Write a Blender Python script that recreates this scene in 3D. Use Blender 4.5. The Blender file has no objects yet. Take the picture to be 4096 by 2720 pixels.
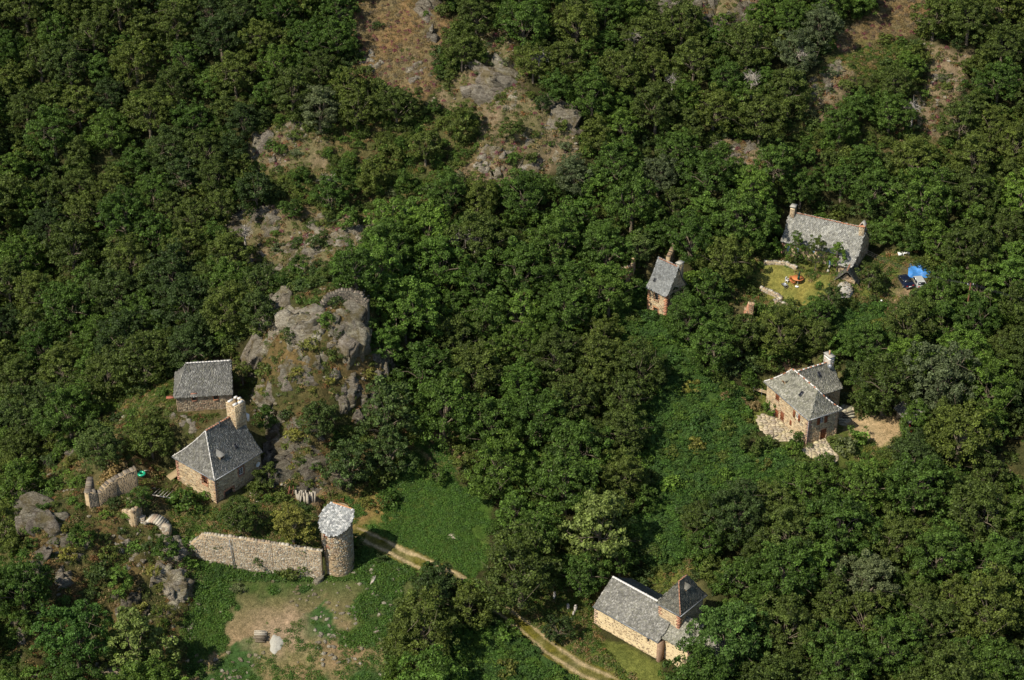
import bpy, bmesh, math, random, time
import numpy as np
from mathutils import Vector, Matrix
T0 = time.time()
random.seed(7); rng = np.random.default_rng(7)
scn = bpy.context.scene
COL = scn.collection

# ------------------------------------------------------------------ camera, sky, sun, exposure
PITCH = math.radians(32.0); FPX = 7600.0; CZ = 168.0
cam_d = bpy.data.cameras.new("camera"); cam = bpy.data.objects.new("camera", cam_d); COL.objects.link(cam)
cam.location = (0, 0, CZ); cam.rotation_euler = (math.radians(90) - PITCH, 0, 0)
cam_d.sensor_width = 36.0; cam_d.lens = FPX / 4096 * 36.0; cam_d.clip_start = 1.0; cam_d.clip_end = 5000
scn.camera = cam
SUN_DIR = Vector((-0.80, -0.60, 0)).normalized()       # towards the sun, on the ground
SUN_EL = math.radians(49)
world = bpy.data.worlds.new("World"); scn.world = world; world.use_nodes = True
wn = world.node_tree.nodes; wl = world.node_tree.links
sky = wn.new("ShaderNodeTexSky"); sky.sky_type = 'NISHITA'; sky.sun_disc = False
sky.sun_elevation = SUN_EL; sky.sun_rotation = math.atan2(SUN_DIR.x, SUN_DIR.y)
wl.new(sky.outputs[0], wn["Background"].inputs[0]); wn["Background"].inputs[1].default_value = 0.10
sd = bpy.data.lights.new("sun", 'SUN'); sun = bpy.data.objects.new("sun", sd); COL.objects.link(sun)
sd.energy = 4.6; sd.angle = math.radians(0.5); sd.color = (1.0, 0.93, 0.80)
sv = Vector((SUN_DIR.x * math.cos(SUN_EL), SUN_DIR.y * math.cos(SUN_EL), math.sin(SUN_EL)))
sun.rotation_euler = sv.to_track_quat('Z', 'Y').to_euler(); sun.location = (-100, 100, 300)
scn.view_settings.view_transform = 'Standard'; scn.view_settings.look = 'None'
scn.view_settings.gamma = 1; scn.view_settings.use_curve_mapping = False
scn.view_settings.exposure = 0.32
scn.cycles.max_bounces = 5; scn.cycles.diffuse_bounces = 3; scn.cycles.transparent_max_bounces = 4

# ------------------------------------------------------------------ places: photograph pixel <-> world
SP_, CP_ = math.sin(PITCH), math.cos(PITCH)
def rayd(px, py):
    a = (px - 2048) / FPX; b = (py - 1360) / FPX
    return np.array([a, CP_ - b * SP_, -SP_ - b * CP_])
def on_z(px, py, z):
    d = rayd(px, py); t = (z - CZ) / d[2]; return np.array([0, 0, CZ]) + d * t
def proj(x, y, z):
    dz = z - CZ; dep = y * CP_ - dz * SP_; upc = y * SP_ + dz * CP_
    return 2048 + FPX * x / dep, 1360 - FPX * upc / dep, dep
def base_z(y):
    y = np.asarray(y, float)
    k = 8.0; s = np.logaddexp(0, (y - 262) / k) * k
    return 0.25 * (y - 199) + 0.34 * s
def base_hit(px, py):
    d = rayd(px, py); lo, hi = 100.0, 900.0
    for _ in range(40):
        m = (lo + hi) / 2; t = m / d[1]
        if CZ + d[2] * t > base_z(m): lo = m
        else: hi = m
    return lo
CTRL = [ # px, py, how much nearer (-) or farther (+) than the plain hillside
 (2500,2500,0),(2300,2650,0),(3300,1700,0),(3500,1700,0),(3300,1150,0),(3100,1150,1),(3600,1150,0),(2600,1250,0),(1500,2000,0),(1700,2150,0),(1500,2400,0),
 (2000,2300,0),(1100,2600,0),(1400,2650,0),(3900,2600,0),(3000,2200,0),(3500,2200,0),(2100,1500,0),(2100,1900,0),(2700,1600,0),(2700,1900,0),(3900,1900,0),(3900,1400,0),
 (2000,1150,0),(2400,900,0),(3000,800,0),(3900,900,0),(3600,500,0),(3000,400,0),(2500,300,0),(2000,200,0),(1500,100,0),(2600,0,0),(3600,0,0),(4400,0,0),(4400,1300,0),(4400,2600,0),
 (-700,0,6),(-700,1200,8),(500,100,2),(100,300,4),(800,600,4),(300,900,8),
 (1300,1150,-17),(1430,1190,-17),(1120,1260,-13),(1250,1500,-12),(1400,1480,-11),(1200,1750,-5),(1100,1600,-9),(1400,1980,0),(1150,1995,-1),(1450,1750,-3),(1600,1250,-4),(1620,1550,-2),(1700,1350,0),(1760,1050,0),
 (1300,950,-1),(1100,1000,2),(950,1250,-3),(1000,800,1),(1250,800,0),
 (820,1650,-6),(700,1700,-6),(560,1650,-4),(430,1750,-3),(600,1980,-5),(540,2060,-5),(330,2010,-5),(160,2080,-7),(110,2330,-6),(60,2650,-6),(872,2022,-3),(1000,2110,-3),
 (300,2350,-3),(640,2300,-3),(560,2450,-1),(760,2420,0),(450,2650,0),(1000,2290,0),(1200,2320,0),
 (-150,1700,12),(0,2000,9),(-150,2300,7),(-400,2600,6),(150,1500,10),(400,1400,7),(500,1100,5),(750,1200,3),
 (2130,450,-4),(2150,640,-1.5),(2180,760,0),(1750,330,-1),(3250,300,-3),
]
cpx = []; cpr = []
for px, py, dy in CTRL:
    y = base_hit(px, py) + dy; d = rayd(px, py); t = y / d[1]
    cpx.append((d[0] * t, y)); cpr.append(CZ + d[2] * t - base_z(y))
for x, y in [(-300,60),(0,60),(300,60),(300,250),(-300,450),(0,500),(300,450),(-300,250),(0,140),(90,150),(-90,150)]:
    cpx.append((x, y)); cpr.append(0.0)
cpx = np.array(cpx); cpr = np.array(cpr)
def mq(r2): return np.sqrt(r2 + 9.0)
_A = mq(((cpx[:, None] - cpx[None]) ** 2).sum(-1)) + np.eye(len(cpx)) * -1.0
_w = np.linalg.solve(_A, cpr)
def resid(X, Y):
    out = np.zeros(X.shape)
    for (cx, cy), w in zip(cpx, _w): out += w * mq((X - cx) ** 2 + (Y - cy) ** 2)
    return out
# value noise on a lattice
def vnoise(x, y, seed=0):
    xi = np.floor(x).astype(np.int64); yi = np.floor(y).astype(np.int64); fx = x - xi; fy = y - yi
    def h(a, b):
        n = (a * 374761393 + b * 668265263 + seed * 1442695041) & 0xffffffff
        n = ((n ^ (n >> 13)) * 1274126177) & 0xffffffff
        return ((n ^ (n >> 16)) & 0xffff) / 65535.0
    fx = fx * fx * (3 - 2 * fx); fy = fy * fy * (3 - 2 * fy)
    return (h(xi, yi) * (1 - fx) + h(xi + 1, yi) * fx) * (1 - fy) + (h(xi, yi + 1) * (1 - fx) + h(xi + 1, yi + 1) * fx) * fy
def fbm(x, y, sc, seed=0, oc=4):
    v = 0; a = 0.5; s = 1.0 / sc; tot = 0
    for i in range(oc):
        v = v + a * vnoise(x * s + 31.7 * i, y * s + 11.3 * i, seed + i); tot += a; a *= 0.5; s *= 2.03
    return v / tot - 0.5

# ------------------------------------------------------------------ what grows where (outlines on the hillside)
KO = 4096 / 2361.0
T_, SC, LU, ME, FI, LA, HE, MX, OR, DI, SA, GR, BU = range(13)
#   wood, scrub, lush bramble, meadow, field, lawn, heather, rocky mix, ochre slope, dirt, sand, grass, built
POLY = [
 (SC, [(560,290),(620,270),(760,300),(900,260),(1100,250),(1130,330),(1180,440),(1010,440),(930,500),(760,560),(700,500),(540,490),(560,380)]),
 (HE, [(800,-30),(1015,-30),(1000,30),(1060,50),(1012,110),(1015,190),(960,240),(925,232),(870,195),(790,190),(835,110),(808,60)]),
 (MX, [(1110,40),(1165,60),(1190,130),(1210,200),(1240,240),(1330,290),(1330,370),(1240,410),(1160,445),(1030,420),(1100,350),(1095,260),(970,250),(1020,200),(1090,160)]),
 (MX, [(575,330),(600,295),(690,285),(770,340),(760,380),(640,400),(580,390)]),
 (MX, [(530,490),(640,478),(760,508),(900,520),(830,560),(760,600),(690,650),(610,640),(540,600)]),
 (OR, [(610,705),(740,660),(840,655),(870,700),(850,800),(930,870),(920,960),(830,1140),(600,1150),(560,900),(580,840)]),
 (SC, [(860,700),(930,720),(960,860),(990,980),(840,1140),(770,1080),(760,1000),(830,940),(920,860)]),
 (GR, [(240,960),(400,865),(412,930),(400,980),(350,965)]),
 (OR, [(60,1110),(140,1050),(210,960),(400,930),(540,900),(600,1000),(600,1100),(520,1160),(470,1300),(430,1400),(240,1440),(60,1400),(30,1200)]),
 (SC, [(0,1100),(60,1120),(40,1400),(60,1568),(-60,1600),(-60,1100)]),
 (OR, [(60,1380),(430,1390),(460,1568),(40,1600)]),
 (GR, [(380,1150),(560,1140),(800,1145),(745,1265),(470,1240),(400,1225)]),
 (ME, [(790,1150),(860,1150),(905,1110),(960,1010),(1040,1030),(1055,1110),(1140,1160),(1120,1310),(1090,1335),(960,1280),(840,1225),(800,1230)]),
 (FI, [(455,1285),(740,1330),(800,1290),(860,1250),(960,1310),(960,1370),(900,1420),(880,1600),(430,1600),(430,1420)]),
 (DI, [(480,1500),(560,1470),(600,1440),(660,1450),(760,1370),(775,1480),(850,1500),(890,1470),(890,1620),(450,1620)]),
 (LU, [(1000,1460),(1180,1430),(1380,1620),(1030,1620)]),
 (LU, [(1420,690),(1490,660),(1560,760),(1640,880),(1700,890),(1745,980),(1700,1040),(1640,1080),(1440,1090),(1440,980),(1550,880),(1430,800)]),
 (LU, [(1880,740),(2030,690),(2050,760),(1950,800)]),
 (LU, [(1500,1070),(1780,1040),(1880,1100),(1780,1150),(1600,1180),(1500,1200)]),
 (LU, [(1440,1200),(1560,1180),(1620,1300),(1480,1300)]),
 (GR, [(1215,1390),(1250,1330),(1320,1330),(1390,1400),(1385,1460),(1520,1530),(1560,1620),(1430,1620),(1200,1440)]),
 (GR, [(1480,1330),(1590,1280),(1620,1310),(1540,1370)]),
 (GR, [(1690,620),(1760,590),(2110,580),(2110,700),(2060,760),(2030,690),(1930,700),(1850,725),(1700,690)]),
 (LA, [(1730,625),(1790,605),(1915,640),(1920,670),(1840,712),(1770,680)]),
 (GR, [(1720,950),(1760,880),(1790,850),(1960,950),(2090,980),(2060,1050),(1930,1080),(1850,1060)]),
 (SA, [(1945,965),(1990,955),(2075,975),(2085,1010),(2030,1035),(1960,1010)]),
 (MX, [(1860,200),(1930,140),(1965,165),(1950,200),(1900,275)]),
 (HE, [(1910,90),(1990,40),(2050,-30),(2150,-30),(2140,50),(2050,110),(1950,130)]),
 (MX, [(2150,110),(2240,130),(2210,230),(2170,330),(2090,300),(2110,230),(2160,190)]),
 (MX, [(1650,330),(1700,308),(1790,370),(1770,400),(1680,390)]),
 (SC, [(1800,280),(2260,300),(2230,350),(1860,340)]),
 (MX, [(1470,-30),(1760,-30),(1740,70),(1640,60),(1480,20)]),
 (OR, [(2280,1010),(2400,1000),(2400,1130),(2290,1100)]),
 (GR, [(1870,200),(1905,140),(1990,95),(2110,100),(2060,150),(1960,190),(1900,240),(1840,290)]),
 (MX, [(1845,215),(1935,140),(1975,170),(1960,215),(1910,290),(1860,260)]),
 (MX, [(2130,95),(2250,120),(2220,240),(2190,330),(2080,310),(2090,240),(2150,190)]),
 (SC, [(1760,300),(2280,320),(2230,370),(1790,350)]),
 (GR, [(1675,600),(1720,600),(1760,720),(1850,735),(1900,720),(1720,735),(1690,700)]),
 (MX, [(920,840),(1100,830),(1330,860),(1560,880),(1530,950),(1330,1060),(1200,1120),(1060,1120),(930,1040)] ) if 0 else (MX, [(530,480),(640,475),(760,500),(905,515),(850,560),(770,610),(700,655),(600,645),(535,600)]),
 (BU, [(1415,605),(1445,605),(1445,665),(1420,665)]), (BU, [(1700,700),(1735,698),(1735,738),(1700,735)]), (BU, [(1535,565),(1560,575),(1560,610),(1535,600)]),
 (BU, [(195,1110),(235,1100),(240,1165),(200,1170)]), (BU, [(330,1165),(385,1170),(385,1210),(320,1205)]), (BU, [(660,1125),(740,1130),(740,1165),(660,1160)]), (BU, [(190,1060),(350,1080),(330,1100),(220,1110)]),
 (BU, [(405,830),(545,825),(560,880),(545,940),(410,950)]),
 (BU, [(400,1045),(520,930),(570,940),(605,1045),(560,1130),(500,1165),(410,1100)]),
 (BU, [(735,1170),(805,1165),(808,1300),(740,1310)]),
 (BU, [(1375,1330),(1420,1325),(1520,1365),(1590,1325),(1625,1360),(1570,1420),(1590,1530),(1380,1430)]),
 (BU, [(1765,870),(1910,810),(1950,880),(1930,1010),(1860,1035),(1770,970)]),
 (BU, [(1495,600),(1570,600),(1560,700),(1530,740),(1495,720)]),
 (BU, [(1805,500),(1830,490),(1990,530),(1985,610),(1960,625),(1890,600),(1805,590)]),
 (BU, [(2070,620),(2140,620),(2140,675),(2070,675)]),
]
POLY = [(c, np.array(p, float) * KO) for c, p in POLY]
def in_poly(px, py, poly):
    ins = np.zeros(px.shape, bool); n = len(poly); j = n - 1
    for i in range(n):
        xi, yi = poly[i]; xj, yj = poly[j]
        if yi != yj:
            ins ^= ((yi > py) != (yj > py)) & (px < (xj - xi) * (py - yi) / (yj - yi) + xi)
        j = i
    return ins
def cats(px, py):
    c = np.zeros(px.shape, np.int8)
    for k, p in POLY:
        c[in_poly(px, py, p)] = k
    return c

# ------------------------------------------------------------------ terrain
STEP = 0.5
def axis(a, b, lo, hi):
    core = list(np.arange(a, b + 1e-6, STEP)); s = STEP; v = b; right = []
    while v < hi: s *= 1.25; v += s; right.append(v)
    s = STEP; v = a; left = []
    while v > lo: s *= 1.25; v -= s; left.append(v)
    return np.array(left[::-1] + core + right)
XS = axis(-100, 100, -900, 900); YS = axis(176, 340, -200, 1500)
GX, GY = np.meshgrid(XS, YS)
GZ = base_z(GY) + resid(np.clip(GX, -320, 320), np.clip(GY, 40, 520)) * np.clip(1 - (np.maximum(np.abs(GX) - 150, 0)) / 150, 0, 1)
GZ = np.where(GY > 600, base_z(600) + (GY - 600) * 0.1, GZ)
gpx, gpy, gdep = proj(GX, GY, GZ); gdep = np.where(GY < 100, 1, gdep)
jit = fbm(GX, GY, 3.0, 3) * 46
GC = cats(gpx + jit, gpy + fbm(GX, GY, 3.0, 9) * 46)
rough = np.choose(GC, [1.2, 1.3, .8, .35, .5, .12, .7, 2.2, 2.3, .5, .08, .4, .15])
inner = (np.abs(GX) < 130) & (GY > 150) & (GY < 380)
GZ = GZ + np.where(inner, rough * (fbm(GX, GY, 7.0, 21, 5)) * 1.5, 0)
rk = np.abs(fbm(GX * 0.8 + GY * 0.6, GY * 0.8 - GX * 0.6, 4.0, 33, 5))
GZ += np.where(inner & ((GC == MX) | (GC == OR)), (0.22 - rk) * 4.0 * np.where(GC == MX, 1.1, 1.0), 0)
def pix_world(px, py, dy=0.0):   # a point of the plain hillside
    y = base_hit(px, py) + dy; d = rayd(px, py); t = y / d[1]; return np.array([d[0] * t, y, CZ + d[2] * t])
def _bil(A, x, y):
    i = np.clip(np.searchsorted(XS, x) - 1, 0, len(XS) - 2); j = np.clip(np.searchsorted(YS, y) - 1, 0, len(YS) - 2)
    fx = (x - XS[i]) / (XS[i + 1] - XS[i]); fy = (y - YS[j]) / (YS[j + 1] - YS[j])
    return (A[j, i] * (1 - fx) + A[j, i + 1] * fx) * (1 - fy) + (A[j + 1, i] * (1 - fx) + A[j + 1, i + 1] * fx) * fy
def H(x, y): return _bil(GZ, np.asarray(x, float), np.asarray(y, float))
def G(px, py):                   # where the sight line meets the ground
    d = rayd(px, py); t = np.arange(190, 520, 0.4); x = d[0] * t; y = d[1] * t; z = CZ + d[2] * t
    u = z - H(x, y); k = np.argmax(u < 0)
    if u[k] >= 0: k = len(t) - 1
    f = u[k - 1] / (u[k - 1] - u[k]); tt = t[k - 1] + f * 0.4
    return Vector((d[0] * tt, d[1] * tt, CZ + d[2] * tt))
def flatten(cx, cy, r, z, soft=4.0):
    global GZ
    dd = np.hypot(GX - cx, GY - cy); w = np.clip((r + soft - dd) / soft, 0, 1); w = w * w * (3 - 2 * w)
    GZ = GZ * (1 - w) + z * w

# building frames: front eave corner F, left eave corner L, right eave corner R, foot of the front corner B (photograph points)
class Frame: pass
def frame(F, L, R, B, left=0):
    f = Frame(); b = G(*B)
    # foot on the ground, eave straight above it
    d = rayd(*F); t = b.y / d[1]; ze = CZ + d[2] * t
    f.z0 = b.z; f.ze = ze
    f.F = on_z(F[0], F[1], ze); l = on_z(L[0], L[1], ze) - f.F; r = on_z(R[0], R[1], ze) - f.F
    al = math.atan2(l[1], l[0]); ar = math.atan2(r[1], r[0])
    mid = al - math.pi / 2 if left else ((al - math.pi / 2) + ar) / 2
    f.rot = mid; f.U = float(np.linalg.norm(l)); f.V = float(np.linalg.norm(r)); f.h = ze - b.z
    f.dev = math.degrees(al - ar)
    f.M = Matrix.Translation((f.F[0], f.F[1], b.z)) @ Matrix.Rotation(mid, 4, 'Z')
    return f
FR = {
 'manor': frame((858,1907),(691,1825),(1050,1804),(872,2024)),
 'D': frame((3238,1666),(3065,1524),(3352,1632),(3226,1786)),
 'C': frame((2667,1174),(2594,1139),(2722,1128),(2660,1284), 1),
 'farm': frame((3427,1022),(3131,955),(3452,950),(3421,1092), 1),
 'barn': frame((925,1566),(703,1580),(934,1479),(916,1642), 1),
 'chapel': frame((2634,2559),(2387,2413),(2760,2450),(2634,2647)),
}
FR['farm'].V = 6.6; FR['barn'].V = 6.2; FR['C'].V = 4.4; FR['D'].V = 5.2; FR['chapel'].V = 7.4
for k, f in FR.items(): print("FRAME", k, "U %.1f V %.1f h %.1f ang %.0f  F %s rot %.0f" % (f.U, f.V, f.h, f.dev, np.round(f.F, 1), math.degrees(f.rot)))

for k, r in (('manor', 7.5), ('D', 7.5), ('C', 3.5), ('farm', 7.5), ('chapel', 6), ('barn', 6)):
    f = FR[k]; c = f.M @ Vector((f.V / 2, f.U / 2, 0)); flatten(c.x, c.y, r, f.z0 + (0.4 if k != 'C' else 0.2), 5)
# terraces held by the retaining wall
WALL_PX = [(762,2205),(826,2234),(945,2264),(1100,2288),(1236,2304),(1292,2312)]
WALL_TOP = [2172,2133,2146,2170,2192,2200]
wall_pts = []
for (px, py), ty in zip(WALL_PX, WALL_TOP):
    b = G(px, py); d = rayd(px, ty); t = b.y / d[1]; wall_pts.append((b.x, b.y, b.z, CZ + d[2] * t))
wall_pts = np.array(wall_pts)
tb = G(1352, 2304); TWR = (tb.x, tb.y + 2.0, tb.z)
for i in range(len(wall_pts) - 1):
    a = wall_pts[i]; b = wall_pts[i + 1]; ab = b[:2] - a[:2]; L = np.hypot(*ab); n = np.array([-ab[1], ab[0]]) / L
    if n[1] < 0: n = -n
    tt = ((GX - a[0]) * ab[0] + (GY - a[1]) * ab[1]) / L / L; ss = (GX - a[0]) * n[0] + (GY - a[1]) * n[1]
    ok = (tt >= -0.02) & (tt <= 1.02)
    zt = a[3] + (b[3] - a[3]) * tt; zb = a[2] + (b[2] - a[2]) * tt
    GZ = np.where(ok & (ss > 0.3) & (ss < 12), np.maximum(GZ, (zt - 0.25) * np.clip(1.3 - ss / 40, 0, 1) + GZ * (1 - np.clip(1.3 - ss / 40, 0, 1))), GZ)
    GZ = np.where(ok & (ss <= 0.3) & (ss > -6), np.minimum(GZ, zb + 0.0), GZ)

def newmesh(name, V, Fc, mat=None, col=None, smooth=False):
    me = bpy.data.meshes.new(name); V = np.asarray(V, np.float32); Fc = np.asarray(Fc, np.int32)
    n = Fc.shape[1]
    me.vertices.add(len(V)); me.vertices.foreach_set("co", V.ravel())
    me.loops.add(Fc.size); me.loops.foreach_set("vertex_index", Fc.ravel())
    me.polygons.add(len(Fc)); me.polygons.foreach_set("loop_start", np.arange(0, Fc.size, n, dtype=np.int32))
    if col is not None:
        at = me.color_attributes.new("Col", 'FLOAT_COLOR', 'POINT')
        c4 = np.ones((len(V), 4), np.float32); c4[:, :3] = col; at.data.foreach_set("color", c4.ravel())
    if smooth: me.polygons.foreach_set("use_smooth", np.ones(len(Fc), bool))
    me.update(calc_edges=True)
    if mat: me.materials.append(mat)
    return me
def link(name, me, parent=None, **k):
    o = bpy.data.objects.new(name, me); COL.objects.link(o)
    if parent: o.parent = parent
    for a, b in k.items(): o[a] = b
    return o
def thing(name, label, cat, M=None, group=None, me=None):
    o = bpy.data.objects.new(name, me); COL.objects.link(o); o['label'] = label; o['category'] = cat
    if group: o['group'] = group
    if M is not None: o.matrix_world = M if isinstance(M, Matrix) else Matrix.Translation(M)
    return o

# ------------------------------------------------------------------ materials
class NB:
    def __init__(s, name):
        s.m = bpy.data.materials.new(name); s.m.use_nodes = True; s.t = s.m.node_tree; s.n = s.t.nodes
        s.p = s.n["Principled BSDF"]; s.out = s.n["Material Output"]
    def add(s, typ, **k):
        n = s.n.new(typ)
        for a, b in k.items():
            if a.startswith('i_'): n.inputs[a[2:].replace('_', ' ')].default_value = b
            else: setattr(n, a, b)
        return n
    def ln(s, a, b): s.t.links.new(a, b)
    def noise(s, sc, det=5, rough=0.6, vec=None):
        n = s.add("ShaderNodeTexNoise"); n.inputs["Scale"].default_value = sc; n.inputs["Detail"].default_value = det; n.inputs["Roughness"].default_value = rough
        if vec: s.ln(vec, n.inputs["Vector"])
        return n
    def ramp(s, src, stops):
        r = s.add("ShaderNodeValToRGB"); e = r.color_ramp.elements
        while len(e) < len(stops): e.new(0.5)
        for k, (p, c) in zip(e, stops): k.position = p; k.color = (*c, 1) if len(c) == 3 else c
        s.ln(src, r.inputs[0]); return r
    def mix(s, a, b, fac=0.5, mode='MIX'):
        m = s.add("ShaderNodeMix", data_type='RGBA', blend_type=mode)
        for v, i in ((fac, 0), (a, 6), (b, 7)):
            if hasattr(v, 'links'): s.ln(v, m.inputs[i])
            else: m.inputs[i].default_value = v if i == 0 or len(v) == 4 else (*v, 1)
        return m.outputs[2]
    def bump(s, src, st=0.5, dist=0.1):
        b = s.add("ShaderNodeBump"); b.inputs["Strength"].default_value = st; b.inputs["Distance"].default_value = dist
        s.ln(src, b.inputs["Height"]); s.ln(b.outputs[0], s.p.inputs["Normal"])
    def pos(s): return s.add("ShaderNodeNewGeometry").outputs["Position"]
    def col(s, c): s.ln(c, s.p.inputs["Base Color"]) if hasattr(c, 'links') else setattr(s.p.inputs["Base Color"], 'default_value', (*c, 1))
    def attr(s, n="Col"): return s.add("ShaderNodeAttribute", attribute_name=n).outputs["Color"]
def simple(name, c, rough=0.8, var=0.25, sc=4.0, bump=0.0, spec=0.3, metal=0.0):
    b = NB(name); nz = b.noise(sc, 5, 0.65, b.pos())
    r = b.ramp(nz.outputs[0], [(0.25, tuple(v * (1 - var) for v in c)), (0.75, tuple(min(1, v * (1 + var)) for v in c))])
    b.col(r.outputs[0]); b.p.inputs["Roughness"].default_value = rough; b.p.inputs["Specular IOR Level"].default_value = spec; b.p.inputs["Metallic"].default_value = metal
    if bump: b.bump(nz.outputs[0], bump, 0.05)
    return b.m
def tinted(name, rough=0.9, sc=6.0, var=0.45, bump=0.6, spec=0.2, dist=0.06, rnd=0.0):
    """colour comes from each piece's own Col attribute, broken up by noise"""
    b = NB(name); nz = b.noise(sc, 6, 0.7, b.pos())
    r = b.ramp(nz.outputs[0], [(0.3, (1 - var,) * 3), (0.7, (1 + var * .8,) * 3)])
    c = b.mix(b.attr(), r.outputs[0], 1.0, 'MULTIPLY')
    if rnd:
        oi = b.add("ShaderNodeObjectInfo"); rr = b.ramp(oi.outputs["Random"], [(0, (1 - rnd, 1 - rnd, 1 - rnd * .6)), (1, (1 + rnd, 1 + rnd * .8, 1))])
        c = b.mix(c, rr.outputs[0], 1.0, 'MULTIPLY')
    b.col(c); b.p.inputs["Roughness"].default_value = rough; b.p.inputs["Specular IOR Level"].default_value = spec
    if bump: b.bump(nz.outputs[0], bump, dist)
    return b.m
def leafmat(name, c, trans=0.3, hv=0.25):
    b = NB(name); oi = b.add("ShaderNodeObjectInfo")
    r = b.ramp(oi.outputs["Random"], [(0.0, (1 - hv, 1 - hv * .8, 1 - hv)), (0.5, (1, 1, 1)), (1.0, (1 + hv * 1.1, 1 + hv * .75, 1 + hv * .2))])
    cc = b.mix(b.attr(), (*c, 1), 1.0, 'MULTIPLY'); cc = b.mix(cc, r.outputs[0], 1.0, 'MULTIPLY')
    b.col(cc); b.p.inputs["Roughness"].default_value = 0.6; b.p.inputs["Specular IOR Level"].default_value = 0.25
    tr = b.add("ShaderNodeBsdfTranslucent"); tc = b.mix(cc, (1.1, 1.25, 0.5, 1), 1.0, 'MULTIPLY'); b.ln(tc, tr.inputs[0])
    ms = b.add("ShaderNodeMixShader"); ms.inputs[0].default_value = trans; b.ln(b.p.outputs[0], ms.inputs[1]); b.ln(tr.outputs[0], ms.inputs[2]); b.ln(ms.outputs[0], b.out.inputs[0])
    return b.m
LEAF = {k: leafmat("leaf_" + k, c) for k, c in dict(
    dark=(.050,.080,.020), olive=(.082,.112,.022), mid=(.072,.125,.020), bright=(.105,.180,.028), yellow=(.155,.160,.034), lime=(.160,.205,.050),
    grey=(.110,.135,.060), brown=(.120,.105,.060), ivy=(.075,.115,.030), tan=(.23,.17,.075), herb=(.060,.118,.026), fresh=(.075,.150,.026), purple=(.20,.060,.085), heath=(.17,.135,.09), rust=(.20,.10,.04)).items()}
M_bark = simple("bark", (.16,.13,.09), .9, .4, 6, .5)
M_dead = simple("dead_wood", (.42,.38,.32), .9, .3, 6, .3)

# ground sheet
CC = np.array([(.040,.040,.016),(.115,.095,.042),(.040,.085,.020),(.052,.104,.018),(.036,.078,.018),(.215,.190,.050),(.185,.125,.060),(.190,.150,.095),(.135,.098,.042),(.250,.180,.100),(.36,.27,.15),(.085,.110,.026),(.12,.10,.05)])
CC2 = np.array([(.050,.055,.020),(.060,.075,.024),(.055,.100,.022),(.085,.120,.026),(.060,.092,.022),(.160,.175,.045),(.150,.130,.070),(.130,.120,.060),(.060,.066,.024),(.170,.160,.070),(.40,.31,.18),(.130,.150,.036),(.10,.10,.04)])
gpx, gpy, gd = proj(GX, GY, GZ); gd = np.where(GY < 100, 1, gd)
def catfield(seed, amp):
    a = fbm(GX, GY, 2.2, seed, 5) * amp; b = fbm(GX, GY, 2.2, seed + 7, 5) * amp
    c = cats(gpx + a, gpy + b); c[~inner] = 0
    return c
cf1, cf2 = catfield(3, 90), catfield(51, 60)
m1 = np.clip(fbm(GX, GY, 3.5, 77, 5) * 3 + 0.5, 0, 1)[..., None]
colr = (CC[cf1] + CC[cf2]) / 2 * (1 - m1) + (CC2[cf1] + CC2[cf2]) / 2 * m1
# bare pale patches breaking through the field and the meadow
ptc = fbm(GX, GY, 6.0, 91, 5)
k = np.clip((ptc - 0.05) * 14, 0, 1)[..., None] * np.isin(cf1, [FI])[..., None] * np.clip((gpy - 2300) / 250, 0, 1)[..., None]
colr = colr * (1 - k) + np.array([.25,.19,.11]) * k
k = np.clip((ptc + 0.03) * 9, 0, 1)[..., None] * np.isin(cf1, [DI])[..., None]; colr = colr * (1 - k) + np.array([.045,.095,.026]) * k
for (px, py, r, c) in [(1800,1790,4.2,(.26,.19,.11)),(1290,2010,3.5,(.2,.15,.09)),(1500,2020,4,(.2,.16,.05)),(1420,2060,4,(.21,.15,.06)),(480,2690,2.5,(.4,.34,.26)),(1130,2530,4,(.3,.23,.15)),(3530,1300,2.5,(.25,.19,.12)),(3560,1200,2.5,(.24,.19,.11)),(2570,2450,3,(.15,.12,.04)),(2150,2430,4,(.14,.12,.04)),(730,2280,2.5,(.24,.18,.13)),(3120,1420,2.5,(.25,.17,.1))]:
    p = G(px, py); k = np.clip(1.3 - np.hypot(GX - p.x, GY - p.y) / r + fbm(GX, GY, 1.5, 5, 4) * 1.6, 0, 1)[..., None]; colr = colr * (1 - k) + np.array(c) * k
ny, nx = GX.shape
idx = np.arange(nx * ny).reshape(ny, nx)
Fq = np.stack([idx[:-1, :-1], idx[:-1, 1:], idx[1:, 1:], idx[1:, :-1]], -1).reshape(-1, 4)
gb = NB("ground_soil_and_grass")
n1 = gb.noise(1.3, 8, 0.72, gb.pos()); n2 = gb.noise(5.0, 6, 0.7, gb.pos())
r1 = gb.ramp(n1.outputs[0], [(0.32, (.50,.52,.46)), (0.68, (1.4,1.32,1.3))]); r2 = gb.ramp(n2.outputs[0], [(0.35, (.65,.65,.6)), (0.65, (1.35,1.3,1.3))])
gc = gb.mix(gb.mix(gb.attr(), r1.outputs[0], 1.0, 'MULTIPLY'), r2.outputs[0], 1.0, 'MULTIPLY'); gb.col(gc)
gb.p.inputs["Roughness"].default_value = 1.0; gb.p.inputs["Specular IOR Level"].default_value = 0.1; gb.bump(n2.outputs[0], 0.9, 0.25)
gme = newmesh("ground", np.stack([GX, GY, GZ], -1).reshape(-1, 3), Fq, gb.m, colr.reshape(-1, 3), True)
link("ground", gme, kind='structure')
print("T terrain %.1f" % (time.time() - T0))

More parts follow.
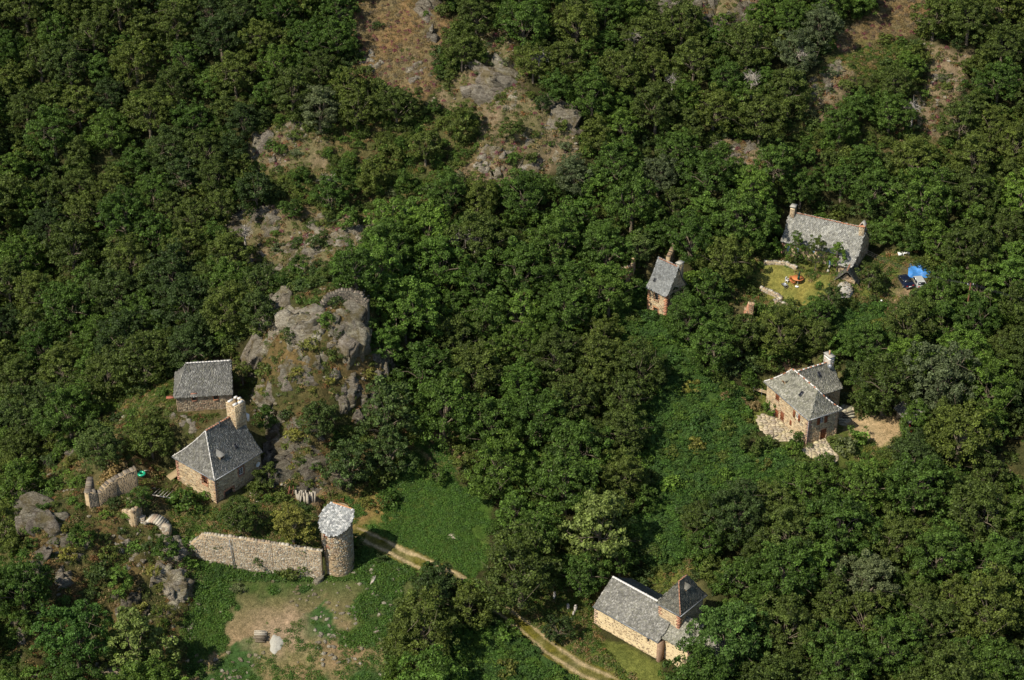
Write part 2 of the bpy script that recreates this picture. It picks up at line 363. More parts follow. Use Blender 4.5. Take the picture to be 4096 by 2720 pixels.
# ------------------------------------------------------------------ shape helpers
class MB:
    def __init__(s): s.v = []; s.f = []; s.c = []; s.n = 0
    def add(s, V, F, c=(1, 1, 1)):
        V = np.asarray(V, float); F = np.asarray(F) + s.n
        if F.shape[1] == 3: F = np.concatenate([F, F[:, 2:3]], 1)
        s.v.append(V); s.f.append(F); s.c.append(np.broadcast_to(np.asarray(c, float), (len(V), 3))); s.n += len(V)
    def box(s, lo, hi, c=(1, 1, 1), M=None):
        x0, y0, z0 = lo; x1, y1, z1 = hi
        V = np.array([(x0,y0,z0),(x1,y0,z0),(x1,y1,z0),(x0,y1,z0),(x0,y0,z1),(x1,y0,z1),(x1,y1,z1),(x0,y1,z1)], float)
        if M is not None: V = np.array([tuple(M @ Vector(v)) for v in V])
        s.add(V, [(0,3,2,1),(4,5,6,7),(0,1,5,4),(1,2,6,5),(2,3,7,6),(3,0,4,7)], c)
    def cyl(s, a, b, r0, r1=None, n=8, c=(1, 1, 1), cap=True):
        a = Vector(a); b = Vector(b); r1 = r0 if r1 is None else r1; d = (b - a).normalized(); q = d.orthogonal().normalized(); w = d.cross(q)
        V = []; 
        for p, r in ((a, r0), (b, r1)):
            for i in range(n):
                t = 2 * math.pi * i / n; V.append(p + (q * math.cos(t) + w * math.sin(t)) * r)
        F = [(i, (i + 1) % n, n + (i + 1) % n, n + i) for i in range(n)]
        if cap:
            V += [a, b]; F += [(2 * n, (i + 1) % n, i, i) for i in range(n)] + [(2 * n + 1, n + i, n + (i + 1) % n, n + (i + 1) % n) for i in range(n)]
        s.add([tuple(v) for v in V], F, c)
    def build(s, name, mat, parent=None, M=None, smooth=False, **k):
        me = s.mesh(name, mat, smooth); o = link(name, me, parent, **k)
        if M is not None: o.matrix_local = M
        return o
    def mesh(s, name, mat, smooth=False):
        V = np.concatenate(s.v); F = np.concatenate(s.f); Cc = np.concatenate(s.c)
        me = bpy.data.meshes.new(name)
        tri = F[:, 3] == F[:, 2]; cnt = np.where(tri, 3, 4); tot = int(cnt.sum()); st = np.concatenate([[0], np.cumsum(cnt)[:-1]])
        keep = np.ones(F.shape, bool); keep[tri, 3] = False
        me.vertices.add(len(V)); me.vertices.foreach_set("co", V.astype(np.float32).ravel())
        me.loops.add(tot); me.loops.foreach_set("vertex_index", F[keep].astype(np.int32))
        me.polygons.add(len(F)); me.polygons.foreach_set("loop_start", st.astype(np.int32))
        at = me.color_attributes.new("Col", 'FLOAT_COLOR', 'POINT'); c4 = np.ones((len(V), 4), np.float32); c4[:, :3] = Cc; at.data.foreach_set("color", c4.ravel())
        if smooth: me.polygons.foreach_set("use_smooth", np.ones(len(F), bool))
        me.update(calc_edges=True)
        if mat: me.materials.append(mat)
        return me
def R3(lo, hi): return rng.uniform(lo, hi)

# ------------------------------------------------------------------ building materials
M_slate = tinted("lauze_stone_slates", .75, 3.0, .35, .5, .35, .03)
M_stone = tinted("rubble_stones", .95, 7.0, .35, .7, .15, .05)
M_mort = simple("lime_mortar_cream", (.56,.44,.27), .95, .22, 2.5, .4)
M_mortd = simple("old_mortar_tan", (.36,.27,.16), .95, .3, 2.5, .4)
M_rend = simple("cream_lime_render", (.68,.54,.32), .95, .18, 1.4, .25)
M_red = tinted("red_sandstone", .9, 5.0, .3, .4, .2, .03, .15)
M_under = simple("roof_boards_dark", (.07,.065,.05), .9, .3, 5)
M_wood = simple("brown_painted_wood", (.20,.065,.028), .6, .25, 9)
M_blue = simple("pale_blue_painted_wood", (.22,.34,.52), .6, .12, 9)
M_white = simple("white_paint", (.75,.74,.70), .6, .06, 5)
M_glass = simple("dark_window_glass", (.018,.02,.024), .12, .2, 2, 0, .6)
M_zinc = simple("zinc_gutter", (.22,.23,.24), .45, .2, 6, 0, .5, .4)
M_lime = simple("white_lime_ridge_mortar", (.66,.63,.58), .9, .15, 4, .3)
M_terra = tinted("terracotta_ridge_tile", .85, 6, .25, .3, .2, .02)
M_plank = simple("weathered_planks", (.40,.30,.17), .9, .3, 8, .3)
SLATE = {'grey': [(.14,.134,.118),(.19,.184,.165),(.26,.25,.225),(.37,.355,.315),(.11,.106,.095),(.23,.217,.18),(.18,.175,.13)],
         'green': [(.16,.155,.12),(.21,.205,.155),(.28,.27,.215),(.36,.34,.275),(.125,.12,.10),(.22,.215,.145),(.40,.38,.32)],
         'blue': [(.22,.225,.22),(.26,.27,.265),(.31,.32,.31),(.36,.365,.35),(.19,.195,.195),(.28,.285,.265)],
         'dark': [(.10,.10,.082),(.14,.135,.11),(.19,.185,.15),(.25,.24,.20),(.08,.08,.07),(.17,.155,.11)],
         'pale': [(.27,.265,.24),(.36,.35,.31),(.44,.43,.38),(.20,.20,.18),(.31,.30,.245),(.24,.235,.20)]}
STONE = {'tan': [(.46,.35,.21),(.38,.28,.17),(.30,.22,.13),(.52,.42,.27),(.22,.16,.10),(.42,.29,.18),(.34,.28,.20)],
         'brown': [(.24,.18,.12),(.19,.145,.10),(.29,.22,.15),(.14,.11,.08),(.27,.18,.12),(.34,.28,.20)],
         'grey': [(.36,.32,.24),(.43,.38,.30),(.29,.26,.20),(.22,.19,.15),(.48,.44,.36),(.37,.29,.20),(.33,.25,.18)],
         'dark': [(.16,.135,.10),(.20,.17,.13),(.12,.10,.08),(.24,.20,.15)]}
# ---- roofs
class Roof:
    """rectangle x0..x1, y0..y1 at height z; ridge along 'x' or 'y'; hip insets at both ridge ends (None is a gable)"""
    def __init__(s, x0, x1, y0, y1, z, Hh, ridge, hip0=None, hip1=None, flare=.3, over=.35, og=.15, shed=None):
        s.Hh, s.fl, s.z = Hh, flare, z
        if shed: s.sides = [(0, 1, x0 - over, (x1 - x0) + over)]; s.ex = (x0 - over, x1, y0 - og, y1 + og)
        else:
            if ridge == 'x':
                r = (y1 - y0) / 2 + over; s.sides = [(1, 1, y0 - over, r), (1, -1, y1 + over, r)]; A = 0; a0, a1 = x0, x1
            else:
                r = (x1 - x0) / 2 + over; s.sides = [(0, 1, x0 - over, r), (0, -1, x1 + over, r)]; A = 1; a0, a1 = y0, y1
            e0, e1 = (a0 - (og if hip0 is None else over)), (a1 + (og if hip1 is None else over))
            if hip0 is not None: s.sides.append((A, 1, e0, hip0 + over))
            if hip1 is not None: s.sides.append((A, -1, e1, hip1 + over))
            s.ex = (e0, e1, y0 - over, y1 + over) if ridge == 'x' else (x0 - over, x1 + over, e0, e1)
        s.dz = s.g(over / s.sides[0][3]) * Hh          # eave edge drops below the wall head by this
    def g(s, t): t = np.clip(t, 0, 1); return (1 - s.fl) * t + s.fl * t * t
    def sv(s, x, y):
        c = (np.asarray(x, float), np.asarray(y, float))
        return np.stack([sg * (c[a] - o) / r for a, sg, o, r in s.sides])
    def hgt(s, x, y): return s.z - s.dz + s.g(s.sv(x, y).min(0)) * (s.Hh + s.dz)
    def base(s, parent, name="roof_deck", th=.1, cut=None):
        x0, x1, y0, y1 = s.ex; nx = max(4, int((x1 - x0) / .3)); ny = max(4, int((y1 - y0) / .3))
        X, Y = np.meshgrid(np.linspace(x0, x1, nx), np.linspace(y0, y1, ny)); Z = s.hgt(X, Y) - .035
        i = np.arange(nx * ny).reshape(ny, nx); F = np.stack([i[:-1, :-1], i[:-1, 1:], i[1:, 1:], i[1:, :-1]], -1).reshape(-1, 4)
        if cut: cx = X.ravel()[F].mean(1); cy = Y.ravel()[F].mean(1); F = F[~cut(cx, cy)]
        V = np.stack([X, Y, Z], -1).reshape(-1, 3); n = len(V); V2 = V - [0, 0, th]
        per = list(i[0, :]) + list(i[1:, -1]) + list(i[-1, :-1][::-1]) + list(i[1:-1, 0][::-1])
        S = [(per[k], per[k] + n, per[(k + 1) % len(per)] + n, per[(k + 1) % len(per)]) for k in range(len(per))]
        mb = MB(); mb.add(np.concatenate([V, V2]), np.concatenate([F, F[:, ::-1] + n, np.array(S)]), (1, 1, 1)); return mb.build(name, M_under, parent)
    def slates(s, parent, pal, row=.21, w=.24, skip=None, th=.03, cut=None):
        pal = np.array(SLATE[pal]); CP = []; CN = []; CT = []; x0, x1, y0, y1 = s.ex
        for k, (a, sg, o, r) in enumerate(s.sides):
            lo, hi = (y0, y1) if a == 0 else (x0, x1)
            slope = math.hypot(r, s.Hh + s.dz); n = int(slope / row)
            for q in range(n + 1):
                t = q / n; d = o + sg * r * t; m = int((hi - lo) / w) + 1
                e = lo + (np.arange(m) + (.5 if q % 2 else 0) + rng.uniform(-.18, .18, m)) * w
                dd = np.full(m, d) + rng.uniform(-.03, .03, m) * sg
                X, Y = (dd, e) if a == 0 else (e, dd)
                sv = s.sv(X, Y); ok = (sv[k] <= sv.min(0) + .012) & (e > lo - .02) & (e < hi + .02)
                if skip is not None: ok &= ~skip(X, Y)
                if cut is not None: ok &= ~cut(X, Y)
                X, Y = X[ok], Y[ok]
                if not len(X): continue
                g1 = (s.g(t + .02) - s.g(t - .02 if t > .02 else 0)) / (.04 if t > .02 else t + .02) * (s.Hh + s.dz) / r
                dn = np.zeros((len(X), 3)); dn[:, a] = -sg; dn[:, 2] = -g1 * .96; dn /= np.linalg.norm(dn, axis=1)[:, None]   # down slope
                ct = np.zeros((len(X), 3)); ct[:, 1 - a] = 1
                CP.append(np.stack([X, Y, s.hgt(X, Y)], -1)); CN.append(dn); CT.append(ct)
        P = np.concatenate(CP); D = np.concatenate(CN); T = np.concatenate(CT); m = len(P)
        Nn = np.cross(D, T); Nn *= np.sign(Nn[:, 2:3]); ln = rng.uniform(.30, .42, (m, 1)); ww = rng.uniform(.8, 1.2, (m, 1)) * w * .5
        rot = rng.uniform(-.09, .09, (m, 1)); T = T + D * rot
        lift = rng.uniform(.015, .05, (m, 1)); tpos = P - D * ln * .6 - Nn * .01; bpos = P + D * ln * .4 + Nn * lift
        V = np.stack([tpos - T * ww, tpos + T * ww, bpos + T * ww * rng.uniform(.7, 1, (m, 1)), bpos - T * ww * rng.uniform(.7, 1, (m, 1))], 1)
        V2 = V - Nn[:, None] * th; VV = np.concatenate([V, V2], 1).reshape(-1, 3)
        b = (np.arange(m) * 8)[:, None]; F = np.concatenate([b + [0, 1, 2, 3], b + [3, 2, 6, 7], b + [0, 3, 7, 4], b + [2, 1, 5, 6]])
        patch = fbm(P[:, 0] + P[:, 2] * 3, P[:, 1] * 1.0, 1.6, int(P[0, 0] * 7) % 50, 3)[:, None]
        pal = pal * .6 + pal.mean(0) * .4; c = pal[rng.integers(0, len(pal), m)] * rng.uniform(.88, 1.1, (m, 1)) * (1 - .22 * (fbm(P[:, 0] * 1.0, P[:, 1], 3.0, 88, 3)[:, None] + .2)) * (1 + patch * .7)
        mb = MB(); mb.add(VV, F, np.repeat(c, 8, 0)); return mb.build("slates", M_slate, parent, kind='stuff')
    def ridge_tiles(s, parent, a, b, mat, red=None, name="ridge_tile", size=.2, step=.42):
        a = np.array(a, float); b = np.array(b, float); L = np.linalg.norm(b - a); n = max(2, int(L / step)); me = {}
        for k in range(n):
            t0 = a + (b - a) * (k / n); t1 = a + (b - a) * ((k + .94) / n)
            p0 = Vector((t0[0], t0[1], float(s.hgt(t0[0], t0[1])))); p1 = Vector((t1[0], t1[1], float(s.hgt(t1[0], t1[1]))))
            mb = MB(); mb.cyl(p0 + Vector((0, 0, .0)), p1 + Vector((0, 0, .02)), size, size * .88, 6)
            mt = mat
            if red is not None and red(k): mt = M_terra; mb.c = [np.broadcast_to(np.array((.42,.17,.09)) * R3(.7, 1.2), c.shape) for c in mb.c]
            elif mat is M_terra: mb.c = [np.broadcast_to(np.array((.40,.19,.11)) * R3(.65, 1.25), c.shape) for c in mb.c]
            mb.build(name, mt, parent)

# ---- walls
def wall_face(mb, O, X, N, W, z0, z1, ops, top=None, depth=.3):
    """a wall face from point O along X (unit), outward N, width W, heights z0..z1, openings (x0,x1,za,zb)"""
    O, X, N = Vector(O), Vector(X), Vector(N)
    xs = sorted({0.0, W, *[a for o in ops for a in o[:2]]}); zs = sorted({z0, z1, *[a for o in ops for a in o[2:4]]})
    P = lambda x, z, d=0: tuple(O + X * x + Vector((0, 0, z)) - N * d)
    for i in range(len(xs) - 1):
        for j in range(len(zs) - 1):
            cx = (xs[i] + xs[i + 1]) / 2; cz = (zs[j] + zs[j + 1]) / 2
            if any(o[0] < cx < o[1] and o[2] < cz < o[3] for o in ops): continue
            mb.add([P(xs[i], zs[j]), P(xs[i + 1], zs[j]), P(xs[i + 1], zs[j + 1]), P(xs[i], zs[j + 1])], [(0, 1, 2, 3)])
    for a, b, c, d in [o[:4] for o in ops]:
        q = [P(a, c), P(b, c), P(b, d), P(a, d)]; r = [P(a, c, depth), P(b, c, depth), P(b, d, depth), P(a, d, depth)]
        mb.add(q + r, [(0, 4, 5, 1), (1, 5, 6, 2), (2, 6, 7, 3), (3, 7, 4, 0)])
    if top is not None:
        n = 16; xx = np.linspace(0, W, n); V = [P(x, z1) for x in xx] + [P(x, max(z1, top(x))) for x in xx]
        mb.add(V, [(k, k + 1, n + k + 1, n + k) for k in range(n - 1)])
def stones(mb, O, X, N, W, z0, z1, ops, pal, top=None, ch=.22, lw=.36, dens=1.0, margin=.1, grad=None, proud=(.02, .06)):
    O, X, N = np.array(O, float), np.array(X, float), np.array(N, float); pal = np.array(STONE[pal]) if isinstance(pal, str) else np.array(pal)
    zmax = z1 if top is None else max(top(x) for x in np.linspace(0, W, 9)); z = z0; B = []
    while z < zmax - .08:
        h = ch * R3(.75, 1.25); x = R3(-.1, .05)
        while x < W:
            w = lw * R3(.5, 1.5); a, b = max(x, .0) + .015, min(x + w, W) - .015; c, d = z + .012, z + h - .012
            x += w
            if b - a < .07: continue
            tz = z1 if top is None else min(top(a), top(b))
            if d > tz - .02: continue
            if any(a < o[1] + margin and b > o[0] - margin and c < o[3] + margin and d > o[2] - margin for o in ops): continue
            if dens < 1 and rng.random() > dens: continue
            B.append((a, b, c, d))
        z += h
    if not B: return
    B = np.array(B); m = len(B); a, b, c, d = B.T; pr = rng.uniform(*proud, m); iw = np.minimum(.05, (b - a) * .2); ih = np.minimum(.045, (d - c) * .22)
    def pt(x, z, o): return O[None] + X[None] * x[:, None] + np.array([0, 0, 1.])[None] * z[:, None] + N[None] * o[:, None]
    zr = np.zeros(m) - .02
    j = lambda: rng.uniform(-.02, .02, m)
    V = np.stack([pt(a, c, zr), pt(b, c, zr), pt(b, d, zr), pt(a, d, zr), pt(a + iw + j(), c + ih + j(), pr), pt(b - iw + j(), c + ih + j(), pr), pt(b - iw + j(), d - ih + j(), pr), pt(a + iw + j(), d - ih + j(), pr)], 1).reshape(-1, 3)
    k = (np.arange(m) * 8)[:, None]; F = np.concatenate([k + q for q in ([4,5,6,7],[0,1,5,4],[1,2,6,5],[2,3,7,6],[3,0,4,7])])
    col = pal[rng.integers(0, len(pal), m)] * rng.uniform(.8, 1.2, (m, 1)); mb.add(V, F, np.repeat(col, 8, 0))
def window(parent, O, X, N, x0, x1, z0, z1, mat=None, bars=(1, 2), name="window", rec=.16):
    O, X, N = Vector(O), Vector(X), Vector(N); mat = mat or M_white
    Mx = Matrix((( *X, 0), ( *N, 0), (0, 0, 1, 0), (0, 0, 0, 1))).transposed(); Mx = Matrix.Translation(O - N * rec) @ Mx.to_3x3().to_4x4()
    w = .07; mb = MB()
    mb.box((x0, -.03, z0), (x0 + w, .03, z1)); mb.box((x1 - w, -.03, z0), (x1, .03, z1)); mb.box((x0 + w, -.03, z1 - w), (x1 - w, .03, z1)); mb.box((x0 + w, -.03, z0), (x1 - w, .03, z0 + w))
    for i in range(bars[0]): c = x0 + (x1 - x0) * (i + 1) / (bars[0] + 1); mb.box((c - .025, -.025, z0 + w), (c + .025, .035, z1 - w))
    for i in range(bars[1]): c = z0 + (z1 - z0) * (i + 1) / (bars[1] + 1); mb.box((x0 + w, -.02, c - .02), (x1 - w, .025, c + .02))
    o = mb.build(name, mat, parent, Mx); p = MB(); p.box((x0 + .02, -.045, z0 + .02), (x1 - .02, -.032, z1 - .02)); p.build("pane", M_glass, o); return o
def panel(parent, O, X, N, x0, x1, z0, z1, mat, name="shutter", off=.07, th=.05, ang=0.0, planks=3):
    O, X, N = Vector(O), Vector(X), Vector(N); a = O + X * x0 + Vector((0, 0, z0)) + N * off; mb = MB(); w = (x1 - x0) / planks
    if ang: X2 = (X * math.cos(ang) + N * math.sin(ang)).normalized(); N2 = Vector((0, 0, 1)).cross(X2) * -1; N2 = N2 if N2.dot(N) > 0 else -N2
    else: X2, N2 = X, N
    Mx = Matrix(((*X2, 0), (*N2, 0), (0, 0, 1, 0), (0, 0, 0, 1))).transposed(); Mx = Matrix.Translation(a) @ Mx.to_3x3().to_4x4()
    for i in range(planks): mb.box((i * w + .008, -th / 2, 0), ((i + 1) * w - .008, th / 2 + .004 * (i % 2), z1 - z0))
    mb.box((.04, th / 2, .15), (x1 - x0 - .04, th / 2 + .03, .27)); mb.box((.04, th / 2, z1 - z0 - .27), (x1 - x0 - .04, th / 2 + .03, z1 - z0 - .15))
    return mb.build(name, mat, parent, Mx)
def trim(parent, O, X, N, x0, x1, z0, z1, mat=M_red, c=(.40,.20,.13), w=.2, pr=.075, sill=True):
    """dressed stones round an opening: lintel, sill and jamb stones, each its own piece"""
    O, X, N = Vector(O), Vector(X), Vector(N)
    Mx = Matrix(((*X, 0), (*N, 0), (0, 0, 1, 0), (0, 0, 0, 1))).transposed(); Mx = Matrix.Translation(O) @ Mx.to_3x3().to_4x4()
    def b(n, lo, hi): m = MB(); m.box(lo, hi, tuple(np.array(c) * R3(.8, 1.2))); m.build(n, mat, parent, Mx)
    b("lintel", (x0 - w, -.05, z1), (x1 + w, pr, z1 + .24))
    if sill: b("sill", (x0 - w * .6, -.05, z0 - .14), (x1 + w * .6, pr + .06, z0))
    n = max(1, round((z1 - z0) / .4)); h = (z1 - z0) / n
    for i in range(n):
        ww = w * (1.25 if i % 2 else .8)
        b("jamb_stone", (x0 - ww, -.05, z0 + i * h + .006), (x0, pr, z0 + (i + 1) * h - .006)); b("jamb_stone", (x1, -.05, z0 + i * h + .006), (x1 + ww, pr, z0 + (i + 1) * h - .006))
def quoins(parent, x, y, z0, z1, sx, sy, c=(.42,.24,.15), mat=None):
    """corner stones, long and short by turns; sx, sy point into the building"""
    z = z0; k = 0; mat = mat or M_red
    while z < z1 - .15:
        h = min(R3(.26, .38), z1 - z); lx, ly = (.5, .26) if k % 2 else (.27, .5); lx *= R3(.85, 1.1); ly *= R3(.85, 1.1)
        m = MB(); p = .07; xs = sorted((x - sx * p, x + sx * lx)); ys = sorted((y - sy * p, y + sy * ly))
        m.box((xs[0], ys[0], z + .008), (xs[1], ys[1], z + h - .008), tuple(np.array(c) * R3(.75, 1.25))); m.build("quoin", mat, parent); z += h; k += 1
def shell(parent, x0, x1, y0, y1, z0, h, roof, wm, pal, ops={}, gable=(), dens=1.0, ch=.22, lw=.36, name="wall", faces="wsen", grad=None, z0s=None):
    """four walls. w: face towards -x (axis y), s: face towards -y (axis x), e: +x, n: +y"""
    spec = {'w': ((x0, y0, 0), (0, 1, 0), (-1, 0, 0), y1 - y0), 's': ((x0, y0, 0), (1, 0, 0), (0, -1, 0), x1 - x0), 'e': ((x1, y0, 0), (0, 1, 0), (1, 0, 0), y1 - y0), 'n': ((x0, y1, 0), (1, 0, 0), (0, 1, 0), x1 - x0)}
    mb = MB(); sb = MB(); res = {}
    for k in faces:
        O, X, N, W = spec[k]; top = None
        if k in gable: top = (lambda O, X: (lambda t: float(roof.hgt(O[0] + X[0] * t, O[1] + X[1] * t)) - .14))(O, X)
        wall_face(mb, O, X, N, W, z0, h, ops.get(k, []), top)
        stones(sb, O, X, N, W, z0 if z0s is None else z0s, h - .05, ops.get(k, []), pal, top, ch, lw, dens); res[k] = (O, X, N)
    w = mb.build(name, wm, parent)
    if sb.v: sb.build("wall_stones", M_stone, w, kind='stuff')
    ib = MB(); ib.box((x0 + .32, y0 + .32, z0), (x1 - .32, y1 - .32, h - .4)); ib.build("room_core", simple_dark, parent) if False else None
    return res
def chimney(parent, x, y, z0, z1, sx, sy, pal='tan', cap=True, pot=False, open_top=False, mm=None):
    r = MB(); t = .16
    if open_top:
        r.box((x - sx, y - sy, z0), (x + sx, y - sy + t, z1)); r.box((x - sx, y + sy - t, z0), (x + sx, y + sy, z1)); r.box((x - sx, y - sy + t, z0), (x - sx + t, y + sy - t, z1 - .15)); r.box((x + sx - t, y - sy + t, z0), (x + sx, y + sy - t, z1 + .1))
    else: r.box((x - sx, y - sy, z0), (x + sx, y + sy, z1))
    ch = r.build("chimney", mm or M_mort, parent); sb = MB()
    for O, X, N, W in (((x - sx, y - sy, 0), (0, 1, 0), (-1, 0, 0), 2 * sy), ((x - sx, y - sy, 0), (1, 0, 0), (0, -1, 0), 2 * sx), ((x + sx, y - sy, 0), (0, 1, 0), (1, 0, 0), 2 * sy), ((x - sx, y + sy, 0), (1, 0, 0), (0, 1, 0), 2 * sx)):
        stones(sb, O, X, N, W, z0, z1, [], pal, None, .17, .3)
    sb.build("chimney_stones", M_stone, ch, kind='stuff')
    if cap:
        c = MB(); c.box((x - sx - .1, y - sy - .1, z1 + .22), (x + sx + .1, y + sy + .1, z1 + .31)); c.box((x - sx, y - sy, z1), (x - sx + .15, y + sy, z1 + .22)); c.box((x + sx - .15, y - sy, z1), (x + sx, y + sy, z1 + .22)); c.build("cap_slab", M_stone2, ch)
    if pot:
        c = MB(); c.cyl((x, y, z1 + .3), (x, y, z1 + 1.0), .15, .13, 10, (.5,.3,.17)); c.build("chimney_pot", M_terra, ch)
    return ch
M_stone2 = simple("grey_slab_stone", (.36,.34,.29), .9, .2, 4, .3)
def gutter(parent, a, b, name="gutter", r=.075, mat=None):
    m = MB(); m.cyl(a, b, r, r, 6); m.build(name, mat or M_zinc, parent)
def skylight(parent, roof, x, y, w=.55, l=.9):
    e = .05; gx = float(roof.hgt(x + e, y) - roof.hgt(x - e, y)) / (2 * e); gy = float(roof.hgt(x, y + e) - roof.hgt(x, y - e)) / (2 * e)
    n = Vector((-gx, -gy, 1)).normalized(); up = Vector((gx, gy, gx * gx + gy * gy)).normalized(); sd_ = up.cross(n)
    M = Matrix.Translation(Vector((x, y, float(roof.hgt(x, y)))) + n * .06) @ Matrix((sd_, up, n)).transposed().to_4x4()
    m = MB(); f = .07; m.box((-w / 2, -l / 2, 0), (-w / 2 + f, l / 2, .1)); m.box((w / 2 - f, -l / 2, 0), (w / 2, l / 2, .1)); m.box((-w / 2 + f, l / 2 - f, 0), (w / 2 - f, l / 2, .1)); m.box((-w / 2 + f, -l / 2, 0), (w / 2 - f, -l / 2 + f, .1))
    o = m.build("skylight", M_dgrey, parent, M); p = MB(); p.box((-w / 2 + f, -l / 2 + f, .02), (w / 2 - f, l / 2 - f, .05)); p.build("pane", M_glass, o)
M_dgrey = simple("dark_grey_metal", (.06,.062,.065), .5, .1, 5, 0, .5)
def dormer(parent, roof, x, y, w=.75, h=.8, dirx=-1, diry=0, pal='green', mat=None, back=1.3):
    """small lucarne whose face looks along (dirx, diry)"""
    D = Vector((dirx, diry, 0)); S_ = Vector((-diry, dirx, 0)); z = float(roof.hgt(x, y)); M = Matrix.Translation((x, y, z)) @ Matrix((S_, -D, Vector((0, 0, 1)))).transposed().to_4x4()
    m = MB() # front wall with cheeks
    m.box((-w / 2, -.02, -.15), (-w / 2 + .1, back, h)); m.box((w / 2 - .1, -.02, -.15), (w / 2, back, h)); m.box((-w / 2 + .1, 0, h - .08), (w / 2 - .1, .08, h)); m.box((-w / 2 + .1, 0, -.15), (w / 2 - .1, .08, .02))
    o = m.build("dormer", M_mortd, parent, M)
    p = MB(); p.box((-w / 2 + .1, .06, .02), (w / 2 - .1, .08, h - .08)); p.build("pane", M_glass, o)
    f = MB(); f.box((-.03, .02, .02), (.03, .06, h - .08)); f.box((-w / 2 + .1, .02, h * .4), (w / 2 - .1, .05, h * .45)); f.build("frame", mat or M_wood, o)
    r = MB(); hh = .55
    V = [(-w / 2 - .15, -.2, h - .08), (0, -.12, h + hh), (w / 2 + .15, -.2, h - .08), (-w / 2 - .15, back + back * .3, h - .08), (0, back + back * .7, h + hh), (w / 2 + .15, back + back * .3, h - .08)]
    c = SLATE[pal][1]; r.add(V, [(0, 3, 4, 1), (1, 4, 5, 2), (0, 1, 2, 2), (3, 5, 4, 4)], c); r.build("dormer_roof", M_slate, o)

# ------------------------------------------------------------------ the houses
def facept(f, k, px, py, at=0.0):
    """photograph point -> (along, height) on the wall plane 'w' (x = at) or 's' (y = at) of a building frame"""
    Mi = f.M.inverted(); o = Mi @ Vector((0, 0, CZ)); d = Mi.to_3x3() @ Vector(rayd(px, py)); a = 0 if k == 'w' else 1
    t = (at - o[a]) / d[a]; p = o + d * t; return (p[1 - a], p.z)
def hole(f, k, p0, p1, at=0.0, org=0.0, minw=.4):
    xm, ym = (p0[0] + p1[0]) / 2, (p0[1] + p1[1]) / 2
    a = facept(f, k, p0[0], ym, at)[0]; b = facept(f, k, p1[0], ym, at)[0]; z1 = facept(f, k, xm, p0[1], at)[1]; z0 = facept(f, k, xm, p1[1], at)[1]
    a, b = sorted((a, b)); 
    if b - a < minw: m = (a + b) / 2; a, b = m - minw / 2, m + minw / 2
    return (a - org, b - org, z0, z1)
def roofpt(f, roof, px, py):
    Mi = f.M.inverted(); o = Mi @ Vector((0, 0, CZ)); d = Mi.to_3x3() @ Vector(rayd(px, py)); t = 230.0
    while t < 330:
        p = o + d * t
        if roof.ex[0] <= p.x <= roof.ex[1] and roof.ex[2] <= p.y <= roof.ex[3] and p.z < float(roof.hgt(p.x, p.y)): return p.x, p.y
        t += .1
    return (roof.ex[0] + roof.ex[1]) / 2, (roof.ex[2] + roof.ex[3]) / 2

# manor under the crag
f = FR['manor']; V_, U_, h = f.V, f.U, f.h
t = thing("stone_house", "tall tan stone house with steep lauze roof and massive square chimney under the crag", "house", f.M)
rf = Roof(0, V_, 0, U_, h, 4.6, 'x', 2.5, None, .28, .35)
o1 = hole(f, 'w', (810,1900), (829,1936), minw=.8); o2 = hole(f, 's', (955,1869), (973,1899), minw=.9); o3 = hole(f, 's', (904,1968), (934,2010), minw=1.6)
o3 = (o3[0], o3[1], -1.0, max(o3[3], 1.6))
fc = shell(t, 0, V_, 0, U_, -4, h, rf, M_mort, 'tan', {'w': [o1], 's': [o2, o3]}, gable='e')
rf.base(t); rf.slates(t, 'grey')
for k, o, bb in (('w', o1, (1, 2)), ('s', o2, (1, 3))): window(t, *fc[k], *o, mat=M_wood if k == 'w' else M_white, bars=bb); trim(t, *fc[k], *o, c=(.36,.19,.12))
trim(t, *fc['s'], *o3, c=(.34,.17,.11), sill=False)
m = MB(); n = 8
for i in range(n):      # arched head of the cellar door
    a0, a1 = math.pi * i / n, math.pi * (i + 1) / n; cx = (o3[0] + o3[1]) / 2; r = (o3[1] - o3[0]) / 2
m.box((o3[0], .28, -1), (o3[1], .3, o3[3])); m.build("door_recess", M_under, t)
quoins(t, 0, 0, -2.5, h - .2, 1, 1, (.40,.27,.17)); quoins(t, 0, U_, -2, h - .2, 1, -1, (.40,.22,.15))
e0 = rf.ex
gutter(t, (e0[0], e0[2] - .05, h - rf.dz - .05), (e0[1], e0[2] - .05, h - rf.dz - .05)); gutter(t, (e0[0] - .05, e0[2], h - rf.dz - .05), (e0[0] - .05, e0[3], h - rf.dz - .05)); gutter(t, (-.12, -.12, -2), (-.12, -.12, h - .2), "downpipe", .05, M_dgrey)
x, y = roofpt(f, rf, 943, 1788); skylight(t, rf, x, y); x, y = roofpt(f, rf, 890, 1838); dormer(t, rf, x, y, .8, .7, 0, -1, 'grey'); x, y = roofpt(f, rf, 880, 1708)
c = MB(); zz = float(rf.hgt(x, y)); c.cyl((x, y, zz - .1), (x, y, zz + .7), .13, .13, 8); c.cyl((x, y, zz + .72), (x, y, zz + .86), .22, .08, 8); c.build("flue_cowl", M_dgrey, t)
ap = (2.5, U_ / 2)
rf.ridge_tiles(t, (2.6, U_ / 2), (V_ - 1.2, U_ / 2), M_terra, size=.13)
rf.ridge_tiles(t, (-.3, -.3), ap, M_lime, name="hip_mortar", size=.07, step=.5); rf.ridge_tiles(t, (-.3, U_ + .3), ap, M_lime, name="hip_mortar", size=.07, step=.5)
ch = chimney(t, V_ - .55, U_ / 2 - .35, h + 1.6, h + 4.6 + 2.2, 1.0, .9, 'tan', cap=False, open_top=True)
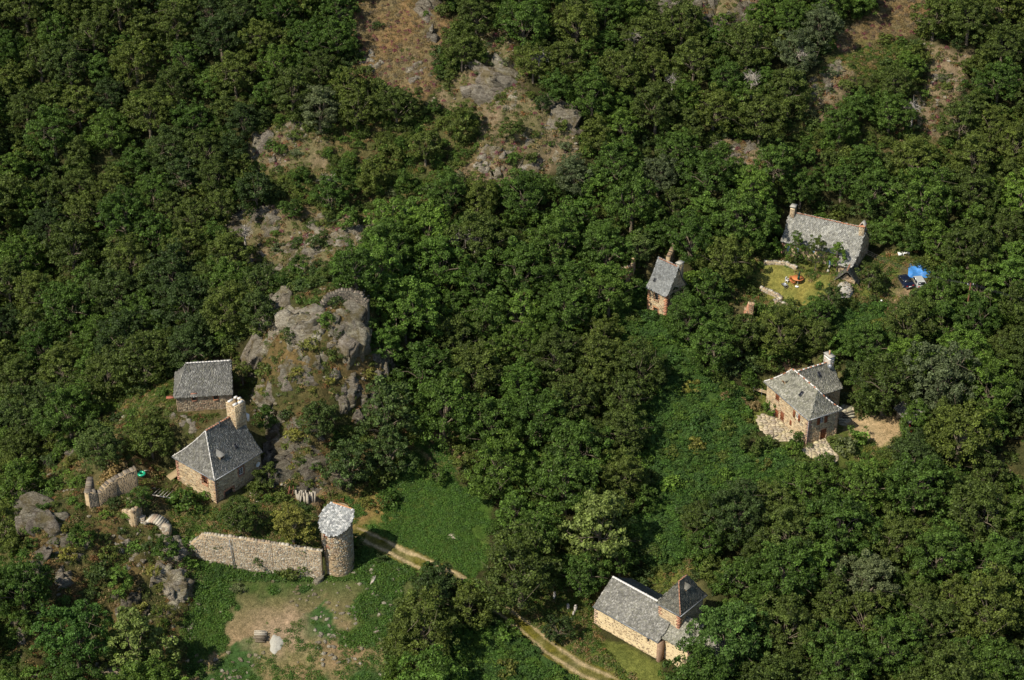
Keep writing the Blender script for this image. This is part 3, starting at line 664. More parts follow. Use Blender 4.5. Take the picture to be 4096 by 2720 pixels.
for (a, b, l) in ((-.6, -.6, .7), (.3, -.75, .8), (.85, .1, .5), (-.3, .7, .9), (.7, .7, .5)):
    m = MB(); m.box((V_ - .55 + a - l / 2, U_ / 2 - .35 + b - .15, h + 6.75), (V_ - .55 + a + l / 2, U_ / 2 - .35 + b + .15, h + 6.75 + R3(.15, .4))); m.build("broken_coping_stone", M_lime, ch)
m = MB(); m.box((V_ + .5, U_ / 2 - 1.5, h + 3.4), (V_ + .8, U_ / 2 - .6, h + 4.5)); m.build("broken_gable_stub", M_lime, t)
zd = facept(f, 's', 1023, 1853)
td = thing("satellite_dish", "round white satellite dish fixed to the shaded wall of the tall stone house", "satellite dish", f.M @ Matrix.Translation((zd[0], -.12, zd[1])))
m = MB(); N_ = 14
for rr, zz in ((.05, .0), (.18, .02), (.32, .07), (.4, .12)): m.v.append(np.array([(rr * math.cos(2 * math.pi * i / N_), -.22 - zz, rr * math.sin(2 * math.pi * i / N_)) for i in range(N_)])); m.c.append(np.ones((N_, 3))); m.n += N_
m.f.append(np.array([(a * N_ + i, a * N_ + (i + 1) % N_, (a + 1) * N_ + (i + 1) % N_, (a + 1) * N_ + i) for a in range(3) for i in range(N_)] + [(0, i, i + 1, i + 1) for i in range(1, N_ - 1)]))
m.build("dish", M_white, td); m = MB(); m.cyl((0, -.2, 0), (0, .1, -.1), .03); m.cyl((0, -.22, -.3), (0, -.6, -.05), .015); m.build("bracket", M_dgrey, td)

# barn behind it
f = FR['barn']; V_, U_, h = f.V, f.U, f.h
t = thing("stone_barn", "long low stone barn with a grey slab roof on the ridge behind the tall house", "barn", f.M)
rf = Roof(0, V_, 0, U_, h, 3.3, 'y', None, 1.6, .25, .3)
o1 = hole(f, 'w', (770,1578), (784,1601), minw=.6); o2 = hole(f, 'w', (857,1583), (870,1597), minw=.6); o3 = hole(f, 'w', (819,1642), (827,1651), minw=.3)
fc = shell(t, 0, V_, 0, U_, -3, h, rf, M_mortd, 'brown', {'w': [o1, o2, o3]}, gable='s', ch=.2)
rf.base(t); rf.slates(t, 'grey')
for o in (o1, o2): trim(t, *fc['w'], *o, c=(.33,.16,.10), w=.14)
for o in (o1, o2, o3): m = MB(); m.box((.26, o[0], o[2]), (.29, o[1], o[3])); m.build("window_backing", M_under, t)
rf.ridge_tiles(t, (V_ / 2, 0), (V_ / 2, U_ - 1.7), M_lime, name="ridge_mortar", size=.1)
m = MB(); m.box((-.1, U_ + .1, h - .5), (.5, U_ + 1.4, h - .42)); m.build("awning_board", simple("rusty_sheet", (.30,.10,.06), .8, .3, 5), t)

# two-winged house with the paved terraces
f = FR['D']; V_, U_, h = f.V, f.U, f.h
t = thing("stone_farmhouse", "two-winged tan stone house with brown shutters beside the paved terraces", "house", f.M)
W1 = V_ + 3.7; wy0, wy1 = 4.6, 10.5
rf = Roof(0, V_, 0, U_, h, 2.65, 'y', 2.1, 2.4, .32, .4); rw = Roof(V_ / 2 - .3, W1, wy0, wy1, h, 2.6, 'x', None, None, .25, .35)
H_ = {k: hole(f, 'w', *v, minw=w) for k, v, w in (('a', ((3104,1567),(3118,1601)), .75), ('b', ((3100,1638),(3112,1672)), .9), ('c', ((3122,1648),(3136,1681)), .8), ('d', ((3158,1680),(3167,1702)), .5), ('e', ((3182,1650),(3194,1677)), .8))}
s1 = hole(f, 's', (3281,1669), (3294,1692), minw=.75); s2 = hole(f, 's', (3281,1717), (3303,1767), minw=.95); s2 = (s2[0], s2[1], max(.35, s2[2]), s2[3])
fc = shell(t, 0, V_, 0, U_, -3, h, rf, M_mort, 'tan', {'w': list(H_.values()), 's': [s1, s2]})
fw = shell(t, V_, W1, wy0, wy1, -2, h, rw, M_mort, 'tan', {}, gable='e', faces='sen', name="wing_wall")
rf.base(t); rf.slates(t, 'green'); rw.base(t, "wing_roof_deck", cut=lambda x, y: (x < V_ + .3) & (rw.hgt(x, y) < rf.hgt(x, y) - .02)); rw.slates(t, 'green', cut=lambda X, Y: (X < V_ + .4) & (rw.hgt(X, Y) < rf.hgt(X, Y)))
for k in 'acd': panel(t, *fc['w'], *H_[k], M_wood, "closed_shutter", .0)
panel(t, *fc['w'], *H_['b'], M_wood, "door", -.12)
for o, kk, sw in ((H_['e'], 'w', .42), (s1, 's', .5)):
    window(t, *fc[kk], *o, bars=(1, 3)); panel(t, *fc[kk], o[0] - sw - .03, o[0] - .03, o[2] - .05, o[3] + .05, M_wood, off=.1, planks=2); panel(t, *fc[kk], o[1] + .03, o[1] + sw + .03, o[2] - .05, o[3] + .05, M_wood, off=.1, planks=2)
panel(t, *fc['s'], *s2, M_wood, "door", -.1)
for kk, o in (('w', H_['a']), ('w', H_['b']), ('w', H_['c']), ('s', s2)): trim(t, *fc[kk], *o, c=(.38,.25,.16), w=.13, pr=.05, sill=kk == 'w')
panel(t, (V_, wy0, 0), (1, 0, 0), (0, -1, 0), .8, 1.9, 2.4, 4.1, M_wood, "closed_shutter", .08)
quoins(t, 0, 0, -1.5, h - .3, 1, 1, (.40,.26,.19)); quoins(t, V_, 0, 0, h - .3, -1, 1, (.38,.27,.18))
gz = h - rf.dz - .05; e0 = rf.ex; ew = rw.ex
gutter(t, (e0[0] - .05, e0[2], gz), (e0[0] - .05, e0[3], gz)); gutter(t, (e0[0], e0[2] - .05, gz), (e0[1], e0[2] - .05, gz)); gutter(t, (V_ + .5, ew[2] - .05, gz), (ew[1], ew[2] - .05, gz)); gutter(t, (-.13, -.13, 0), (-.13, -.13, h - .3), "downpipe", .05, M_zinc)
a0, a1 = (V_ / 2, 2.1), (V_ / 2, U_ - 2.4)
rf.ridge_tiles(t, a0, a1, M_lime, red=lambda k: k % 3 == 1, size=.12); 
for c0, c1 in (((V_ + .35, -.35), a0), ((-.35, U_ + .35), a1)): rf.ridge_tiles(t, c0, c1, M_lime, red=lambda k: k % 4 == 2, name="hip_tile", size=.1)
rw.ridge_tiles(t, (V_ / 2 + .4, (wy0 + wy1) / 2), (W1 - .8, (wy0 + wy1) / 2), M_lime, red=lambda k: k % 2 == 1, name="wing_ridge_tile", size=.11)
x, y = roofpt(f, rf, 3133, 1535); dormer(t, rf, x, y, .75, .75, -1, 0, 'green'); x, y = roofpt(f, rf, 3206, 1577); skylight(t, rf, x, y); x, y = roofpt(f, rw, 3276, 1500); skylight(t, rw, x, y)
ch = chimney(t, W1 - .35, (wy0 + wy1) / 2, h + 1.4, h + 3.6, .4, .75, 'grey', cap=True, pot=True, mm=M_lime)
m = MB(); m.cyl((W1 - .8, (wy0 + wy1) / 2 - .95, h + 2.5), (W1 - .95, (wy0 + wy1) / 2 - 1.05, h + 2.6), .36, .34, 14); m.build("aerial_dish", M_zinc, ch)
m = MB(); m.box((-1.0, H_['b'][0] - .5, H_['b'][2] - .22), (-.02, H_['b'][1] + .4, H_['b'][2] - .06)); m.build("doorstep", M_stone2, t)

# tower house in the wood
f = FR['C']; V_, U_, h = f.V, f.U, f.h
t = thing("tower_house", "narrow tall stone house with steep blue-grey slate roof rising out of the wood", "house", f.M)
rf = Roof(0, V_, 0, U_, h, 3.9, 'y', None, None, .42, .35, .2)
o1 = hole(f, 'w', (2620,1172), (2634,1201), minw=.8); o2 = hole(f, 'w', (2616,1232), (2631,1255), minw=.9)
hp = roofpt(f, rf, 2620, 1120)
fc = shell(t, 0, V_, 0, U_, -3, h, rf, M_mort, 'tan', {'w': [o1, o2]}, gable='sn')
rf.base(t); rf.slates(t, 'blue', row=.18, w=.2)
window(t, *fc['w'], *o1, bars=(1, 2), mat=M_dgrey); trim(t, *fc['w'], *o1, c=(.42,.24,.14)); trim(t, *fc['w'], *o2, c=(.40,.22,.13), sill=False)
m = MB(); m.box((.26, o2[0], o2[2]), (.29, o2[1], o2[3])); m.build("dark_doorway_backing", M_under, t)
quoins(t, 0, 0, -2.5, h - .2, 1, 1, (.45,.22,.13)); quoins(t, 0, U_, -2.5, h - .2, 1, -1, (.46,.25,.14))
rf.ridge_tiles(t, (V_ / 2, 0), (V_ / 2, U_), M_terra, size=.1, step=.3); skylight(t, rf, *hp, .42, .6)
chimney(t, V_ / 2 + .9, .25, h + 1.5, h + 3.9, .5, .35, 'brown', cap=True)

# long farmhouse at the top of the hamlet
f = FR['farm']; V_, U_, h = f.V, f.U, f.h
t = thing("long_farmhouse", "long pale stone-roofed farmhouse with blue shutters above the dry lawn", "house", f.M)
rf = Roof(0, V_, 0, U_, h, 3.3, 'y', None, None, .22, .35, .2)
ops = [hole(f, 'w', *v, minw=.55) for v in (((3150,984),(3161,1008)), ((3182,992),(3194,1013)), ((3247,1003),(3256,1015)), ((3279,1010),(3288,1024)), ((3315,1037),(3334,1063)))]
ops = [(a, b, max(.2, c), min(h - .25, d)) for a, b, c, d in ops]
fc = shell(t, 0, V_, 0, U_, -2.5, h, rf, M_mort, 'tan', {'w': ops}, gable='sn')
rf.base(t); rf.slates(t, 'pale', row=.24, w=.28)
for o in ops[:4]: panel(t, *fc['w'], *o, M_blue, "closed_shutter", .0, planks=2)
panel(t, *fc['w'], *ops[4], M_blue, "door", -.06)
r2 = Roof(-2.0, .02, .1, 2.3, h - .5, .7, 'y', shed=True, flare=0); r2.z = h - .9; r2.base(t, "porch_roof_deck"); r2.slates(t, 'pale')
m = MB(); m.box((-1.9, .2, -2), (-1.7, 2.2, h - .95)); m.box((-1.7, .2, -2), (-.05, .4, h - .95)); m.build("porch_wall", M_mortd, t)
gutter(t, (-.42, 2.4, h - rf.dz - .05), (-.42, U_ + .1, h - rf.dz - .05)); quoins(t, 0, U_, -2, h - .2, 1, -1, (.44,.25,.17))
rf.ridge_tiles(t, (V_ / 2, .5), (V_ / 2, U_ - .6), M_terra, size=.1)
chimney(t, V_ / 2 - .1, U_ - .35, h + 2, h + 4.3, .5, .35, 'brown', cap=True); ch = chimney(t, V_ / 2 - .35, .3, h + 1.4, h + 3.9, .55, .4, 'brown', cap=False)
m = MB(); m.box((V_ / 2 - 1.0, -.2, h + 3.9), (V_ / 2 + .3, .8, h + 4.02), (.45,.2,.12)); m.build("brick_coping", M_red, ch)
for sg in (-1, 1): m = MB(); m.add([(V_ / 2 - .9, .3 + sg * .45, h + 4.02), (V_ / 2 + .2, .3 + sg * .45, h + 4.02), (V_ / 2 + .2, .3 + sg * .05, h + 4.65), (V_ / 2 - .9, .3 + sg * .05, h + 4.65), (V_ / 2 - .9, .3 + sg * .37, h + 4.02), (V_ / 2 + .2, .3 + sg * .37, h + 4.02), (V_ / 2 + .2, .3, h + 4.6), (V_ / 2 - .9, .3, h + 4.6)], [(0,1,2,3),(4,7,6,5),(0,3,7,4),(1,5,6,2),(3,2,6,7)], (.3,.28,.24)); m.build("leaning_cap_slab", M_stone2, ch)

# chapel
f = FR['chapel']; V_, U_, h = f.V, f.U, f.h
t = thing("chapel", "cream rendered chapel with a grey stone roof and square belfry tower beside the track", "chapel", f.M)
rf = Roof(0, V_, 0, U_, h, 2.5, 'y', None, None, .12, .3, .1)
o1 = hole(f, 'w', (2590,2545), (2597,2569), minw=.42)
fc = shell(t, 0, V_, 0, U_, -3, h, rf, M_rend, [(.34,.25,.15),(.24,.17,.11),(.50,.38,.24),(.60,.48,.32)], {'w': [o1]}, gable='ns', dens=.3, ch=.17, lw=.28)
sb = MB()
for q in range(4): stones(sb, (0, 0, 0), (0, 1, 0), (-1, 0, 0), U_, -1.6, .1 + .28 * q, [], 'tan', None, .2, .32, .8 - .18 * q)
sb.build("plinth_stones", M_stone, t, kind='stuff')
sb = MB()   # patch where the render has fallen
sb2 = MB(); stones(sb2, (0, 2.6, 0), (0, 1, 0), (-1, 0, 0), 5.2, 1.1, 3.5, [], [(.28,.20,.12),(.36,.27,.16),(.20,.15,.10),(.48,.37,.24)], None, .16, .27, .62, proud=(.0, .035)); sb2.build("exposed_rubble", M_stone, t, kind='stuff')
rf.base(t); rf.slates(t, 'grey', row=.2, w=.23)
window(t, *fc['w'], *o1, bars=(1, 4), mat=M_dgrey); trim(t, *fc['w'], *o1, c=(.55,.43,.28), w=.16, pr=.05)
gutter(t, (-.36, -.1, h - rf.dz - .03), (-.36, U_ + .1, h - rf.dz - .03)); quoins(t, 0, U_, -1.5, h - .2, 1, -1, (.58,.43,.30))
rf.ridge_tiles(t, (V_ / 2, 1.9), (V_ / 2, U_ + .05), M_lime, name="ridge_mortar", size=.17)
m = MB(); m.box((-.32, -.45, -2.5), (.9, -.02, h - .35)); m.build("buttress", simple("brown_sandstone_buttress", (.26,.17,.11), .95, .3, 3, .4), t)  # brown colour stands in for shade on the nave's set-back face
rc = Roof(.9, V_ - .7, -4.3, 0, h + .25, 2.1, 'y', None, None, .1, .3, .05)
fcc = shell(t, .9, V_ - .7, -4.3, 0, -3, h + .25, rc, M_rend, [(.50,.38,.24),(.60,.48,.32),(.34,.25,.15)], {}, gable='s', faces='wse', dens=.25, ch=.17, lw=.28, name="choir_wall")
rc.base(t, "choir_roof_deck"); rc.slates(t, 'green', row=.2, w=.23)
m = MB(); m.box((.62, -4.62, -2.5), (1.5, -4.31, h + .1)); m.build("buttress", simple("dark_sandstone_buttress", (.22,.14,.10), .95, .3, 3, .4), t)  # dark tone imitates the shade of the choir wall's narrow return
oa = hole(f, 'w', (2740,2610), (2750,2633), at=1.3, org=-8.4, minw=.5)
ra = Roof(1.3, V_ - 1.1, -8.4, -4.3, h - .5, 1.9, 'y', 1.9, None, .1, .3, .05)
fca = shell(t, 1.3, V_ - 1.1, -8.4, -4.3, -3.5, h - .5, ra, M_rend, [(.50,.38,.24),(.60,.48,.32)], {'w': [oa]}, faces='wse', dens=.3, ch=.17, lw=.28, name="apse_wall")
ra.base(t, "apse_roof_deck"); ra.slates(t, 'green', row=.2, w=.23); window(t, *fca['w'], *oa, bars=(1, 3), mat=M_dgrey); trim(t, *fca['w'], *oa, mat=M_lime, w=.2, pr=.04)
tx0, tx1, ty0, ty1, tz = 2.35, 7.5, -1.5, 1.85, 8.1
rt = Roof(tx0, tx1, ty0, ty1, tz, 3.0, 'x', 1.7, 1.7, .1, .35)
op = (.75, 2.55, tz - 1.15, tz - .1)
m = MB(); tf = {}
ft = shell(t, tx0, tx1, ty0, ty1, h, tz, rt, M_mort, [(.46,.34,.20),(.40,.30,.18),(.32,.23,.14),(.50,.38,.24)], {'w': [op], 's': [(1.6, 3.4, tz - 1.1, tz - .1)]}, dens=.8, ch=.2, lw=.34, name="belfry_wall")
m = MB(); m.box((tx0 + .9, ty0 + .4, tz - 2), (tx1 - .4, ty1 - .4, tz - .05)); m.build("belfry_core", M_under, t)
quoins(t, tx0, ty0, h + 1, tz - .1, 1, 1, (.40,.20,.13)); quoins(t, tx0, ty1, h + 2, tz - .1, 1, -1, (.46,.27,.17))
rt.base(t, "belfry_roof_deck"); rt.slates(t, 'dark', row=.2, w=.23)
gutter(t, (tx0 - .4, ty0 - .38, tz - rt.dz - .05), (tx0 - .4, ty1 + .35, tz - rt.dz - .05)); gutter(t, (tx0 - .4, ty0 - .4, tz - rt.dz - .05), (tx1 + .35, ty0 - .4, tz - rt.dz - .05))
rt.ridge_tiles(t, (tx0 + 1.7, (ty0 + ty1) / 2), (tx1 - 1.7, (ty0 + ty1) / 2), M_terra, size=.1, step=.3); rt.ridge_tiles(t, (tx0 - .3, ty0 - .3), (tx0 + 1.7, (ty0 + ty1) / 2), M_terra, name="hip_tile", size=.07, step=.3)
x, y = roofpt(f, rt, 2752, 2362); dormer(t, rt, x, y, .85, .55, 0, -1, 'dark', None, .55)

# round tower on the terrace edge
R_ = 2.12; b = Vector(TWR); ztop_front = None
d = rayd(1328, 2139); yy = b.y - R_; ze = CZ + d[2] / d[1] * yy
hT = ze - b.z
t = thing("round_tower", "round stone tower with a tilted slate roof at the end of the retaining wall", "tower", Matrix.Translation(b))
hd = Vector((.45, .89)).normalized()     # the roof climbs this way
def thgt(x, y): q = (x * hd.x + y * hd.y) / R_; return hT + .1 + max(0, q + 1) * 1.15
N_ = 40; m = MB(); V0 = []
for i in range(N_):
    a = 2 * math.pi * i / N_; x, y = R_ * math.cos(a), R_ * math.sin(a); V0.append((x * 1.03, y * 1.03, -3)); 
for i in range(N_):
    a = 2 * math.pi * i / N_; x, y = R_ * math.cos(a), R_ * math.sin(a); V0.append((x, y, thgt(x, y) - .08))
m.add(V0, [(i, (i + 1) % N_, N_ + (i + 1) % N_, N_ + i) for i in range(N_)]); wl_ = m.build("wall", M_mortd, t)
m = MB(); z = -2.6; hl = []
holes = [(1301,2146,.34,.38),(1312,2190,.3,.3),(1297,2230,.3,.3)]
HP = []
for px, py, w_, h_ in holes:
    d = rayd(px, py); o = Vector((0, 0, CZ)) - b; dd = Vector(d); A = dd.x ** 2 + dd.y ** 2; B = 2 * (o.x * dd.x + o.y * dd.y); Cq = o.x ** 2 + o.y ** 2 - R_ ** 2
    disc = B * B - 4 * A * Cq
    if disc < 0: continue
    tt = (-B - math.sqrt(disc)) / 2 / A; p = o + dd * tt; HP.append((math.atan2(p.y, p.x), p.z, w_, h_))
pal = np.array(STONE['tan'] + STONE['grey'])
while z < hT + 3:
    hh = R3(.16, .27); a = R3(0, .2); 
    while a < 2 * math.pi + .1:
        w_ = R3(.2, .5) / R_
        am = a + w_ / 2; x, y = math.cos(am), math.sin(am)
        if z + hh < thgt(x * R_, y * R_) - .15 and not any(abs((am - ha + math.pi) % (2 * math.pi) - math.pi) < (hw / 2 + .15) / R_ and abs(z + hh / 2 - hz) < h2 / 2 + .15 for ha, hz, hw, h2 in HP):
            pr = R3(.02, .07); V8 = []
            for rr, mg in ((R_ - .03, .006), (R_ + pr, .022)):
                for aa, zz in ((a + mg / 2, z + mg), (a + w_ - mg / 2, z + mg), (a + w_ - mg / 2, z + hh - mg), (a + mg / 2, z + hh - mg)): V8.append((rr * math.cos(aa), rr * math.sin(aa), zz))
            m.add(V8, [(4,5,6,7),(0,1,5,4),(1,2,6,5),(2,3,7,6),(3,0,4,7)], pal[rng.integers(len(pal))] * R3(.75, 1.15))
        a += w_
    z += hh
m.build("wall_stones", M_stone, wl_, kind='stuff')
for ha, hz, hw, h2 in HP:
    M = Matrix.Rotation(ha, 4, 'Z'); q = MB(); q.box((R_ - .02, -hw / 2 - .12, hz - h2 / 2 - .12), (R_ + .07, -hw / 2, hz + h2 / 2 + .12), (.45,.2,.12)); q.box((R_ - .02, hw / 2, hz - h2 / 2 - .12), (R_ + .07, hw / 2 + .12, hz + h2 / 2 + .12), (.42,.2,.12)); q.box((R_ - .02, -hw / 2, hz + h2 / 2), (R_ + .07, hw / 2, hz + h2 / 2 + .12), (.4,.2,.12)); w0 = q.build("small_window", M_red, t, M)
    q = MB(); q.box((R_ - .02, -hw / 2, hz - h2 / 2), (R_ + .01, hw / 2, hz + h2 / 2)); q.build("pane", M_glass, w0)
tn = Vector((-hd.x * 1.15 / R_, -hd.y * 1.15 / R_, 1)).normalized(); dn = Vector((-hd.x, -hd.y, -1.15 / R_)).normalized(); ct = Vector((-hd.y, hd.x, 0))
Ro = R_ + .3; qmax = .82 * R_; m = MB(); V0 = []
ring = []
for i in range(48):
    a = 2 * math.pi * i / 48; x, y = Ro * math.cos(a), Ro * math.sin(a); q = x * hd.x + y * hd.y
    if q > qmax: k_ = (q - qmax); x -= hd.x * k_; y -= hd.y * k_
    ring.append((x, y))
for zz in (0, -.1):
    V0 += [(x, y, hT + .1 + ((x * hd.x + y * hd.y) / R_ + 1) * 1.15 + zz - .02) for x, y in ring]
Fs = [(i, (i + 1) % 48, 48 + (i + 1) % 48, 48 + i) for i in range(48)]; V0.append((0, 0, hT + .1 + 1.15 - .02)); V0.append((0, 0, hT + .1 + 1.05 - .02))
Fs += [(96, i, (i + 1) % 48, (i + 1) % 48) for i in range(48)] + [(97, (i + 1) % 48 + 48, i + 48, i + 48) for i in range(48)]
m.add(V0, Fs); m.build("roof_deck", M_under, t)
m = MB(); pal = np.array(SLATE['blue'] + [(.48,.48,.46), (.52,.51,.48)])
u = -Ro
while u < qmax:
    v = -Ro + R3(0, .2)
    while v < Ro:
        if u * u + v * v < (Ro + .03) ** 2:
            c0 = Vector((hd.x * u + ct.x * v, hd.y * u + ct.y * v, hT + .1 + (u / R_ + 1) * 1.15)) ; w_ = R3(.1, .14); ln = .34
            tp = c0 - dn * .2; bt = c0 + dn * .14 + tn * R3(.02, .05); V8 = [tp - ct * w_, tp + ct * w_, bt + ct * w_ * .9, bt - ct * w_ * .9]; V8 += [p - tn * .03 for p in V8]
            m.add([tuple(p) for p in V8], [(0,1,2,3),(3,2,6,7),(0,3,7,4),(2,1,5,6)], pal[rng.integers(len(pal))] * R3(.85, 1.1))
        v += .24
    u += .2
m.build("slates", M_slate, t, kind='stuff')
for k in range(11):
    v = -1.35 + k * .27; c0 = Vector((hd.x * qmax + ct.x * v, hd.y * qmax + ct.y * v, hT + .1 + (qmax / R_ + 1) * 1.15)); q = MB(); q.cyl(c0 - ct * .12, c0 + ct * .13, .1, .09, 6, (.55,.28,.13)); q.build("ridge_tile", M_terra, t)
print("T houses %.1f" % (time.time() - T0))

# ------------------------------------------------------------------ walls and ruins
def wall_thing(name, label, cat, pts, th, pal, mm=None, ch=.22, lw=.36, top_j=.15, group=None, down=.8):
    """free-standing wall along pts (x, y, zbase, ztop), stone both sides and on top"""
    p0 = Vector(pts[0][:3]); t = thing(name, label, cat, Matrix.Translation(p0), group); core = MB(); sb = MB()
    for a, b in zip(pts[:-1], pts[1:]):
        A = Vector(a[:2]); B = Vector(b[:2]); L = (B - A).length
        if L < .05: continue
        X = (B - A) / L; N = Vector((X.y, -X.x)); 
        O = Vector((A.x - p0.x, A.y - p0.y, 0)); zb = min(a[2], b[2]) - p0.z - down
        ta, tb_ = a[3] - p0.z, b[3] - p0.z; hb = th / 2
        P = lambda x, s, z: (O.x + X.x * x + N.x * s, O.y + X.y * x + N.y * s, z)
        n = max(2, int(L / .5)); V = []; xs = [L * i / n for i in range(n + 1)]
        zt = [ta + (tb_ - ta) * i / n + (R3(-top_j, top_j) if 0 < i < n else 0) for i in range(n + 1)]
        for x, z in zip(xs, zt): V += [P(x, hb, zb), P(x, hb, z), P(x, -hb, z), P(x, -hb, zb)]
        F = [(4 * i, 4 * i + 4, 4 * i + 5, 4 * i + 1) for i in range(n)] + [(4 * i + 1, 4 * i + 5, 4 * i + 6, 4 * i + 2) for i in range(n)] + [(4 * i + 2, 4 * i + 6, 4 * i + 7, 4 * i + 3) for i in range(n)] + [(0, 1, 2, 3), (4 * n, 4 * n + 3, 4 * n + 2, 4 * n + 1)]
        core.add(V, F)
        top = lambda x, xs=xs, zt=zt: float(np.interp(x, xs, zt)) + .03
        stones(sb, P(0, hb, 0), (X.x, X.y, 0), (N.x, N.y, 0), L, zb, max(zt), [], pal, top, ch, lw); stones(sb, P(0, -hb, 0), (X.x, X.y, 0), (-N.x, -N.y, 0), L, zb, max(zt), [], pal, top, ch, lw)
        x = 0
        while x < L:   # coping
            w = R3(.25, .6); z = float(np.interp(x + w / 2, xs, zt)); q = R3(.05, .14); a0 = P(x + .02, hb * 1.05, z - .03); 
            V = [P(x + .02, hb, z - .04), P(x + w - .02, hb, z - .04), P(x + w - .02, -hb, z - .04), P(x + .02, -hb, z - .04), P(x + .05, hb * .9, z + q), P(x + w - .05, hb * .9, z + q * R3(.7, 1.1)), P(x + w - .05, -hb * .9, z + q), P(x + .05, -hb * .9, z + q)]
            sb.add(V, [(4,5,6,7),(0,1,5,4),(1,2,6,5),(2,3,7,6),(3,0,4,7)], np.array(STONE[pal][rng.integers(len(STONE[pal]))]) * R3(.8, 1.15)); x += w
    w = core.build("wall_core", mm or M_mortd, t); sb.build("wall_stones", M_stone, w, kind='stuff'); return t
wp = [tuple(p) for p in wall_pts]
t = wall_thing("retaining_wall", "long high rubble wall holding up the terrace beside the round tower", "wall", wp, .5, 'grey', M_mortd, .2, .34, .08)
def gpole(name, label, cat, foot, top, r, mat, M_=None):
    b = G(*foot); d = rayd(*top); ty = b.y / d[1]; z = CZ + d[2] * ty; th = thing(name, label, cat, b); m = MB(); m.cyl((0, 0, -.3), (d[0] * ty - b.x, 0, z - b.z), r, r * .8, 8); m.build("shaft", mat, th); return th, z - b.z
wp2 = wall_pts[2]; th = thing("drain_pole", "thin grey pole standing against the high retaining wall", "pole", Matrix.Translation((wp2[0] - .2, wp2[1] - .45, wp2[2] - .3)))
m = MB(); m.cyl((0, 0, 0), (-.35, .1, 5.1), .07, .055, 8); m.build("shaft", M_zinc, th)
def ruin(name, label, cat, foot, htop, pts, pal, th=.5, mm=None):
    """pts: local (dx, dy, height) walked along the wall, metres, from the photograph foot point"""
    b = G(*foot); out = []
    for dx, dy, hh in pts: x, y = b.x + dx, b.y + dy; z = float(H(x, y)); out.append((x, y, min(z, b.z), b.z + hh))
    return wall_thing(name, label, cat, out, th, pal, mm, .2, .32, .25, down=1.2)
ruin("ruined_wall", "orange lit ruined house corner poking from the trees west of the tower house", "ruin", (2496,1150), 0, [(-.9,.6,3.2),(-.1,0,3.6),(1.1,.3,3.9),(1.6,2.4,4.3)], 'tan', .5, simple("orange_clay_mortar", (.50,.27,.10), .95, .25, 2, .4))
ruin("ruined_wall", "narrow ruined wall stub directly behind the tower house roof", "ruin", (2686,1085), 0, [(-.7,0,2.6),(.1,1.6,3.4),(.9,3.2,3.8)], 'brown', .6)
ruin("ruined_wall", "small reddish ruined pillar with jagged stones west of the lawn wall", "ruin", (2994,1278), 0, [(-.8,0,1.4),(-.2,.0,3.0),(.6,.1,2.9)], 'tan', .7, simple("red_clay_mortar", (.40,.20,.12), .95, .25, 2, .4))
ruin("ruined_wall", "overgrown reddish ruin fragment below the ivy-covered stump in the wood", "ruin", (2030,1020), 0, [(-1.6,0,2.0),(0,.2,2.6),(.8,.6,1.6)], 'brown', .5, simple("red_clay_mortar_2", (.36,.17,.09), .95, .25, 2, .4))
ruin("ruined_wall", "roofless thick ruin beside the bare grey bush on the ridge edge", "ruin", (357,2025), 0, [(0,2.6,3.0),(0,0,2.6),(1.2,.5,2.0),(3.4,2.6,3.0),(6.0,4.2,3.6)], 'dark', .8)
ruin("ruined_wall", "square ruined wall stub between the round bush and the stone arch", "ruin", (535,2100), 0, [(-1.6,1.6,1.4),(0,0,2.4),(.5,.5,2.6),(.6,2.4,1.5)], 'tan', .5)
ruin("dry_stone_wall", "curved dark dry stone wall crowning the rocky knoll", "wall", (1298,1235), 0, [(-.6,.0,.9),(.4,.5,2.0),(2.0,.9,2.6),(3.8,1.0,2.7),(5.4,.6,2.3),(6.4,.2,1.2)], 'dark', .7, M_under)
# little arch
b = G(615, 2105); t = thing("stone_arch", "small pale stone arch over a dark vault below the tall house", "arch", Matrix.Translation((b.x, b.y, b.z)) @ Matrix.Rotation(-.35, 4, 'Z'))
m = MB()
for i in range(13):
    a0 = math.pi * (i / 13); a1 = math.pi * ((i + .93) / 13); r0, r1 = 1.15, 1.7; V8 = []
    for yy in (-.3, 1.4):
        for r, a in ((r0, a0), (r0, a1), (r1, a1), (r1, a0)): V8.append((-r * math.cos(a), yy, r * math.sin(a) * .75 - .2))
    q = MB(); q.add(V8, [(0,1,2,3),(4,7,6,5),(0,3,7,4),(1,5,6,2),(3,2,6,7),(0,4,5,1)], np.array(STONE['grey'][i % 7]) * 1.15); q.build("arch_stone", M_stone, t)
m.box((-1.2, .9, -.6), (1.2, 1.0, .9)); m.build("dark_vault_back", M_under, t)
for sx in (-1, 1): q = MB(); stones(q, (sx * 1.95 - .55, -.32, 0), (1, 0, 0), (0, -1, 0), 1.1, -.9, 1.2 if sx < 0 else .7, [], 'grey'); q.box((sx * 1.95 - .55, -.3, -1), (sx * 1.95 + .55, .5, 1.15 if sx < 0 else .65), (.4,.33,.24)); q.build("side_wall", M_stone, t)
# low wall along the lawn
pts = []
for px, py in ((3040,1158),(3075,1172),(3112,1188),(3126,1200),(3098,1212),(3130,1222),(3165,1234),(3196,1246)):
    g = G(px, py); pts.append((g.x, g.y, g.z, g.z + .55))
wall_thing("low_dry_wall", "low winding dry stone wall along the lower edge of the dry lawn", "wall", pts, .5, 'grey', None, .16, .3, .12, down=.6)
pts = []
for px, py in ((3055,1056),(3100,1055),(3145,1060),(3185,1078)):
    g = G(px, py); pts.append((g.x, g.y, g.z, g.z + .5))
wall_thing("low_dry_wall", "low terrace wall between the lawn and the long farmhouse", "wall", pts, .45, 'grey', None, .16, .3, .1, down=.6)
print("T walls %.1f" % (time.time() - T0))

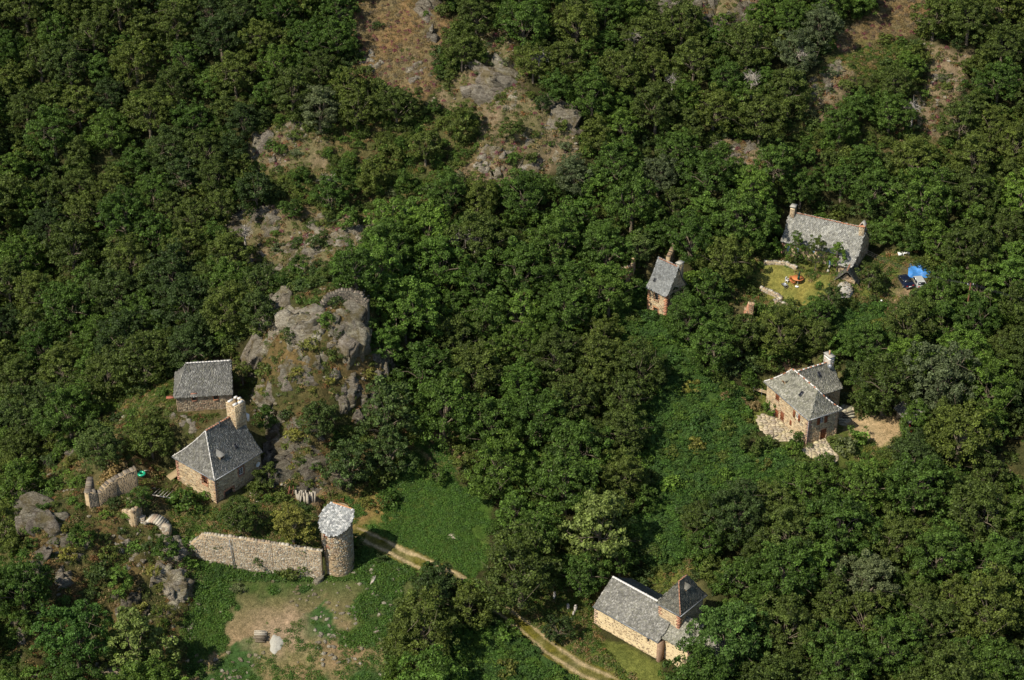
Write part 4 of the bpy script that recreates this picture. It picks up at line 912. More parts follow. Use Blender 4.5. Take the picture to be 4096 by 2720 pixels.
# ------------------------------------------------------------------ rock outcrops
M_rock = None
def rockmat():
    b = NB("schist_rock"); P = b.pos()
    mp = b.add("ShaderNodeMapping"); mp.inputs["Rotation"].default_value = (.5, .35, .6); mp.inputs["Scale"].default_value = (1, 1, 3.2); b.ln(P, mp.inputs["Vector"])
    n1 = b.noise(.9, 8, .75, mp.outputs[0]); n2 = b.noise(4.5, 6, .75, mp.outputs[0]); n3 = b.noise(.35, 5, .7, P)
    v = b.add("ShaderNodeTexVoronoi", feature='DISTANCE_TO_EDGE'); v.inputs["Scale"].default_value = 1.1; b.ln(mp.outputs[0], v.inputs["Vector"])
    c1 = b.ramp(n1.outputs[0], [(.28, (.13,.11,.085)), (.45, (.27,.24,.19)), (.6, (.40,.37,.30)), (.78, (.56,.52,.44))])
    c2 = b.ramp(n2.outputs[0], [(.35, (.62,.60,.58)), (.65, (1.3,1.28,1.25))]); c = b.mix(c1.outputs[0], c2.outputs[0], 1, 'MULTIPLY')
    ck = b.ramp(v.outputs["Distance"], [(.0, (.35,.33,.3)), (.06, (1, 1, 1))]); c = b.mix(c, ck.outputs[0], .8, 'MULTIPLY')
    lf = b.ramp(n3.outputs[0], [(.50, (0, 0, 0)), (.62, (.75, .75, .75))]); c = b.mix(c, (.17,.135,.055, 1), lf.outputs[0])
    c = b.mix(c, b.attr(), 1, 'MULTIPLY')
    b.col(c); b.p.inputs["Roughness"].default_value = .95; b.p.inputs["Specular IOR Level"].default_value = .15
    s = b.add("ShaderNodeMath", operation='ADD'); b.ln(n1.outputs[0], s.inputs[0]); b.ln(n2.outputs[0], s.inputs[1]); b.bump(s.outputs[0], 1.0, .5); return b.m
M_rock = rockmat()
def chunk(mb, c, r, seed, stretch=(1, 1, 1), ax=None, tint=1.0):
    g = np.random.default_rng(seed); bm = bmesh.new(); n = 16
    P = g.normal(size=(n, 3)); P /= np.linalg.norm(P, axis=1)[:, None]; P *= g.uniform(.75, 1.05, (n, 1)); P *= np.array(stretch) * r
    for p in P: bm.verts.new(p)
    bmesh.ops.convex_hull(bm, input=bm.verts)
    loose = [v for v in bm.verts if not v.link_faces]
    if loose: bmesh.ops.delete(bm, geom=loose, context='VERTS')
    if r > .8:
        bmesh.ops.subdivide_edges(bm, edges=bm.edges[:], cuts=2 if r > 1.6 else 1, use_grid_fill=True); bmesh.ops.triangulate(bm, faces=bm.faces[:])
    bm.verts.index_update(); V = np.array([v.co[:] for v in bm.verts])
    V += g.normal(size=V.shape) * r * .045
    if ax is not None: V = V @ np.array(ax.to_3x3()).T
    F = []
    for f in bm.faces:
        q = [v.index for v in f.verts]
        for k in range(1, len(q) - 1): F.append((q[0], q[k], q[k + 1]))
    bm.free(); mb.add(V + np.array(c), F, (tint, tint * g.uniform(.97, 1.02), tint * g.uniform(.92, 1.0)))
def outcrop(label, poly, n, r0, r1, seed, sink=.35, lean=(.5, -.2), st=(1.2, .8, 1.5), tint=1.0, name="rock_outcrop"):
    poly = np.array(poly, float); g = np.random.default_rng(seed); lo, hi = poly.min(0), poly.max(0); mb = MB(); k = 0; tries = 0; first = None
    while k < n and tries < n * 30:
        tries += 1; p = g.uniform(lo, hi)
        if not in_poly(np.array([p[0]]), np.array([p[1]]), poly)[0]: continue
        w = G(*p); r = g.uniform(r0, r1) if k > 2 else r1
        if first is None: first = w.copy()
        A = Matrix.Rotation(lean[0] + g.uniform(-.25, .25), 4, 'Y') @ Matrix.Rotation(lean[1] + g.uniform(-.25, .25), 4, 'X') @ Matrix.Rotation(g.uniform(-.6, .6), 4, 'Z')
        chunk(mb, (w.x - first.x, w.y - first.y + r * .3, w.z - first.z - r * sink), r, int(g.integers(1e9)), st, A, tint * g.uniform(.8, 1.15)); k += 1
    o = thing(name, label, "rock", first, me=mb.mesh("rock_mesh", M_rock)); return o
K = KO
OUT = [
 ("big smooth grey crag with a dark crack standing above the hamlet wood", [(2010,760),(2000,660),(2070,560),(2130,470),(2200,400),(2270,480),(2310,560),(2230,640),(2130,690),(2050,740)], 15, 3.2, 6.2, 1, .52, (.35,-.45), (1.0,.55,1.35), 1.15),
 ("broken grey crag with a shadowed overhang beside the heather slope", [(1880,340),(1960,270),(2070,260),(2080,380),(1960,400),(1890,380)], 16, 1.5, 3.8, 2, .4, (.7,-.2), (1.7,.7,1.0), 1.05),
 ("tan rubble slabs under the shadowed crag", [(1950,400),(2060,380),(2070,430),(1990,450)], 10, .6, 1.3, 3, .4, (.5,0), (1.3,.8,.8), 1.35),
 ("pale scree ribs between the two upper crags", [(1900,600),(2000,560),(2010,700),(1900,690)], 22, .4, 1.3, 4, .35, (.5,-.2), (1,.8,1.3), 1.2),
 ("slanted slab pair at the top of the heather slope", [(1665,20),(1740,0),(1770,50),(1690,80)], 6, .9, 2.1, 5, .3, (.8,0), (1.7,.7,.9), .95),
 ("upright pointed rock on the heather slope", [(1715,130),(1735,130),(1735,175),(1715,175)], 3, .8, 1.5, 6, .2, (.1,0), (.7,.7,1.6), .85),
 ("scattered pale rocks at the foot of the heather slope", [(1420,210),(1500,190),(1530,260),(1470,290),(1420,270)], 18, .4, 1.2, 7, .35, (.4,0), (1,.8,1.2), 1.15),
 ("grey rocks half way down the heather slope", [(1620,280),(1720,240),(1730,340),(1640,350)], 14, .4, 1.2, 8, .35, (.4,0), (1,.8,1.2), 1.05),
 ("round topped rock on the oak covered spur", [(1005,560),(1050,530),(1080,570),(1080,640),(1000,650)], 9, .9, 2.3, 9, .45, (.2,-.2), (.9,.8,1.4), .95),
 ("grey rocks among scrub on the oak covered spur", [(1140,490),(1200,480),(1230,560),(1150,590)], 12, .5, 1.4, 10, .4, (.3,0), (1,.8,1.2), 1.0),
 ("long dark cliff band under the oak spur", [(925,860),(1100,830),(1130,900),(1100,940),(930,950)], 40, .7, 2.2, 11, .5, (.4,-.3), (1.1,.7,1.4), .9),
 ("pale rock steps between the cliff band and the round bush", [(1240,870),(1310,870),(1300,930),(1240,930)], 14, .5, 1.4, 12, .4, (.4,-.2), (1.1,.8,1.2), 1.1),
 ("wide grey rock slope uphill of the bright ash wood", [(1340,900),(1540,880),(1520,930),(1410,990),(1330,1010),(1300,960)], 40, .6, 1.9, 13, .5, (.4,-.2), (1.2,.8,1.1), 1.05),
 ("rough brown rock slope below the round bush", [(1130,970),(1230,960),(1300,1040),(1200,1090),(1060,1080)], 34, .5, 1.7, 14, .5, (.4,-.2), (1.1,.8,1.1), .9),
 ("rocky ochre foot slope above the knoll", [(930,1000),(1060,1020),(1140,1110),(1080,1130),(960,1060)], 26, .4, 1.3, 15, .45, (.4,-.2), (1.1,.8,1.1), 1.05),
 ("tall grey rock wall forming the western shoulder of the knoll", [(1010,1370),(1060,1240),(1130,1215),(1145,1290),(1120,1400),(1050,1430)], 30, 1.2, 3.2, 16, .5, (.45,-.3), (.9,.7,1.7), 1.1),
 ("single pale upright slab below the western shoulder of the knoll", [(1150,1360),(1175,1350),(1180,1410),(1155,1410)], 3, .9, 1.5, 17, .2, (.1,-.2), (.7,.6,1.4), 1.05),
 ("white streaked crag under the curved knoll wall", [(1160,1270),(1290,1260),(1300,1350),(1240,1400),(1170,1350)], 30, 1.0, 3.0, 18, .45, (.7,-.3), (1.4,.7,1.1), 1.3),
 ("craggy grey rock face under the east end of the knoll wall", [(1290,1300),(1420,1230),(1450,1300),(1430,1420),(1330,1440)], 34, 1.0, 2.9, 19, .45, (.4,-.3), (1,.7,1.5), 1.0),
 ("fissured rocks on the steep east flank of the knoll", [(1480,1390),(1560,1370),(1580,1480),(1510,1540)], 20, .6, 1.7, 20, .4, (.2,-.3), (.8,.7,1.6), 1.0),
 ("rock patch in the middle of the knoll face", [(1340,1520),(1400,1510),(1420,1640),(1350,1630)], 16, .6, 1.7, 21, .4, (.3,-.3), (1,.7,1.5), .9),
 ("rocks beside the ruined chimney gable", [(1020,1550),(1090,1540),(1110,1650),(1030,1660)], 16, .6, 1.6, 22, .4, (.4,-.3), (1,.7,1.3), .95),
 ("broad dark rock face above the log pile", [(1090,1780),(1200,1750),(1290,1850),(1390,1960),(1240,1970),(1110,1960)], 44, 1.2, 3.2, 23, .5, (.6,-.4), (1.4,.6,1.2), .72),
 ("dark rock rib behind the shaded wall of the tall house", [(1040,1830),(1080,1800),(1100,1950),(1040,1980)], 14, .8, 1.8, 24, .4, (.1,-.2), (.8,.7,1.8), .9),
 ("grey rocks half hidden in the wood west of the barn", [(540,1390),(620,1370),(660,1400),(620,1450),(550,1440)], 16, .6, 1.8, 25, .4, (.6,-.2), (1.4,.7,1.1), 1.0),
 ("brown mossy rock dome on the ridge edge", [(145,1820),(180,1760),(240,1740),(300,1780),(290,1830),(180,1880)], 20, .8, 2.0, 26, .5, (.2,-.2), (1,.9,1.1), .62),
 ("big leaning grey slab at the ridge edge", [(115,2000),(140,1965),(200,2030),(240,2080),(200,2130),(150,2150),(110,2080)], 12, 1.3, 2.6, 27, .4, (.75,-.2), (1.5,.8,1.1), .85),
 ("long grey rock buttress low on the ridge", [(70,2350),(110,2250),(160,2230),(150,2350),(110,2420),(55,2420)], 18, 1.0, 2.4, 28, .5, (.4,-.3), (.9,.8,1.7), .75),
 ("lichen edged rock fin above the dark gully", [(60,2500),(90,2450),(100,2500),(90,2580),(60,2600)], 8, .8, 1.7, 29, .35, (.2,-.2), (.7,.7,1.6), .9),
 ("pale rock boss among ochre scrub", [(215,2290),(270,2280),(280,2350),(220,2370)], 9, .9, 1.8, 30, .4, (.3,-.2), (1,.8,1.3), 1.2),
 ("bright white rock with a vertical crack beside the retaining wall", [(610,2300),(680,2260),(740,2330),(730,2430),(690,2440),(660,2350)], 20, .8, 2.0, 31, .4, (.3,-.2), (1,.8,1.5), 1.3),
 ("white rocks at the west end of the retaining wall", [(640,2160),(720,2140),(760,2200),(720,2250),(640,2240)], 18, .6, 1.6, 32, .4, (.3,-.2), (1,.8,1.3), 1.2),
 ("dark bramble covered boulder on the ochre slope", [(440,2370),(560,2380),(590,2470),(470,2470)], 16, .9, 2.0, 33, .55, (.3,-.2), (1.1,.9,1), .6),
 ("pale eroded rock tongue under the round tower", [(1240,2270),(1285,2265),(1300,2330),(1280,2350),(1250,2310)], 14, .5, 1.2, 34, .35, (.1,-.1), (.8,.7,1.6), 1.2),
 ("dark purple cliff at the top of the slope", [(2550,0),(2680,0),(2690,60),(2560,75)], 18, .9, 2.4, 35, .4, (.2,-.3), (1,.7,1.7), .75),
 ("brown rounded cliff beside the top edge wood", [(2760,10),(2860,0),(2830,110),(2760,120)], 18, .9, 2.2, 36, .45, (.3,-.3), (1,.8,1.4), .7),
 ("large purplish rock dome at the top of the slope", [(2920,30),(3040,0),(3060,80),(2960,110),(2860,110)], 22, .9, 2.2, 37, .5, (.3,-.3), (1.1,.8,1.2), .72),
 ("brown crag above the long farmhouse wood", [(2870,570),(2980,540),(3080,600),(3060,680),(2960,700),(2880,640)], 30, .7, 1.9, 38, .5, (.3,-.3), (1.1,.8,1.2), .8),
 ("narrow rock ridge with heather on the eastern spur", [(3240,340),(3360,250),(3390,280),(3280,400),(3220,390)], 24, .6, 1.7, 39, .4, (.4,-.2), (1,.8,1.3), .95),
 ("rounded rock in the eastern heather clearing", [(3750,300),(3830,310),(3820,360),(3760,360)], 10, .7, 1.6, 40, .5, (.3,-.2), (1.1,.9,1), .75),
 ("small rock knob in the wood at mid slope", [(2400,150),(2450,160),(2460,230),(2420,260)], 9, .7, 1.8, 41, .4, (.2,-.2), (.9,.8,1.4), .75),
 ("pale stones in the clearing above the terraced house", [(3060,1365),(3110,1360),(3130,1400),(3070,1400)], 14, .25, .6, 42, .3, (.2,-.1), (1,1,.8), 1.3),
]
OUT += [("dark weathered rocks climbing the knoll behind the chimney", [(1050,1650),(1250,1640),(1300,1760),(1100,1780)], 30, .7, 2.0, 71, .5, (.4,-.3), (1.1,.7,1.3), .75),
 ("rocks strewn over the upper knoll above the barn", [(1130,1430),(1330,1440),(1330,1520),(1120,1540)], 26, .6, 1.7, 72, .45, (.4,-.3), (1.1,.7,1.3), .9),
 ("dark rocks at the eastern foot of the knoll face", [(1400,1520),(1500,1560),(1480,1700),(1400,1680)], 20, .7, 1.8, 73, .45, (.3,-.3), (1,.7,1.4), .8),
 ("low rocks along the ridge between the barn and the brown dome", [(690,1660),(780,1680),(800,1740),(700,1730)], 12, .5, 1.3, 74, .45, (.3,-.2), (1.1,.8,1), 1.0),
 ("small rocks across the ochre slope below the stone arch", [(480,2150),(640,2150),(620,2260),(470,2280)], 22, .3, .9, 75, .4, (.3,-.2), (1.1,.8,1), 1.0),
 ("brown rocks between the leaning slab and the rock boss", [(200,2150),(330,2140),(360,2260),(230,2260)], 18, .4, 1.3, 76, .45, (.3,-.2), (1.1,.8,1.1), .8)]
for a in OUT: outcrop(*a)
rk_o = outcrop("heap of white quarried rubble at the corner of the tall stone house", [(1000,1975),(1030,1950),(1060,1970),(1040,2010),(1005,2020)], 90, .12, .32, 60, .2, (0,0), (1,1,.8), 2.0, name="rubble_heap"); rk_o['kind'] = 'stuff'; del rk_o['category']
outcrop("tumbled stone heap beside the round tower", [(1260,2060),(1300,2050),(1310,2075),(1270,2085)], 30, .15, .35, 61, .2, (0,0), (1,1,.8), 1.3, name="stone_heap")
print("T rocks %.1f" % (time.time() - T0))

# ------------------------------------------------------------------ foliage
def leaves(P, Nm, size, g, tint=.34, jit=.8, flat=0.0):
    """one small folded leaf spray per point"""
    n = len(P); N_ = Nm + g.normal(size=(n, 3)) * jit; N_[:, 2] += .25; N_ /= np.linalg.norm(N_, axis=1)[:, None]
    a = g.normal(size=(n, 3)); A = np.cross(N_, a); A /= np.linalg.norm(A, axis=1)[:, None]; B = np.cross(N_, A)
    s = (size * g.uniform(.55, 1.35, n))[:, None]; w = s * g.uniform(.45, .8, (n, 1))
    V = np.stack([P - A * s * .6, P + B * w * .55 + N_ * s * .08, P + A * s * .6 - N_ * s * .15, P - B * w * .55 + N_ * s * .08], 1).reshape(-1, 3)
    F = np.arange(n * 4).reshape(n, 4); c = np.repeat(g.normal(1, tint, n).clip(.45, 1.8), 4)[:, None] * np.array([1, 1, 1.])
    return V, F, c
def crown_mesh(name, r, rz, hc, nclu, per, leaf, seed, mat, form='round', crc=.36):
    g = np.random.default_rng(seed); d = g.normal(size=(nclu, 3)); d /= np.linalg.norm(d, axis=1)[:, None]; d[:, 2] = np.where(d[:, 2] < -.75, -d[:, 2], d[:, 2])
    ph = np.arctan2(d[:, 1], d[:, 0]); lob = 1 + .14 * np.sin(ph * 2 + seed) + .10 * np.sin(ph * 3 + seed * 2.3) + .08 * np.sin(5 * ph + d[:, 2] * 4)
    rad = (g.uniform(.12, 1.0, nclu) ** .38) * lob * np.where(g.random(nclu) < .16, 1.12, 1.0)
    C = d * rad[:, None] * np.array([r, r, rz]); C[:, 2] += hc
    if form == 'tall': C[:, :2] *= (1.1 - .55 * np.clip((C[:, 2:3] - hc) / rz, -1, 1))
    cr = r * crc * g.uniform(.6, 1.2, nclu) * (.8 if form == 'open' else 1); VV, FF, CCc = [], [], []; k = 0
    bright = g.normal(1, .16, nclu)
    for i in range(nclu):
        m = int(per * (cr[i] / (r * crc)) ** 2 * (.6 if form == 'open' else 1)) + 4; u = g.normal(size=(m, 3)); u /= np.linalg.norm(u, axis=1)[:, None]; u[:, 2] = np.where(u[:, 2] < -.3, -u[:, 2], u[:, 2])
        u += d[i] * .45; u /= np.linalg.norm(u, axis=1)[:, None]
        P = C[i] + u * cr[i] * g.uniform(.55, 1.08, (m, 1)) * np.array([1, 1, .8]); V, F, c = leaves(P, u, leaf, g)
        VV.append(V); FF.append(F + k); CCc.append(c * bright[i]); k += len(V)
    return newmesh(name, np.concatenate(VV), np.concatenate(FF), mat, np.concatenate(CCc)), C
def trunk_mesh(name, hc, r, C, seed, bare=False, mat=None):
    g = np.random.default_rng(seed); m = MB(); top = hc * .75 if not bare else hc
    m.cyl((0, 0, -.8), (.1, .05, top * .5), .075 * r + .05, .055 * r + .04, 7, cap=False); m.cyl((.1, .05, top * .5), (0, 0, top), .055 * r + .04, .03 * r + .03, 6, cap=False)
    idx = g.permutation(len(C))[:14 if not bare else 30]
    for i in idx:
        s = Vector((0, 0, top * g.uniform(.45, 1.0))); e = Vector(C[i]) * 1.0; md = s.lerp(e, .5) + Vector((0, 0, .1 * r)) + Vector(g.normal(size=3) * .08 * r); rr = .02 * r + .02
        m.cyl(s, md, rr, rr * .7, 4, cap=False); m.cyl(md, e, rr * .7, rr * .3, 4, cap=False)
        for q in range(4 if bare else 2):
            e2 = md.lerp(e, g.uniform(.2, 1)) ; f2 = e2 + Vector(g.normal(size=3) * r * .22) + Vector((0, 0, .12 * r)); m.cyl(e2, f2, rr * .4, rr * .15, 3, cap=False)
    return m.mesh(name, mat or M_bark)
CRN = {}
def mk(kind, nv, r, rz, hc, nclu, per, leaf, form='round', crc=.36):
    L = []
    for i in range(nv):
        me, C = crown_mesh("crown_" + kind, r, rz, hc, nclu, per, leaf, 100 + i * 7 + int(r * 31) + len(kind), LEAF['mid'], form, crc); L.append((me, trunk_mesh("trunk_" + kind, hc, r, C, 5 + i), r, rz, hc))
    CRN[kind] = L
mk('small', 4, 2.0, 2.0, 2.2, 52, 56, .24, crc=.25); mk('medium', 5, 3.1, 3.1, 3.6, 120, 58, .25, crc=.19); mk('large', 5, 4.4, 4.1, 5.0, 210, 68, .26, crc=.155)
mk('tall', 3, 2.6, 4.0, 4.6, 110, 56, .25, 'tall', .21); mk('open', 3, 3.0, 2.6, 3.6, 90, 44, .23, 'open', .21)
BSH = []
for i in range(4):
    me, C = crown_mesh("bush_leaves", 1.2, .95, .62, 22, 30, .23, 400 + i, LEAF['mid'], 'round', .42); BSH.append(me)
DEAD = []
for i in range(3):
    g = np.random.default_rng(70 + i); d = g.normal(size=(30, 3)); d /= np.linalg.norm(d, axis=1)[:, None]; C = d * np.array([2.2, 2.2, 2.0]) * g.uniform(.5, 1, (30, 1)); C[:, 2] = np.abs(C[:, 2]) + 3.0
    DEAD.append(trunk_mesh("bare_branches", 4.6, 2.6, C, 80 + i, True, M_dead))
TONEW = dict(dark="dark green", olive="olive green", mid="mid green", bright="bright green", yellow="yellow-green", lime="pale lime green", grey="grey-green", ivy="deep ivy green", brown="brownish", fresh="fresh green", herb="vivid green", rust="rusty", tan="straw coloured")
LMK = [((1600,200), "the heather slope"), ((2150,600), "the big grey crag"), ((1370,1210), "the curved knoll wall"), ((820,1540), "the low barn"), ((870,1850), "the tall stone house"), ((1340,2200), "the round tower"), ((2600,2450), "the chapel"), ((3250,1620), "the terraced house"),
       ((2640,1150), "the tower house"), ((3290,960), "the long farmhouse"), ((3650,1120), "the parked cars"), ((3860,1200), "the brown pole"), ((1810,2145), "the ash heap"), ((1100,880), "the cliff band"), ((2960,60), "the rock dome"), ((3300,330), "the narrow rock ridge"), ((3700,1690), "the slate shelter"), ((1090,2580), "the white sand heap"), ((200,2080), "the leaning grey slab")]
def where(px, py):
    best = min(LMK, key=lambda l: math.hypot(l[0][0] - px, (l[0][1] - py) * 1.1)); dx, dy = px - best[0][0], py - best[0][1]; dist = math.hypot(dx, dy)
    v = "uphill" if dy < -abs(dx) * .4 else "downhill" if dy > abs(dx) * .4 else ""; hz = "west" if dx < -abs(dy) * .4 else "east" if dx > abs(dy) * .4 else ""
    s = (v + (" and " if v and hz else "") + hz) or "beside"; far = "just " if dist < 260 else "" if dist < 620 else "far "
    return far + s + (" of " if s != "beside" else " ") + best[1], best[1]
USED = {}
def unique(mkl, px, py):
    ws = where(px, py)[0]; lb = mkl(ws)
    if lb not in USED: USED[lb] = 1; return lb
    o = sorted(LMK, key=lambda l: math.hypot(l[0][0] - px, (l[0][1] - py) * 1.1))
    for k in range(1, 9):
        lb = mkl(f"between {o[0][1]} and {o[k][1]}" if k < 5 else f"{ws} facing {o[k - 4][1]}")
        if lb not in USED and len(lb.split()) <= 16: USED[lb] = 1; return lb
    return mkl(where(px, py)[0])
def add_tree(x, y, kind, tone, sc, label=None, variant=None, rotz=None, zoff=0.0, cat='tree', asym=1.0):
    lst = CRN[kind]; v = variant if variant is not None else int(rng.integers(len(lst))); me, tm, r, rz, hc = lst[v % len(lst)]; z = float(H(x, y)) + zoff
    px, py, _ = proj(x, y, z + hc * sc); w, reg = where(px, py)
    lb = label or unique(lambda u: f"{TONEW[tone]} {('smaller ' if sc < .9 else '')}{dict(small='small round', medium='rounded', large='broad', tall='tall narrow', open='thin open')[kind]} tree {u}", px, py)
    o = thing(kind_name[kind], lb, cat, None, None if label else f"trees around {reg}"); o.location = (x, y, z); o.rotation_euler = (0, 0, R3(0, 6.28) if rotz is None else rotz); o.scale = (sc, sc, sc * asym)
    c = link("crown", me, o); c.material_slots[0].link = 'OBJECT'; c.material_slots[0].material = LEAF[tone]; link("trunk", tm, o); return o
kind_name = dict(small='small_tree', medium='oak_tree', large='chestnut_tree', tall='ash_tree', open='thin_tree')
def find_ground(px, py, hc):      # ground point whose point hc above it is seen at px, py
    d = rayd(px, py); t = np.arange(190, 480, .3); x, y, z = d[0] * t, d[1] * t, CZ + d[2] * t; u = z - hc - H(x, y); k = int(np.argmax(u < 0)); k = k if u[k] < 0 else len(t) - 1
    return x[k], y[k]
TREES = []     # x, y, radius  (accepted)
def special(px, py, rpx, kind, tone, label, asym=1.0, cat='tree'):
    rad = rpx / 27.0; r0, hc0 = CRN[kind][0][2], CRN[kind][0][4]; sc = rad / r0; x, y = find_ground(px, py, hc0 * sc * asym); TREES.append((x, y, rad)); add_tree(x, y, kind, tone, sc, label, asym=asym, cat=cat)
BUSHES = []
def add_bush(x, y, r, tone, label=None, asym=1.0, name="bush", cat="bush"):
    z = float(H(x, y)); px, py, _ = proj(x, y, z); w, reg = where(px, py); s = r / 1.2
    o = thing(name, label or unique(lambda u: f"{TONEW[tone]} {'low' if r < 1 else 'rounded' if r < 1.6 else 'broad'} bush {u}", px, py), cat, None, None if label else f"bushes around {reg}", BSH[int(rng.integers(4))]); o.location = (x, y, z - .1 * r); o.rotation_euler = (0, 0, R3(0, 6.28)); o.scale = (s, s, s * asym * R3(.85, 1.15))
    o.material_slots[0].link = 'OBJECT'; o.material_slots[0].material = LEAF[tone]; BUSHES.append((x, y, r)); return o
def sbush(px, py, rpx, tone, label, asym=1.0, name="bush", cat="bush"):
    r = rpx / 27.0; x, y = find_ground(px, py, r * .5 * asym); add_bush(x, y, r, tone, label, asym, name, cat)
for a in [
 (1170,2105,76,'medium','yellow',"bright leafy fig-like tree on the terrace beside the round tower",.9), (955,2065,70,'medium','olive',"dark rounded tree on the terrace below the shaded corner of the tall house",.9), (560,2010,40,'small','mid',"small tree by the pallet in the courtyard"),
 (1395,1862,92,'medium','ivy',"round ivy-like tree hugging the foot of the knoll",1.0), (1545,1650,95,'tall','ivy',"tall dense ivy-clad tree on the knoll flank"), (1560,1800,72,'tall','ivy',"lower ivy-clad tree at the top corner of the meadow"), (1280,1690,75,'medium','dark',"dark tree with dead twigs in the middle of the knoll face"),
 (1752,1905,32,'small','mid',"little round tree alone near the bare patch of the meadow"), (545,2585,100,'tall','lime',"pale lime ash tree at the foot of the ochre slope"), (300,2560,120,'large','fresh',"large green ash tree below the rock fin"), (665,2455,45,'open','yellow',"thin leaning tree with a bare trunk above the pale ash tree"),
 (600,1745,92,'large','olive',"brownish olive tree against the front of the tall house roof"), (395,1790,95,'large','ivy',"dense green tree mass behind the grey bare bush"), (968,1500,48,'small','olive',"small tree covering the east end of the barn roof"), (920,1585,22,'small','mid',"tiny tree at the east corner of the barn wall"),
 (2905,2560,135,'large','herb',"large blue-green tree hiding the apse of the chapel"), (2775,2585,40,'open','olive',"thin feathery tree in front of the chapel choir"), (2400,2110,105,'tall','lime',"pale tipped tall tree uphill of the chapel nave"), (2320,2300,92,'large','mid',"broad tree touching the western end of the chapel roof",.9), (2480,2240,70,'medium','mid',"round tree just behind the chapel ridge"),
 (2080,2290,145,'large','olive',"big olive green chestnut on the far side of the track from the chapel"), (1690,2520,125,'large','olive',"large dark tree overhanging the lower field"), (1740,2370,90,'medium','dark',"dark tree hiding the middle stretch of the track"), (2230,2520,48,'small','dark',"dark round tree between the track and the chapel"),
 (3545,1540,125,'large','olive',"large olive tree behind the sandy yard"), (3760,1520,140,'large','grey',"huge grey-green chestnut over the slate shelter"), (3960,1560,120,'large','mid',"broad tree east of the slate shelter"), 
 (3320,1200,55,'small','dark',"dark round tree below the little stone oven"), (3270,1260,70,'medium','mid',"tree below the dry lawn"), (3480,1110,55,'small','olive',"dense bushy tree beside the little slate roofed oven"), (2560,1000,72,'medium','ivy',"neat round ivy-green tree uphill of the tower house"), (2900,1040,105,'large','olive',"large olive chestnut between the tower house and the long farmhouse"), (2285,870,85,'medium','bright',"bright round tree crown in the middle of the wood"),
 (1848,205,88,'large','olive',"big solitary oak on the edge of the heather slope"), (1735,430,30,'small','mid',"small bright tree below the heather slope"), (2170,420,34,'small','dark',"little tree on the top edge of the big grey crag"), (3640,1300,110,'large','olive',"broad tree just below the two parked cars"), (3470,2330,105,'large','grey',"blue-grey tree with shining leaves in the lower wood"),
 (2720,1210,60,'medium','dark',"dark tree against the shaded side of the tower house"), (3880,1000,120,'large','olive',"huge olive tree beside the blue tarpaulin"), (2560,1480,105,'large','olive',"large chestnut at the edge of the bramble slope"), (2300,1600,110,'large','olive',"brownish feathery tree in the centre of the wood"),
]: special(*a)
for px, py, sc, tn, lb in ((3178,1052,.50,'mid',"narrow tree in front of the west end of the long farmhouse"), (3262,1078,.56,'olive',"dense tree in front of the middle of the long farmhouse"), (3345,1088,.50,'bright',"tree with a square top in front of the east end of the long farmhouse")):
    g_ = G(px, py); TREES.append((g_.x, g_.y, 1.2)); add_tree(g_.x, g_.y, 'tall', tn, sc, lb, asym=1.3)
x, y = find_ground(2055, 950, 2.2); TREES.append((x, y, .9)); add_tree(x, y, 'tall', 'lime', .38, "ivy-covered stump like a pale green column above the ruin fragment")
for a in [
 (740,2015,58,'mid',"green bush against the lit wall foot of the tall house"), (820,1985,26,'bright',"ivy clump climbing the lit wall of the tall house",1.2), (770,1940,22,'mid',"small creeper at the plank door of the tall house"), (1548,2005,48,'mid',"round bush at the edge of the straw coloured bank"), (1460,2010,26,'yellow',"yellowish shrub beside the straw coloured bank"),
 (1078,1998,22,'mid',"green bush between the rubble heap and the log pile"), (3182,1758,30,'mid',"clipped round evergreen bush at the corner of the terraced house",1.2), (3385,1795,44,'grey',"silver grey shrub beside the lower paving"), (3335,1770,30,'lime',"golden green shrub by the brown door steps"), (3435,1745,46,'bright',"bright green shrubbery beside the sandy yard"),
 (3353,1605,22,'lime',"lime green ball shaped bush in the angle of the two wings"), (3385,1590,24,'grey',"dark flowering shrub beside the lime ball bush"), (3080,1635,34,'bright',"creeper mass climbing the end of the terraced house wall",1.4), (2991,1690,24,'yellow',"bright yellow shrub at the edge of the upper paving"), (3240,1785,14,'grey',"low grey plant at the corner gutter"),
 (3108,1010,36,'bright',"bright round bush at the west corner of the long farmhouse"), (3200,1040,28,'dark',"dark bush under the second blue shutter"), (3275,1145,18,'bright',"small green dome plant on the lawn"), (3490,1200,24,'dark',"dark broom-like bush beside the garden light"), (3520,1155,34,'lime',"pale leafed shrub between the oven and the drive"),
 (3015,1130,24,'dark',"dark bush on the west edge of the lawn"), (1272,980,36,'dark',"solitary round dark bush on the rock slope"), (1330,890,26,'dark',"dark bush among the grey rocks uphill of the solitary bush"), (395,2300,50,'dark',"dark round bush in the middle of the ochre slope",1.2), (455,2015,26,'dark',"round dark bush beside the ruined wall stub"), (1330,2255,26,'rust',"reddish brambles at the foot of the round tower",1.3), (1410,2250,24,'mid',"green bush east of the round tower foot"), (1210,2215,22,'mid',"creeper hanging over the top of the retaining wall"), (980,2185,14,'mid',"ivy trail hanging from the retaining wall",1.5),
 (1530,2235,22,'dark',"dark bush below the track bend"), (2110,1220,26,'lime',"pale bush in the dark wood"), (660,2490,20,'mid',"low bush by the leaning tree"),
 (470,1870,46,'tan',"bare grey twiggy bush on the ruined wall",1.5), (430,1920,34,'tan',"second bare grey bush on the ruined wall"),
]: sbush(*a)
